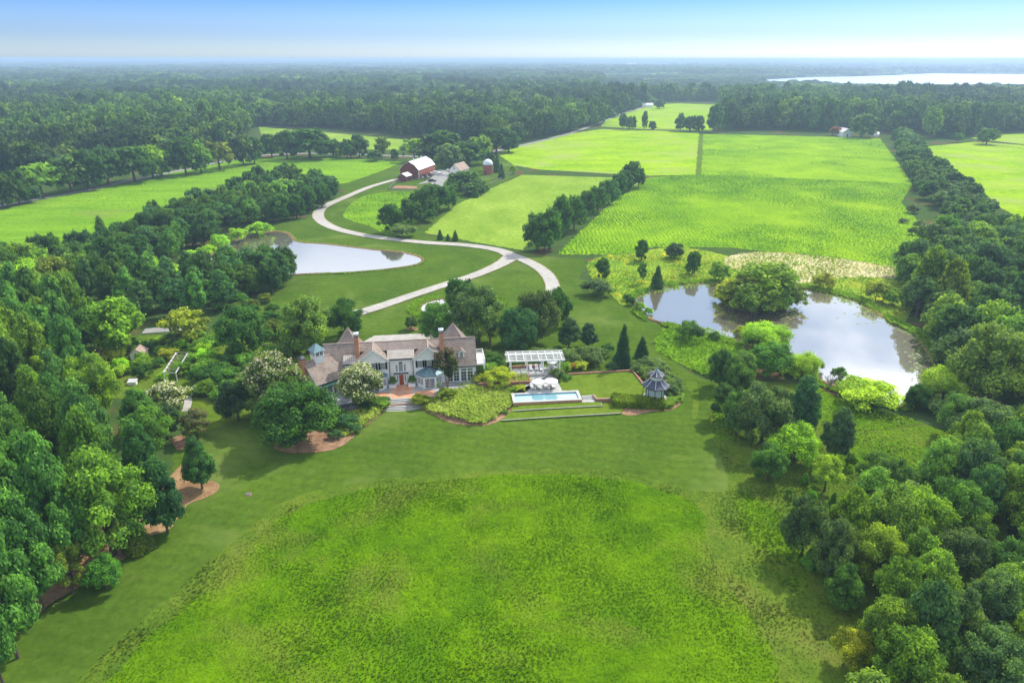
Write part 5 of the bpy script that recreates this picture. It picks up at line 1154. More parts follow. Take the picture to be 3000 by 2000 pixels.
# well cover on the lawn
q = gv(570.5, 1135, 0.08); p = empty('well_cover', q, 0, 'small round stone well cover set in the mown lawn', 'well cover')
MB().lathe(0, 0, [(0.5, -0.1), (0.5, 0.03), (0.3, 0.05)], 20).build('ring', MULCH, p); MB().cyl(0, 0, 0, 0.16, 0.38, 0.34, 16).build('lid', RISER, p)
# ------------------------------------------------------------------ terraces, pool, pergola, pavilion
PZ = 0.9
def plate(name, pts, z0, z1, mat, kind='structure'):
    mb = MB(); mb.prism([(p[0], p[1], z0) for p in pts], (0, 0, z1-z0)); return tag(mb.build(name, mat), kind=kind)
EDGE_M = plain('grey_edging_stone', (0.34, 0.34, 0.31), 0.8, 0.15)
def wall_line(pts, z0, z1, w, lab, mat=OLDBR, cope=OLDBR, name='retaining_wall', copew=0.06, coph=0.07, cat='wall'):
    e_ = empty(name, (pts[0][0], pts[0][1], z0), 0, lab, cat); M = Matrix.Translation((-pts[0][0], -pts[0][1], -z0))
    a, b = ribbon(np.array([p[:2] for p in pts]), w); a2, b2 = ribbon(np.array([p[:2] for p in pts]), w+2*copew); m = MB(M); c = MB(M)
    for i in range(len(pts)-1):
        m.prism([(*a[i], z0), (*a[i+1], z0), (*b[i+1], z0), (*b[i], z0)], (0, 0, z1-z0)); c.prism([(*a2[i], z1+.002), (*a2[i+1], z1+.002), (*b2[i+1], z1+.002), (*b2[i], z1+.002)], (0, 0, coph))
    m.build('brickwork' if mat is OLDBR else 'edging', mat, e_); c.build('coping', cope, e_); return e_
UL = [gp(*q) for q in ((930,880),(1035,775),(1400,752),(1768,732),(1830,800),(1900,888),(2200,960),(2300,1040),(2230,1120),(1900,1100),(1560,1050),(1370,1056),(1322,1010),(1190,1016),(1160,958),(965,952))]
plate('upper_lawn', UL, -0.1, PZ, LAWN2)
PAT = [gp(*q) for q in ((395,990),(530,985),(520,905),(605,872),(575,795),(850,760),(930,880),(968,955),(1140,958))]
plate('pool_patio', PAT, -0.1, PZ+0.01, STONEL)
# first and second grass terraces in front
plate('lower_terrace', [gp(*q, 0.30) for q in ((270,1297),(1640,1214),(1690,1120),(1560,1060),(1300,1040),(400,1080),(380,1190))], -0.1, 0.30, LAWN2)
plate('middle_terrace', [gp(*q, 0.5) for q in ((425,1183),(1435,1125),(1415,1085),(1200,1075),(500,1100))], -0.1, 0.5, LAWN2)
wall_line([gp(*q, 0.3) for q in ((270,1297),(700,1268),(1638,1213))], 0.24, 0.30, 0.12, 'long low stone edging between terrace grass and main lawn', EDGE_M, EDGE_M, 'stone_edging', 0.02, 0.05, 'edging')
wall_line([gp(*q, 0.5) for q in ((400,1188),(700,1168),(1433,1128),(1412,1096))], 0.44, 0.50, 0.12, 'upper stone edging in the grass just below the pool', EDGE_M, EDGE_M, 'stone_edging', 0.02, 0.05, 'edging')
# pool, in its own frame
pc = [Vector(gp(*q, 1.0)) for q in ((392,990),(1140,952),(1197,1058),(408,1096))]
p0 = pc[3]; ux = (pc[2]-pc[3]); plen = ux.length; pang = math.atan2(ux.y, ux.x); PM = Matrix.Translation((p0.x, p0.y, 0)) @ Matrix.Rotation(pang, 4, 'Z')
inv = PM.inverted(); dps = (inv @ pc[0]).y; dps = (dps+(inv @ pc[1]).y)/2
pool = empty('swimming_pool', (p0.x, p0.y, 0), pang, 'long rectangular blue swimming pool with stone coping and brick front wall', 'swimming pool')
def cop(m, z0, z1, o, i):
    m.box(-o, plen+o, -o, i, z0, z1); m.box(-o, plen+o, dps-i, dps+o, z0, z1); m.box(-o, i, i, dps-i, z0, z1); m.box(plen-i, plen+o, i, dps-i, z0, z1)
t = MB(); cop(t, 0.94, 1.03, 0.05, 0.55); t.build('coping', COPE, pool)
t = MB(); cop(t, -0.1, 0.939, 0.0, 0.45); t.build('pool_wall', BRICK, pool)
TILE = plain('pool_plaster', (0.30, 0.50, 0.56), 0.5, 0.1); t = MB(); i = 0.46
t.add([(i, i, -0.55), (plen-i, i, -0.55), (plen-i, dps-i, -0.55), (i, dps-i, -0.55), (i, i, 0.93), (plen-i, i, 0.93), (plen-i, dps-i, 0.93), (i, dps-i, 0.93)], [(0, 1, 2, 3), (0, 4, 5, 1), (1, 5, 6, 2), (2, 6, 7, 3), (3, 7, 4, 0)])
t.build('basin', TILE, pool)
PW = water_mat('pool_water', (0.17, 0.40, 0.47), 0.33, 0.01, 0.03)
t = MB(); t.add([(i, i, 0.78), (plen-i, i, 0.78), (plen-i, dps-i, 0.78), (i, dps-i, 0.78)], [(0, 1, 2, 3)]); t.build('water', PW, pool)
# steps from the lawn to the pool level
def steps(corn, n, z0, z1, lab):
    """corn: front-left, front-right, back-right, back-left (world)"""
    a, b, c, d = [Vector((*q[:2], 0)) for q in corn]; o = empty('stone_steps', (a.x, a.y, z0), 0, lab, 'steps'); M = Matrix.Translation((-a.x, -a.y, -z0))
    for k in range(n):
        f0 = k/n; z = z0+(z1-z0)*(k+1)/n; q = [a.lerp(d, f0), b.lerp(c, f0), c, d]
        r = MB(M); r.prism([(v.x, v.y, z0-0.1) for v in q], (0, 0, z-z0+0.04)); r.build('riser', RISER, o)
        q = [a.lerp(d, f0-0.03), b.lerp(c, f0-0.03), b.lerp(c, f0+1/n+0.02), a.lerp(d, f0+1/n+0.02)]
        r = MB(M); r.prism([(v.x, v.y, z-0.058) for v in q], (0, 0, 0.06)); r.build('tread', COPE, o)
    return o
steps([gp(1205,1062,.5), gp(1335,1056,.5), gp(1318,1008,.9), gp(1190,1016,.9)], 4, 0.5, 0.92, 'wide stone steps at the right end of the pool')
plate('step_landing', [gp(*q, 0.52) for q in ((1195,1062),(1340,1056),(1350,1085),(1200,1090))], -0.1, 0.53, STONEL)
wall_line([gp(*q) for q in ((1322,1006),(1368,1054),(1460,1051),(1556,1046))], -0.1, PZ+0.06, 0.35, 'red brick retaining wall between pool steps and hedge')
wall_line([gp(*q) for q in ((1035,774),(1400,751),(1768,731),(1832,802),(1897,885))], -0.1, PZ+0.22, 0.25, 'low brick wall round the back and right side of the terrace lawn')
wall_line([gp(*q) for q in ((0,900),(160,893),(400,884),(604,876),(572,796))], -0.1, PZ+0.55, 0.3, 'brick wall holding the planting bed left of the pool patio')
# pergola patio and steps
QZ = 1.3
plate('pergola_patio', [gp(*q, QZ) for q in ((375,772),(930,752),(925,690),(640,680),(390,690))], -0.1, QZ, STONEL)
steps([gp(585,800,.91), gp(860,788,.91), gp(850,760,QZ), gp(575,770,QZ)], 3, PZ, QZ+0.01, 'dark edged steps up to the pergola patio')
wall_line([gp(*q, QZ) for q in ((388,702),(640,690),(760,684))], -0.1, QZ+0.5, 0.3, 'low brick wall at the back of the pergola patio')
a_ = Vector(gp(375,765,QZ)); b_q = Vector(gp(942,748,QZ)); ux = b_q-a_; PL = ux.length
perg = empty('pergola', (a_.x, a_.y, QZ), math.atan2(ux.y, ux.x), 'white timber pergola over the patio behind the pool', 'pergola')
PD = 3.4; ph = 2.75
for v in (0, PD):
    for f in (0.0, 0.33, 0.66, 1.0):
        t = MB(); u = 0.1+(PL-0.2)*f; t.box(u-0.12, u+0.12, v-0.12, v+0.12, 0, ph); t.box(u-0.17, u+0.17, v-0.17, v+0.17, 0, 0.2); t.build('post', TRIM, perg)
t = MB()
for v in (-0.12, 0.12, PD-0.12, PD+0.12): t.box(-1.0, PL+1.0, v-0.05, v+0.05, ph, ph+0.28)
t.build('beam', TRIM, perg); t = MB(); n = 8
for i in range(n): u = -0.3+(PL+0.6)*i/(n-1); t.box(u-0.06, u+0.06, -0.9, PD+0.9, ph+0.285, ph+0.52)
t.build('rafter', TRIM, perg); t = MB()
for i in range(6): v = -0.5+(PD+1.0)*i/5; t.box(-0.9, PL+0.9, v-0.06, v+0.06, ph+0.525, ph+0.66)
t.build('batten', TRIM, perg)
CANV = plain('white_canvas', (0.66, 0.65, 0.63), 0.8, 0.03); CUSH = plain('white_cushion', (0.6, 0.59, 0.58), 0.9, 0.05); GREYM = plain('pale_grey_frame', (0.5, 0.5, 0.5), 0.5, 0.05)
def parasol(q, r, h, lab):
    o = empty('parasol', q, 0.3, lab, 'parasol', 'white parasols'); t = MB(); n = 10
    ring = [(r*cos(2*pi*i/n), r*sin(2*pi*i/n), h-0.55) for i in range(n)]
    V = ring+[(0, 0, h)]+[(x*0.99, y*0.99, z-0.16) for x, y, z in ring]; t.add(V, [(i, (i+1) % n, n) for i in range(n)]+[(i, n+1+i, n+1+(i+1) % n, (i+1) % n) for i in range(n)]); t.build('canopy', CANV, o)
    MB().cyl(0, 0, 0, h+0.1, 0.035, 0.035, 8).build('pole', TRIM, o); MB().cyl(0, 0, 0, 0.14, 0.34, 0.28, 14).build('base', RISER, o); t = MB()
    for i in range(n): t.tube((0, 0, h-0.75), (ring[i][0]*.97, ring[i][1]*.97, h-0.57), 0.015, 0.015, 4)
    t.build('rib', TRIM, o); return o
parasol(gp(692,940), 1.33, 2.25, 'white ten sided parasol on the pool patio, left one of the pair by the water')
parasol(gp(842,934), 1.38, 2.3, 'white ten sided parasol on the pool patio, right one of the pair by the water')
parasol(gp(851,712,QZ), 1.05, 2.3, 'white parasol over the round dining table under the pergola')
def lounger():
    o = empty('sun_lounger', (0, 0, 0)); 
    t = MB(); t.box(-0.36, 0.36, -0.95, 0.95, 0.24, 0.30); t.build('frame', GREYM, o)
    MB().box(-0.33, 0.33, -0.95, 0.32, 0.302, 0.40).build('mattress', CUSH, o, 0.02)
    t = MB(Matrix.Translation((0, 0.33, 0.32)) @ Matrix.Rotation(radians(38), 4, 'X')); t.box(-0.33, 0.33, 0, 0.75, 0, 0.1); t.build('backrest', CUSH, o, 0.02)
    for x in (-0.32, 0.32):
        for y in (-0.85, 0.6): MB().box(x-0.03, x+0.03, y-0.03, y+0.03, 0, 0.24).build('leg', GREYM, o)
    return o
def copy_tree(o, parent=None):
    c = o.copy(); COL.objects.link(c)
    if parent: c.parent = parent
    for ch in list(o.children): copy_tree(ch, c)
    return c
lsp = [((622,925),0.9,'leftmost white sun lounger at the poolside'),((700,922),0.9,'white sun lounger under the right edge of the left parasol'),((776,915),0.9,'white sun lounger under the left edge of the right parasol'),((862,912),0.9,'rightmost white sun lounger at the poolside'),
       ((606,712),QZ,'left white lounger under the pergola'),((674,710),QZ,'middle white lounger under the pergola'),((726,716),QZ,'right white lounger under the pergola next to the dining set')]
l0 = None
for (q, z, lab) in lsp:
    if l0 is None: o = l0 = lounger()
    else: o = copy_tree(l0)
    o.location = gp(*q, z); o.rotation_euler = (0, 0, pang+random.uniform(-.1, .1)); tag(o, lab, 'sun lounger', 'white sun loungers')
for q, lab in (((662,905), 'small round table between the loungers under the left parasol'), ((816,905), 'small round table between the loungers under the right parasol')):
    o = empty('side_table', gp(*q), 0, lab, 'table'); MB().cyl(0, 0, 0.5, 0.55, 0.35, 0.35, 16).build('table_top', GREYM, o); MB().cyl(0, 0, 0, 0.5, 0.05, 0.05, 8).build('leg', GREYM, o)
q = Vector(gp(851,712,QZ)); o = empty('dining_table', q, 0, 'round grey dining table under the pergola parasol', 'table'); MB().cyl(0, 0, 0.7, 0.76, 0.75, 0.75, 20).build('table_top', GREYM, o); MB().cyl(0, 0, 0, 0.7, 0.08, 0.08, 8).build('leg', GREYM, o)
c0 = None
for k, nm in enumerate(('front left', 'front right', 'right', 'left', 'back')):
    a = {0: -2.2, 1: -1.0, 2: 0.1, 3: 3.1, 4: 1.6}[k]
    if c0 is None:
        c = c0 = empty('garden_chair', (0, 0, 0)); MB().box(-0.25, 0.25, -0.25, 0.25, 0.42, 0.48).build('seat', CUSH, c); t = MB(); t.box(-0.25, 0.25, 0.22, 0.27, 0.48, 0.95); t.build('backrest', CUSH, c)
        for x in (-0.22, 0.22):
            for y in (-0.22, 0.22): MB().box(x-.02, x+.02, y-.02, y+.02, 0, 0.42).build('leg', GREYM, c)
    else: c = copy_tree(c0)
    c.location = (q.x+1.1*cos(a), q.y+1.1*sin(a), QZ); c.rotation_euler = (0, 0, a-pi/2); tag(c, 'white garden chair on the %s side of the pergola dining table' % nm, 'chair', 'chairs round the pergola dining table')
# octagonal two-tier garden pavilion
GQ = gp(2030, 1035, 0.9); gz = empty('garden_pavilion', GQ, radians(10), 'two tiered octagonal garden pavilion with dark metal roofs and lattice walls', 'pavilion')
LATT, nt_, b_ = newmat('lattice_panel'); _t = nt_.nodes.new('ShaderNodeTexCoord'); _c2 = nt_.nodes.new('ShaderNodeTexChecker'); _c2.inputs['Scale'].default_value = 5.5
L(nt_, _t.outputs['Object'], _c2.inputs[0]); _c2.inputs[1].default_value = (0.80, 0.82, 0.80, 1); _c2.inputs[2].default_value = (0.16, 0.26, 0.34, 1); L(nt_, _c2.outputs[0], b_.inputs['Base Color'])
PROOF = plain('dark_blue_metal_roof', (0.045, 0.055, 0.085), 0.4, 0.3, 3, 0.3); CREAM = plain('cream_paint', (0.75, 0.76, 0.66), 0.6, 0.04); REDP = plain('red_paint', (0.30, 0.03, 0.03), 0.5, 0.1); GRP = plain('dark_green_paint', (0.03, 0.08, 0.06), 0.5, 0.1)
gz.scale = (0.78, 0.78, 0.84); R8 = 2.15; ph8 = pi/8
def ring8(r, z): return [(r*cos(ph8+i*pi/4), r*sin(ph8+i*pi/4), z) for i in range(8)]
def lath8(m, prof):
    for (r0, z0), (r1, z1) in zip(prof[:-1], prof[1:]): m.add(ring8(r0, z0)+ring8(r1, z1), [(i, (i+1) % 8, 8+(i+1) % 8, 8+i) for i in range(8)])
    return m
t = MB(); t.prism(ring8(3.1, -1.0), (0, 0, 1.25)); t.build('plinth', STONEL, gz)
t = MB(); t.prism(ring8(R8, 0.25), (0, 0, 3.0)); bd = t.build('wall', CREAM, gz)
for i in range(8):
    a = Vector(ring8(R8, 0)[i]); b = Vector(ring8(R8, 0)[(i+1) % 8]); d = b-a; M = Matrix.Translation(a) @ Matrix.Rotation(math.atan2(d.y, d.x), 4, 'Z')
    t = MB(M); t.box(0.28, d.length/2-0.06, -0.05, 0.02, 0.5, 2.9); t.box(d.length/2+0.06, d.length-0.28, -0.05, 0.02, 0.5, 2.9); t.build('lattice_panel', LATT, bd)
for i in range(8):
    p_ = ring8(R8+0.06, 0)[i]; t = MB(); t.cyl(p_[0], p_[1], 0.25, 3.25, 0.11, 0.11, 8); t.build('corner_post', GRP, gz)
    p_ = ring8(3.0, 0)[i]; t = MB(); t.cyl(p_[0], p_[1], 0.25, 3.1, 0.07, 0.07, 8); t.build('outer_post', GRP, gz)
t = MB(); lath8(t, [(0.3, 3.2), (3.45, 3.15), (3.5, 3.3), (2.7, 3.72), (2.0, 4.2), (1.45, 4.85)]); t.build('lower_roof', PROOF, gz)
t = MB(); t.prism(ring8(1.5, 4.6), (0, 0, 1.2)); lt = t.build('lantern', CREAM, gz); t = MB(); lath8(t, [(1.62, 4.95), (1.66, 5.0), (1.62, 5.08)]); lath8(t, [(1.60, 5.55), (1.66, 5.6), (1.60, 5.7)]); t.build('lantern_trim', VERDI, lt)
t = MB(); lath8(t, [(0.3, 5.8), (1.95, 5.78), (2.0, 5.9), (1.5, 6.15), (1.0, 6.45), (0.5, 6.85)]); t.build('upper_roof', PROOF, gz)
t = MB(); t.lathe(0, 0, [(0.62, 6.75), (0.55, 7.0), (0.3, 7.15), (0.12, 7.3), (0.22, 7.45), (0.08, 7.6), (0.16, 7.8), (0.05, 7.95), (0.12, 8.1), (0.04, 8.3), (0.02, 9.1), (0.0, 9.15)], 10); t.build('finial', VERDI, gz)
for nm, r, z, dz in (('lower_hip', 3.5, 3.3, 0.45), ('upper_hip', 2.0, 5.9, 0.35)):
    for i in range(8):
        a = ring8(r, z)[i]; u = Vector((a[0], a[1], 0)).normalized(); t = MB(); t.tube(Vector(a)-u*0.1, Vector(a)+u*0.42+Vector((0, 0, dz*0.5)), 0.07, 0.05, 5); t.tube(Vector(a)+u*0.42+Vector((0, 0, dz*0.5)), Vector(a)+u*0.52+Vector((0, 0, dz)), 0.05, 0.02, 5); t.build('hip_horn', REDP, gz)
        t = MB(); rr2 = ((2.0, 4.2), (1.45, 4.85)) if r > 3 else ((1.0, 6.45), (0.5, 6.85)); pts_ = [Vector(a)+Vector((0, 0, .03))]+[Vector(ring8(q_[0], q_[1]+.03)[i]) for q_ in (((2.7, 3.72),)+rr2 if r > 3 else ((1.5, 6.15),)+rr2)]
        for k in range(len(pts_)-1): t.tube(pts_[k], pts_[k+1], 0.05, 0.05, 4)
        t.build('hip_rib', TRIM, gz)
# ------------------------------------------------------------------ farmyard
RED = plain('barn_red_board', (0.17, 0.045, 0.035), 0.8, 0.25, 1.5); REDB = plain('red_brown_brick_wall', (0.30, 0.10, 0.065), 0.85, 0.15, 1.0)
WROOF = seam_mat('white_metal_roof', (0.75, 0.72, 0.78), 0.1, 0.45); TANR = shingle_mat('tan_roof', (0.34, 0.25, 0.20), (0.42, 0.31, 0.25), (0.44, 0.34, 0.28)); HOLE = plain('dark_opening', (0.02, 0.02, 0.022), 0.7, 0.1)
FENCEW = plain('grey_fence_wood', (0.24, 0.22, 0.20), 0.9, 0.15, 2)
def frame2(a, b):
    a = Vector(a); b = Vector(b); return a, math.atan2(b.y-a.y, b.x-a.x), (b-a).length
# barn: near long side runs from A (left) to B (right)
A_, ang, BL = frame2(gb(455, 500), gb(727, 392)); BW = 11.0
barn = empty('barn', A_, ang, 'large dark red gambrel barn with white metal roof', 'barn')
ze, zk, zr = 5.0, 7.6, 9.2; prof = [(0, 0), (BW, 0), (BW, ze), (BW*0.80, zk), (BW/2, zr), (BW*0.20, zk), (0, ze)]
t = MB(); t.prism([(0, y, z) for y, z in prof], (BL, 0, 0)); bw = t.build('wall', RED, barn)
t = MB(); t.box(0.02, BL-0.02, -0.06, -0.005, 0, ze-0.3); t.build('brick_face', REDB, barn)
r = MB()
q = [(-0.45, ze-0.15), (BW*0.20, zk+0.1), (BW/2, zr+0.12), (BW*0.80, zk+0.1), (BW+0.45, ze-0.15)]
for (y0, z0), (y1, z1) in zip(q[:-1], q[1:]): r.slab([(-0.5, y0, z0), (BL+0.5, y0, z0), (BL+0.5, y1, z1), (-0.5, y1, z1)], 0.14)
r.build('roof', WROOF, barn)
t = MB(); t.box(-0.5, BL+.5, BW/2-.15, BW/2+.15, zr+.08, zr+.24); t.build('ridge_cap', CAPM, barn)
for u in (BL*0.28, BL*0.72): t = MB(); t.cyl(u, BW/2, zr+0.1, zr+0.8, 0.35, 0.3, 10); t.cyl(u, BW/2, zr+0.8, zr+1.1, 0.5, 0.05, 10); t.build('ventilator', CAPM, barn)
for i in range(8):
    u = BL*(0.06+0.115*i); w_ = 0.9 if i not in (0, 1) else 1.6; t = MB(); t.box(u, u+w_, -0.10, -0.04, 0.1 if i in (0, 1, 4) else 1.1, 2.5); t.build('opening' if i in (0, 1, 4) else 'window', HOLE, barn)
t = MB(); t.box(-0.12, 0.12, -0.12, 0.12, 0, ze); t.build('corner_board', GREYM, barn)
# shed in front of the barn gable
A2, an2, L2 = frame2(gb(238, 548), gb(335, 522)); sh = empty('farm_shed', A2, an2, 'small dark red shed with white roof beside the barn', 'shed'); W2 = 5.2
t = MB(); t.prism([(0, 0, 0), (0, W2, 0), (0, W2, 3.0), (0, W2/2, 4.3), (0, 0, 3.0)], (L2, 0, 0)); t.build('wall', RED, sh)
r = MB(); r.slab([(-.3, -.4, 2.9), (L2+.3, -.4, 2.9), (L2+.3, W2/2, 4.45), (-.3, W2/2, 4.45)], .1); r.slab([(-.3, W2+.4, 2.9), (L2+.3, W2+.4, 2.9), (L2+.3, W2/2, 4.45), (-.3, W2/2, 4.45)], .1); r.build('roof', WROOF, sh)
for u in (0.25, 0.62): t = MB(); t.box(L2*u, L2*u+0.9, -.05, 0, 0.1, 2.2); t.build('door', HOLE, sh)
# silo
q = gb(1645, 412); si = empty('silo', q, 0, 'round red brick silo with white domed roof', 'silo'); rad = 2.85
MB().cyl(0, 0, 0, 5.6, rad, rad, 32).build('wall', REDB, si); t = MB(); t.lathe(0, 0, [(rad+0.08, 5.55)]+[((rad+0.05)*cos(a), 5.6+2.9*sin(a)) for a in np.linspace(0, pi/2, 9)], 32); t.build('dome', plain('silo_dome', (0.62, 0.68, 0.72), 0.5, 0.08), si)
MB().cyl(0, 0, 8.4, 8.9, 0.3, 0.2, 10).build('cap', CAPM, si); t = MB(); t.box(-1.9, -1.1, -2.85, -2.3, 0.1, 2.0); t.build('door', HOLE, si); t = MB(); t.box(2.2, 2.45, -1.9, -1.5, 0, 5.6); t.build('chute', FENCEW, si)
# farmhouse
A3, an3, L3 = frame2(gb(1160, 450), gb(1345, 395)); fh = empty('farmhouse', A3, an3, 'white farmhouse with tan shingle roof behind the trees', 'house'); W3 = 7.5; fh.scale = (0.85, 0.9, 0.8)
t = MB(); t.prism([(0, 0, 0), (0, W3, 0), (0, W3, 4.2), (0, W3/2, 8.2), (0, 0, 4.2)], (L3, 0, 0)); t.build('wall', CLAP, fh)
r = MB(); r.slab([(-.4, -.5, 3.8), (L3+.4, -.5, 3.8), (L3+.4, W3/2, 8.4), (-.4, W3/2, 8.4)], .15); r.slab([(-.4, W3+.5, 3.8), (L3+.4, W3+.5, 3.8), (L3+.4, W3/2, 8.4), (-.4, W3/2, 8.4)], .15); r.build('roof', TANR, fh)
M = Matrix.Rotation(-pi/2, 4, 'Z')
for y, z in ((2.4, 1.0), (5.6, 1.0), (4.0, 4.6)): window(fh, -y-0.45, -y+0.45, z, z+1.4, 0.0, 2, 3, Matrix.Rotation(-pi/2, 4, 'Z'))
A4, an4, L4 = frame2(gb(1010, 640), gb(1165, 640)); lb = empty('low_outbuilding', A4, an4, 'low dark outbuilding with flat white roof under the trees', 'building'); L4 *= 1.5
MB().box(0, L4, 0, 5, 0, 2.6).build('wall', RED, lb); t = MB(); t.slab([(-.4, -.4, 2.62), (L4+.4, -.4, 2.62), (L4+.4, 5.4, 3.1), (-.4, 5.4, 3.1)], .14); t.build('roof', WROOF, lb); MB().box(L4*0.5, L4*0.5+1.6, -.06, 0.02, .1, 2.1).build('door', HOLE, lb)
# vehicles
TYRE = plain('tyre', (0.02, 0.02, 0.02), 0.8, 0.05); 
def car(q, rz, col, lab, nm='parked_car', pickup=False, cat='car'):
    paint = plain(nm+'_paint', col, 0.3, 0.03, 2, 0.0, 0.6); o = empty(nm, q, rz, lab, cat); Lh = 2.3 if not pickup else 2.8; W = 0.92
    t = MB(); side = [(-Lh, 0.35), (-Lh, 0.85), (-Lh+0.15, 0.95), (Lh-1.3, 0.98), (Lh-0.1, 0.82), (Lh, 0.6), (Lh, 0.35)]
    t.prism([(x, -W, z) for x, z in side], (0, 2*W, 0)); t.build('body', paint, o, 0.04)
    cab = [(-Lh+0.35, 0.95), (-Lh+0.75, 1.5), (0.35, 1.52), (1.05, 0.97)] if not pickup else [(-0.4, 0.97), (-0.3, 1.6), (0.8, 1.62), (1.4, 0.98)]
    t = MB(); t.prism([(x, -W+0.1, z) for x, z in cab], (0, 2*W-0.2, 0)); t.build('cabin_glass', GLASS, o)
    t = MB(); x0, x1 = cab[1][0]-0.03, cab[2][0]+0.03; t.box(x0, x1, -W+0.12, W-0.12, cab[1][1], cab[1][1]+0.06)
    for x in cab[:4]: pass
    t.build('roof', paint, o)
    for x in (-Lh+0.85, Lh-0.85):
        for y in (-W, W):
            t = MB(); n = 12; t.add([(x+0.34*cos(2*pi*i/n), y-0.1, 0.34+0.34*sin(2*pi*i/n)) for i in range(n)]+[(x+0.34*cos(2*pi*i/n), y+0.1, 0.34+0.34*sin(2*pi*i/n)) for i in range(n)], [tuple(range(n)), tuple(range(n, 2*n))]+[(i, (i+1) % n, n+(i+1) % n, n+i) for i in range(n)]); t.build('wheel', TYRE, o)
    for y in (-0.65, 0.65): MB().box(Lh-0.02, Lh+0.03, y-0.16, y+0.16, 0.62, 0.76).build('headlight', CAPM, o)
    return o
car(gb(832, 438), 0.3, (0.78, 0.78, 0.80), 'white car parked in the yard by the barn')
car(gb(683, 545), 0.1, (0.02, 0.025, 0.035), 'black car parked at the edge of the barnyard grass', 'parked_car')
car(gb(1005, 362), -0.4, (0.80, 0.80, 0.82), 'white pickup truck beside the farmhouse', 'pickup_truck', True, 'pickup truck')
def boat(q, rz):
    o = empty('motor_boat', q, rz, 'white motor boat on a trailer in front of the barn', 'boat'); t = MB(); W = 1.1
    st_ = [(-3.2, W, 0.7), (0, W, 0.65), (2.2, W*0.75, 0.75), (3.6, 0.05, 1.0)]
    V = []
    for x, w2, z in st_: V += [(x, -w2, z+0.85), (x, -w2*0.6, z), (x, w2*0.6, z), (x, w2, z+0.85)]
    F_ = []
    for i in range(3): a = i*4; F_ += [(a+j, a+4+j, a+5+j, a+1+j) for j in range(3)]+[(a, a+3, a+7, a+4)]
    F_ += [(0, 1, 2, 3), (15, 14, 13, 12)]; t.add(V, F_); t.build('hull', CUSH, o); MB().box(-1.2, 0.6, -0.6, 0.6, 1.5, 2.3).build('cabin', CUSH, o, 0.1); MB().box(0.2, 0.66, -0.55, 0.55, 1.7, 2.2).build('windscreen', GLASS, o)
    t = MB(); t.box(-3.2, 3.8, -0.6, -0.5, 0.5, 0.6); t.box(-3.2, 3.8, 0.5, 0.6, 0.5, 0.6); t.box(-1.4, -1.3, -1.1, 1.1, 0.3, 0.5); t.build('trailer_frame', GREYM, o)
    for y in (-1.1, 1.0): t = MB(); n = 10; t.prism([(-1.35+0.33*cos(2*pi*i/n), y, 0.33+0.33*sin(2*pi*i/n)) for i in range(n)], (0, 0.18, 0)); t.build('wheel', TYRE, o)
boat(gb(738, 425), 0.35)
rq = random.Random(5)
for k, (x, y) in enumerate(((520,480),(550,470),(590,470),(610,478),(640,462),(700,440),(545,500),(580,500))):
    kind = k % 3; q = gb(x, y, 0.17)
    if kind == 0: o = empty('farm_trailer', q, rq.uniform(0, 3), None, 'trailer', 'farm equipment along the barn'); MB().box(-1.3, 1.3, -.7, .7, .5, .75).build('bed', FENCEW, o); [MB().cyl(0, 0, -.1, .1, .35, .35, 10).build('wheel', TYRE, o) for _ in (0,)]; o.children[-1].rotation_euler = (pi/2, 0, 0); o.children[-1].location = (0, .8, .35)
    elif kind == 1: o = empty('farm_tractor', q, rq.uniform(0, 3), None, 'tractor', 'farm equipment along the barn'); MB().box(-.5, 1.2, -.35, .35, .6, 1.2).build('body', REDP if k == 1 else DARKM, o, .05); MB().box(-.7, .1, -.5, .5, 1.2, 2.0).build('cab', GLASS, o); MB(Matrix.Rotation(pi/2, 4, 'X')).cyl(-.4, .6, -.8, .8, .6, .6, 12).build('wheel', TYRE, o)
    else: o = empty('storage_crate', q, rq.uniform(0, 3), None, 'crate', 'farm equipment along the barn'); MB().box(-.6, .6, -.5, .5, 0, .9).build('box', CUSH if k == 2 else FENCEW, o, .03); MB().box(-.65, .65, -.55, .55, .91, .98).build('lid', FENCEW, o)
    o['label'] = {0: 'low flat trailer at the left front of the barn', 1: 'small red tractor in front of the barn', 2: 'pale storage crate in front of the barn', 3: 'low flat trailer by the middle of the barn wall', 4: 'dark tractor beside the barn wall', 5: 'wooden crate beside the white boat', 6: 'low flat trailer furthest out in the yard', 7: 'dark tractor furthest from the barn wall'}[k]
# fences
def fence(pts, lab, h=1.2, sp=2.4, rails=3):
    c = [Vector((*p[:2], 0)) for p in pts]; o = empty('rail_fence', c[0], 0, lab, 'fence'); M = Matrix.Translation(-c[0]); n = 0; P_ = []
    for a, b in zip(c[:-1], c[1:]):
        m = max(1, int((b-a).length/sp)); P_ += [a.lerp(b, i/m) for i in range(m)]
    P_.append(c[-1]); r = MB(M)
    for a, b in zip(P_[:-1], P_[1:]):
        for k in range(rails): r.bar((a.x, a.y, h*(k+1)/rails-0.12), (b.x, b.y, h*(k+1)/rails-0.12), 0.07, 0.12)
    r.build('rail', FENCEW, o)
    if len(P_) <= 100:
        for p in P_: MB(M).box(p.x-.07, p.x+.07, p.y-.07, p.y+.07, 0, h+.12).build('post', FENCEW, o)
    return o
fence([gb(*q) for q in ((1670,600),(1780,545),(1880,500),(1960,455),(2060,420),(2118,402))], 'grey rail fence curving up the field edge behind the dark cone tree')
fence([gb(*q) for q in ((1560,478),(1680,488),(1815,497))], 'short rail fence between silo and dark cone tree', rails=2)
fence([gb(*q) for q in ((1740,340),(1930,385),(2118,402),(2200,405))], 'rail fence behind the silo', rails=2)
fence([gb(*q) for q in ((-60,690),(0,693),(200,702),(420,708))], 'rail fence along the near side of the vegetable plot', sp=1.6)
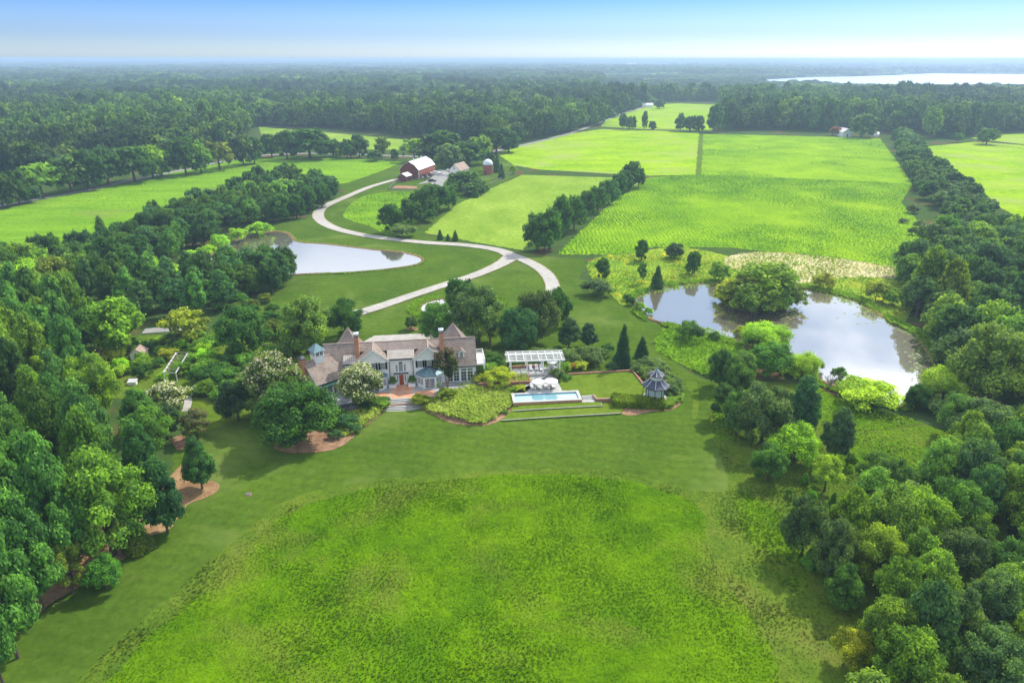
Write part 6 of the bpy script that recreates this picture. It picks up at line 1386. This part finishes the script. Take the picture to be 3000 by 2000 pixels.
fence([gb(*q) for q in ((-60,690),(0,600),(60,570),(130,560))], 'rail fence on the left side of the vegetable plot', sp=1.6)
fence([gb(*q) for q in ((335,490),(440,510),(570,520),(640,480))], 'pale rail fence in front of the barn', sp=1.8)
fence(vp((1385,290),(1500,297),(1640,302)), 'long thin fence at the near edge of the far hay field', sp=4, rails=2)
fence(vp((2225,327),(2290,338),(2352,343),(2420,350)), 'thin fence in the far right paddock', sp=3, rails=2)
# far cottages
def cottage(q, rz, w, d, h, lab, roofm=None, nm='cottage'):
    o = empty(nm, q, rz, lab, 'house'); t = MB(); t.prism([(-w, -d, 0), (w, -d, 0), (w, -d, h), (0, -d, h*1.6), (-w, -d, h)], (0, 2*d, 0)); t.build('wall', CLAP, o)
    r = MB(); r.slab([(-w-.3, -d-.3, h-.2), (-w-.3, d+.3, h-.2), (0, d+.3, h*1.6+.15), (0, -d-.3, h*1.6+.15)], .12); r.slab([(w+.3, -d-.3, h-.2), (w+.3, d+.3, h-.2), (0, d+.3, h*1.6+.15), (0, -d-.3, h*1.6+.15)], .12); r.build('roof', roofm or WROOF, o)
    MB().box(-.5, .5, -d-.05, -d, .1, 2.1).build('door', GLASS, o); return o
cottage(gv(1937, 313), 0.1, 4.5, 6, 4.2, 'small white gabled cottage below the wood on the right')
cottage(gv(2008, 314), 1.2, 2.6, 3, 2.4, 'tiny white shed roof right of the small cottage', nm='shed')
cottage(gv(1487, 247), 1.4, 4, 7, 3.6, 'white house beside the road at the far hay field', WROOF)
cottage(gv(210, 245), 1.4, 6, 12, 4, 'white farm building in a gap of the left forest', WROOF)
cottage(gv(585, 198), 1.0, 7, 14, 6, 'tiny white house far off in the forest left of centre', WROOF)
cottage(gv(1452, 150.5), 1.4, 16, 40, 14, 'white building far away near the horizon', WROOF, 'far_building')
# garden structures at the left
ca = [gl(1250,505,2.2), gl(1345,505,2.2), gl(1435,355,2.2), gl(1350,350,2.2)]
o = empty('garden_arbor', (ca[0][0], ca[0][1], 0), 0, 'long weathered white arbor frame standing in the overgrown garden', 'arbor'); M = Matrix.Translation((-ca[0][0], -ca[0][1], 0)); ca = [Vector(q) for q in ca]
t = MB(M); t.bar(ca[0], ca[3], 0.28, 0.14); t.bar(ca[1], ca[2], 0.18, 0.14); t.bar(ca[0], ca[1], 0.15, 0.2); t.build('beam', GREYM, o); t = MB(M)
for i in range(7): f = i/6; a = ca[0].lerp(ca[3], f)+Vector((0, 0, .15)); b = ca[1].lerp(ca[2], f)+Vector((0, 0, .15)); MB(M).bar(a, b, 0.1, 0.1).build('crossbar', FENCEW, o)
for i in range(4):
    for p, q in ((ca[0], ca[3]), (ca[1], ca[2])): a = p.lerp(q, i/3); MB(M).box(a.x-.07, a.x+.07, a.y-.07, a.y+.07, 0, 2.2).build('post', GREYM, o)
o = cottage(gl(1072, 385), 0.15, 1.9, 1.8, 2.1, 'little white gabled garden shed half hidden by shrubs', TANR, 'garden_shed'); o['category'] = 'shed'; o.scale = (.75, .75, .75)
q = gl(1020, 590); o = empty('cold_frame', q, 0.1, 'small white topped lean-to among the garden shrubs', 'shed'); o.scale = (.6, .6, .6); MB().box(-1.3, 1.3, -.8, .8, 0, 1.2).build('wall', CLAP, o); t = MB(); t.slab([(-1.5, -1, 1.22), (1.5, -1, 1.22), (1.5, 1, 1.8), (-1.5, 1, 1.8)], .1); t.build('roof', GREYM, o)
# geese on the left pond
FEA = plain('white_feather', (0.7, 0.68, 0.62), 0.8, 0.1); BEAK = plain('orange_beak', (0.5, 0.2, 0.03), 0.5, 0.05); g0 = None
for k, (x, y) in enumerate(((1657,685),(1705,645),(1680,650),(1625,678),(1712,692),(1660,705),(1690,630))):
    q = g(x/2.6133, 500+y/2.6133, 0.17)
    if g0 is None:
        g0 = o = empty('goose', q, 0.5, None, 'goose', 'geese on the left pond'); t = MB(); ys = [(-.55, .03, .22), (-.35, .16, .14), (0, .2, .1), (.3, .13, .14), (.42, .06, .24), (.46, .05, .5), (.50, .06, .62), (.60, .05, .64)]
        V = []; n = 8
        for x_, r_, z_ in ys: V += [(x_, r_*cos(2*pi*i/n), z_+r_*sin(2*pi*i/n)*.9) for i in range(n)]
        t.add(V, [(j*n+i, j*n+(i+1) % n, (j+1)*n+(i+1) % n, (j+1)*n+i) for j in range(7) for i in range(n)]+[tuple(range(n)), tuple(range(7*n, 8*n))]); t.build('body', FEA, o); t = MB(); t.tube((.6, 0, .64), (.72, 0, .61), .03, .01, 5); t.build('beak', BEAK, o)
    else: o = copy_tree(g0); o.location = q
    o.rotation_euler = (0, 0, rq.uniform(0, 6)); o['label'] = 'white goose floating in the loose flock on the left pond'
# ------------------------------------------------------------------ grasses (stuff), beds, hedge, shrubs
GM = blade_mat('meadow_blades', **MEAD_C); LU = blade_mat('lush_blades', **LUSH_C); RM = blade_mat('rough_blades', **ROUGH_C); WM = blade_mat('wildflower_blades', **WILD_C)
ORN = dict(dark=(0.20, 0.30, 0.03), mid=(0.27, 0.38, 0.045), light=(0.40, 0.48, 0.09), big=0.1, med=0.4, fine=1.2)
OM = blade_mat('ornamental_blades', **ORN); TM = blade_mat('dry_blades', (0.34, 0.34, 0.12), (0.48, 0.44, 0.24), (0.60, 0.54, 0.34), big=0.04, med=0.15, fine=0.8)
CM = blade_mat('crop_blades', (0.065, 0.19, 0.025), (0.095, 0.24, 0.025), (0.20, 0.36, 0.012), big=0.012, med=0.06, fine=0.5)
LM_ = blade_mat('lawn_blades', (0.085, 0.225, 0.02), (0.075, 0.215, 0.02), (0.12, 0.28, 0.025), big=0.012, med=0.07, fine=0.9)
def grassy(name, poly, sp, hmin, hmax, mat, label, seed, z=0.0, k=4, clump=6.0, **kw):
    X, Y = scatter(poly, sp, seed); c = vnoise(X, Y, clump, seed)*0.6+vnoise(X, Y, clump/4, seed+3)*0.4
    s = hmin+(hmax-hmin)*c**1.5*1.3
    return blades(name, X, Y, np.full(len(X), z)+0.05, s, mat, label, seed, k, **kw)
vis = np.array([gv(x, y)[:2] for x, y in ((-120,1640),(-120,700),(2470,700),(2470,1640))])
def clip(poly):
    poly = np.asarray(poly)[:, :2].copy(); poly[:, 1] = np.maximum(poly[:, 1], 50); return poly
grassy('meadow_grass', clip(catmull(MEAD_P, 4)), 0.36, 0.10, 0.36, GM, 'bright green uneven meadow grass filling the foreground', 51, k=4, width=0.30, clump=11.0)
def minus(poly, hole, sp, seed):
    X, Y = scatter(poly, sp, seed); m = ~inpoly(X, Y, np.asarray(hole)[:, :2]); return X[m], Y[m]
X, Y = minus(clip(ROUGH_P), catmull(MEAD_P, 4), 0.5, 52); c = vnoise(X, Y, 4, 1); blades('rough_grass_tufts', X, Y, np.full(len(X), 0.05), 0.12+0.4*c**2, RM, 'olive and straw coloured rough grass round the meadow and the lower right wood', 52, 4)
for nm, q, sd_, lab in (('meadow_grass', MEAD2_P, 53, 'bright tall grass strip along the right side of the lawn'), ('meadow_grass', MEAD3_P, 54, 'bright green grass below the near bank of the right pond'), ('meadow_grass', MEAD4_P, 55, 'bright green grass of the clearing beside the lower right wood'), ('meadow_grass', catmull(MEAD5_P, 4), 56, 'deep green grass strip between meadow and lower right wood')):
    grassy(nm, q, 0.6, 0.25, 0.8, LU if sd_ != 56 else GM, lab, sd_, k=3)
grassy('wildflowers', catmull(WILD_P, 4), 1.05, 0.3, 1.1, WM, 'yellow flowered tall meadow plants on the far bank of the right pond', 57, k=4)
grassy('dry_grass', catmull(TAN_P, 4), 1.1, 0.3, 0.8, TM, 'band of straw coloured seed heads below the crop field', 58, k=4, z=0.05)
grassy('marsh_plants', catmull(MARSH_P, 4), 0.6, 0.4, 1.1, LU, 'bright leafy marsh plants at the near left shore of the right pond', 59, k=4)
def rows(name, poly, dx, dy, ang, hmin, hmax, mat, label, seed, k=4):
    poly = np.asarray(poly)[:, :2]; c, s = cos(ang), sin(ang); q = poly@np.array([[c, -s], [s, c]]).T; x0, y0 = q.min(0); x1, y1 = q.max(0)
    gx, gy = np.meshgrid(np.arange(x0, x1, dx), np.arange(y0, y1, dy)); gx = gx.ravel(); gy = gy.ravel(); rng = np.random.RandomState(seed)
    gx = gx+rng.normal(0, 0.24, gx.size)+0.4*np.sin(gy/60); gy = gy+rng.uniform(-.4, .4, gy.size)*dy; X = gx*c+gy*s; Y = -gx*s+gy*c
    m = inpoly(X, Y, poly); X = X[m]; Y = Y[m]; v = vnoise(X, Y, 28, seed)*0.6+vnoise(X, Y, 9, seed+1)*0.4; h = hmin+(hmax-hmin)*np.clip((v-0.25)*2, 0, 1)
    return blades(name, X, Y, np.full(len(X), 0.08), h, mat, label, seed, k, cat='crop')
rows('crop_rows', FA, 1.55, 0.9, radians(-3), 0.35, 0.95, CM, 'blue green maize rows of the near crop field', 60)
rows('crop_rows', FB, 2.2, 1.6, radians(-3), 0.1, 0.9, CM, 'thin crop rows of the upper crop field', 61, 3)
grassy('pasture_grass', FF, 1.2, 0.2, 0.8, GM, 'tufted grass of the paddock inside the drive bend', 62, k=3)
grassy('pasture_grass', clip(FE), 3.0, 0.2, 0.8, blade_mat('pasture_blades', (0.10, 0.25, 0.014), (0.15, 0.32, 0.015), (0.23, 0.41, 0.025), big=0.012, med=0.06, fine=0.6), 'tufted grass of the big pasture on the left', 63, k=3, clump=14)
# pond margins
def margin(pts, w0, w1, n, seed, label, mat, h=(0.4, 1.3)):
    c = catmull(pts, 5); rng = np.random.RandomState(seed); d = np.roll(c, -1, 0)-np.roll(c, 1, 0); d /= np.linalg.norm(d, axis=1, keepdims=True)
    area = 0.5*np.sum(c[:, 0]*np.roll(c[:, 1], -1)-np.roll(c[:, 0], -1)*c[:, 1]); sg = -1 if area > 0 else 1; nn = np.stack([-d[:, 1], d[:, 0]], 1)*sg
    seg = np.linalg.norm(np.roll(c, -1, 0)-c, axis=1); i = rng.choice(len(c), n, p=seg/seg.sum()); f = rng.rand(n, 1); p = c[i]*(1-f)+c[(i+1) % len(c)]*f+nn[i]*rng.uniform(w0, w1, (n, 1))
    v = vnoise(p[:, 0], p[:, 1], 6, seed); k = v > 0.32; p = p[k]; v = v[k]
    return blades('shore_plants', p[:, 0], p[:, 1], np.full(len(p), 0.1), h[0]+(h[1]-h[0])*v, mat, label, seed, 4)
margin(POND_R, 0.2, 2.4, 5200, 71, 'reeds and weeds round the right pond', LU)
margin(POND_L, 0.3, 1.3, 1500, 72, 'low weeds round the left pond', LU, (0.2, 0.7))
margin(POND_S, 0.2, 3.2, 1800, 73, 'lush pond plants round the small garden pond', LU, (0.3, 1.1))
LILY = plain('lily_pad', (0.16, 0.22, 0.06), 0.5, 0.2); mb = MB(); rr = random.Random(9)
for k in range(130):
    x, y = rr.choice([(2110+rr.gauss(0, 14), 830+rr.gauss(0, 30)), (1990+rr.gauss(0, 30), 725+rr.gauss(0, 14)), (1800+rr.gauss(0, 25), 722+rr.gauss(0, 8))]); q = gv(x, y); s = rr.uniform(.2, .45)
    if inpoly(np.array([q[0]]), np.array([q[1]]), catmull(POND_R, 5))[0]: mb.add([(q[0]+s*cos(a), q[1]+s*sin(a), 0.225+k*1e-5) for a in np.linspace(0, 6.28, 8)[:-1]], [tuple(range(7))])
tag(mb.build('lily_pads', LILY), 'lily pads floating near the right shore of the pond', 'lily pads', kind='stuff')
# ornamental beds by the terraces: mound + plants
def mound(name, pts, z0, h, mat, n=3):
    c = catmull(pts, n); m = len(c); cc = c.mean(0); mb = MB(); rings = [(1, z0), (0.86, z0+h*0.55), (0.6, z0+h*0.85), (0.3, z0+h)]
    V = []
    for f, z in rings: V += [(*(cc+(p-cc)*f), z) for p in c]
    mb.add(V+[(*cc, z0+h)], [(r*m+i, r*m+(i+1) % m, (r+1)*m+(i+1) % m, (r+1)*m+i) for r in range(3) for i in range(m)]+[(3*m+i, 3*m+(i+1) % m, 4*m) for i in range(m)]); return tag(mb.build(name, mat), kind='structure')
BED_R = vp((972,925),(1000,905),(1050,890),(1100,885),(1165,893),(1185,912),(1172,935),(1150,950),(1118,972),(1095,974),(1050,965),(1015,955),(985,945))
mound('planting_bed', BED_R, 0.08, 0.85, MULCH)
def bedgrass(poly, z0, h, sp, a, b, mat, lab, seed, k=5):
    c = catmull(poly, 3); cc = c.mean(0); X, Y = scatter(c, sp, seed); R_ = np.sqrt(((c-cc)**2).sum(1)).mean(); r = np.clip(np.sqrt((X-cc[0])**2+(Y-cc[1])**2)/R_/1.2, 0, 1)
    Z_ = z0+h*np.clip(1.05-r**2, 0, 1); v = vnoise(X, Y, 2.5, seed); return blades('bed_plants', X, Y, Z_, a+(b-a)*v, mat, lab, seed, k)
bedgrass(BED_R, 0.05, 0.75, 0.33, 0.5, 1.1, OM, 'soft yellow green ornamental grasses in the curved bed right of the steps', 81)
BED_L = vp((770,995),(790,960),(830,935),(885,925),(889,935),(870,955),(850,972),(822,990),(795,1003))
mound('planting_bed', BED_L, 0.08, 0.5, MULCH); bedgrass(BED_L, 0.05, 0.45, 0.36, 0.4, 0.95, OM, 'mixed green ornamental plants in the bed left of the steps', 82)
BED_P = [gp(*q, 0.9) for q in ((0,895),(30,800),(200,760),(380,760),(560,770),(598,868),(400,878),(160,888))]
plate('planting_bed', BED_P, -0.1, 1.2, MULCH); X, Y = scatter(np.array([p[:2] for p in BED_P]), 0.45, 83); blades('bed_plants', X, Y, np.full(len(X), 1.2), 0.3+0.5*vnoise(X, Y, 2, 4), OM, 'low green plants on the raised bed behind the brick wall', 83, 4)
# clipped yew hedge before the pavilion
hc = [Vector(gp(*q, 0)) for q in ((1570,1150),(2120,1170),(2110,1120),(1560,1075))]; rr = np.random.RandomState(7); C, R = [], []
o0 = (hc[0]+hc[2])/2; 
for i in range(15):
    for j in range(4):
        f = i/14; g_ = j/3; p = hc[0].lerp(hc[1], f).lerp(hc[3].lerp(hc[2], f), g_)-o0
        for z in (0.55, 1.15): C.append((p.x+rr.normal(0, .08), p.y+rr.normal(0, .08), z+rr.normal(0, .05)+0.1*sin(i*1.3))); R.append((0.62, 0.55, 0.66))
hm = crown_mesh((np.array(C), np.array(R)), 5, 30000, 0.12, 0.93); hm.materials.append(LEAF)
o = link('yew_hedge', hm); o.location = (o0.x, o0.y, 0); o.color = (0.075, 0.14, 0.004, 1); tag(o, 'long clipped rounded yellow green hedge in front of the garden pavilion', 'hedge')
# shrubs
def S_(q, r, h, tint, lab, kind=SH, group=None, **kw):
    return tree(q[0], q[1], q[2], h, r, kind, jitter(tint, random, .08), lab, group=group, cat='shrub', name='shrub', **kw)
GG = (0.065, 0.13, 0.052)
for x, y, r, h in ((120,640,2.6,3.6),(190,660,2.4,3.4),(260,640,2.4,3.2),(700,560,2.4,2.6),(820,560,2.4,2.6),(560,560,2.2,2.4),(1060,600,2.6,3.4),(1140,640,2.3,3.0),(1260,600,2.8,3.8),(1330,640,2.5,3.3),(1400,560,2.0,2.6)):
    S_(gp(x, y+30, 0), r, h, GG, 'grey green rounded shrub in the bank behind the pergola patio', group='grey green shrubs behind the pergola')
for x, y, r, h in ((1830,720,2.2,2.8),(1930,700,2.4,3.0),(2040,700,2.3,2.8),(1960,800,2.3,2.8),(2110,760,2.0,2.6),(2180,890,2.3,3.0),(2240,950,2.2,2.9),(2200,1000,2.0,2.6)):
    S_(gp(x, y+20, 0), r, h, GG, 'grey green rounded shrub behind the garden pavilion', group='grey green shrubs behind the garden pavilion')
for x, y, r, h, t, lab in ((1500,520,1.6,2.4,DARK,'dark shrub left of the tall spiky cedar'),(1640,650,2.0,2.6,BLUE,'dark shrub at the foot of the tall spiky cedar'),(1540,720,1.5,1.8,BLUE,'low blue green shrub by the mulch at the back of the terrace lawn'),(1005,735,1.6,2.3,LIGHT,'bright green shrub beside the pergola corner'),(1180,720,1.5,2.2,YEL,'reddish tinged ornamental grass clump behind the terrace lawn'),(1080,720,1.0,1.8,(0.2,0.16,0.05),'bronze plume grass behind the terrace lawn'),
    (905,800,1.7,2.0,GG,'silvery shrub with small white flowers by the pool patio'),(1010,840,1.2,1.4,MID,'low green mound by the corner of the terrace lawn'),(480,955,1.3,1.2,YEL,'yellow green plume grass at the left end of the pool patio'),(420,960,1.0,1.0,LIGHT,'light green clump at the left end of the pool patio')):
    S_(gp(x, y, 0.6), r, h, t, lab)
for k, (x, y) in enumerate(((2120,1130),(2180,1130),(2230,1090),(2280,1060),(2300,1030),(2190,1090))): S_(gp(x, y, 0), 1.3, 1.1, LIGHT, 'low light green plant in the bed at the right foot of the pavilion', group='low plants at the pavilion')
for k, (x, y) in enumerate(((395,1130),(445,1125),(325,1225),(270,1210),(215,1240),(160,1290),(300,1160))): S_(gp(x, y, 0), 0.6, 0.8, LIGHT, 'small round plant on the mulch edge below the pool', group='small plants on the mulch edge')
q = gp(330,500,0)
for x, y, r, h, t, lab in ((1495,1085,1.9,1.5,(0.11,0.18,0.02),'low yellow green clipped shrub right of the garden steps'),(1800,1035,2.1,1.9,(0.10,0.17,0.02),'larger yellow green clipped shrub below the crape myrtle'),(1040,1085,1.8,0.9,MID,'low green hedge like shrub left of the garden steps'),(1075,1130,1.2,1.0,LIGHT,'light green shrub at the left foot of the garden steps'),(1690,915,0.9,1.3,LIGHT,'little shrub at the foot of the glazed bay'),
    (650,1360,2.2,2.2,BLUE,'round blue green shrub at the foot of the big oak bed'),(560,1290,2.0,1.8,MID,'green shrub between the oak and the patio'),(760,1410,1.2,1.1,BLUE,'small blue green shrub on the mulch edge'),(520,1480,1.3,1.2,BLUE,'small dark shrub in the mulch below the oak'),(480,1360,1.8,1.7,MID,'soft green shrub right of the oak trunk'),(900,1120,2.0,0.9,DARK,'dark ground shrub beside the round basin'),
    (2180,860,1.6,2.0,YEL,'yellow green shrub at the right corner of the house'),(2280,800,2.6,3.0,LIGHT,'wide light green shrub right of the house porch'),(2320,700,2.4,3.4,DARK,'dark shrub behind the house porch')):
    S_(gh(x, y, 0.3 if y > 1200 else 0.8), r, h, t, lab)
# shrubs of the overgrown garden and the bank left of the house
rq2 = random.Random(21)
X, Y = scatter([gl(*q)[:2] for q in ((800,470),(900,330),(1100,300),(1230,270),(1500,220),(1700,260),(1730,420),(1900,430),(2000,520),(1750,700),(1560,760),(1450,560),(1350,560),(1150,600),(960,520),(830,540))], 3.6, 22, .4)
nsh = 0
arb = [gl(1230,530), gl(1370,530), gl(1460,340), gl(1330,335)]; pth = [gl(*q) for q in ((1400,800),(1420,600),(1500,560),(1560,590),(1480,700),(1470,800))]
for x, y in zip(X, Y):
    if inpoly(np.array([x]), np.array([y]), np.array(arb)[:, :2])[0] or inpoly(np.array([x]), np.array([y]), np.array(pth)[:, :2])[0]: continue
    nm, t = rq2.choice([('bright green', LIGHT), ('mid green', MID), ('grey green', GG), ('dark green', DARK), ('yellow green', YEL), ('lime green', LIME)]); r = rq2.uniform(1.3, 2.4)
    tree(x, y, 0, r*rq2.uniform(1.0, 1.5), r, SH, jitter(t, rq2), '%s shrub in the overgrown garden left of the house' % nm, cat='shrub', group='shrubs of the overgrown garden', name='shrub', rng=rq2, lod='m'); nsh += 1
X, Y = scatter([gv(*q)[:2] for q in ((480,950),(500,900),(640,880),(700,800),(640,790),(560,830),(490,830),(460,880),(440,940))], 4.2, 23, .4)
for x, y in zip(X, Y):
    r = rq2.uniform(1.8, 2.8); nm, t = rq2.choice([('dark green', DARK), ('mid green', MID), ('grey green', GG), ('bright green', LIGHT)]); tree(x, y, 0, r*rq2.uniform(1.1, 1.5), r, SH, jitter(t, rq2), '%s shrub in the planting between garden and left wing' % nm, cat='shrub', group='shrubs left of the house', name='shrub', rng=rq2, lod='m'); nsh += 1
for pl, sp, sd_ in (([(640,800),(560,740),(620,700),(700,760),(690,820)], 4.5, 24), ([(490,700),(560,690),(620,695),(600,740),(560,715),(500,740)], 4.5, 25)):
    X, Y = scatter([gv(*q)[:2] for q in pl], sp, sd_, .4)
    for x, y in zip(X, Y): r = rq2.uniform(1.8, 2.8); tree(x, y, 0, r*1.4, r, SH, jitter(rq2.choice([DARK, MID, OLIVE]), rq2), '%s shrub on the slope behind the round dark tree' % rq2.choice(['small', 'low', 'broad', 'dense']), cat='shrub', group='shrubs behind the round dark tree', name='shrub', rng=rq2, lod='m')
# marsh edge and island undergrowth
for x, y, w_, t in ((1660,862,30,MID),(1680,850,34,OLIVE),(1735,800,40,OLIVE),(1700,770,30,YEL),(1640,780,26,MID),(1450,700,24,DARK),(1470,712,26,LIGHT),(1490,722,22,LIGHT),(1440,690,22,DARK),(1870,850,36,DARK),(1925,870,36,MID),(1700,700,60,OLIVE),(1660,690,40,YEL),(1800,706,40,OLIVE),(1640,838,30,GG),(2140,905,40,DARK),(2110,930,46,MID),(2150,950,50,GG),(1890,664,50,YEL),(2010,690,60,YEL),(2050,700,50,LIGHT)):
    T(x, y-w_*0.75, y, w_, SH, jitter(t, rq2), 'low bush on the shore of the right pond', z=0.1, group='low bushes round the right pond', lod='m')
# dead tree at the pond
q = gv(1903, 892); o = empty('dead_tree', q, 0, 'leafless grey dead tree on the near bank of the right pond', 'tree'); t = MB(); rr = random.Random(2)
t.tube((0, 0, -.2), (0.2, 0, 1.4), .22, .16)
for k in range(13):
    a = rr.uniform(0, 6.28); l = rr.uniform(1.2, 2.8); p = Vector((0.15, 0, rr.uniform(.6, 1.4))); e_ = p+Vector((cos(a)*l*.8, sin(a)*l*.5, l)); t.tube(p, e_, .09, .03, 5)
    for j in range(3): f = rr.uniform(.4, .9); s_ = p.lerp(e_, f); t.tube(s_, s_+Vector((rr.uniform(-.8, .8), rr.uniform(-.6, .6), rr.uniform(.2, 1))), .03, .01, 4)
t.build('trunk', BARK_G, o)
from collections import defaultdict
dd_ = defaultdict(list)
for o_ in bpy.data.objects:
    if o_.parent is None and 'label' in o_ and len(o_['label'].split()) > 2: dd_[o_['label']].append(o_)
for lb_, os_ in dd_.items():
    if len(os_) == 2 and os_[0].children and not lb_.startswith(('white goose',)):
        os_.sort(key=lambda o: -max(c.scale[0]*(0.01+c.scale[2]) for c in o.children)/max(1, o.location.y))
        os_[0]['label'] = 'larger '+lb_; os_[1]['label'] = 'smaller '+lb_
ORD = 'first second third fourth fifth sixth seventh eighth ninth tenth eleventh twelfth thirteenth fourteenth fifteenth'.split()
dd_.clear()
for o_ in bpy.data.objects:
    if o_.parent is None and 'label' in o_: dd_[o_['label']].append(o_)
for lb_, os_ in dd_.items():
    if 2 <= len(os_) <= 15 and len(lb_.split()) <= 13 and 'goose' not in lb_:
        os_.sort(key=lambda o: o.location.x/max(1, depth(o.location)))
        for i_, o_ in enumerate(os_): o_['label'] = lb_+(', leftmost' if i_ == 0 else ', rightmost' if i_ == len(os_)-1 else ', %s from left' % ORD[i_])
print('shrubs', nsh, 'trees', len(TREES))
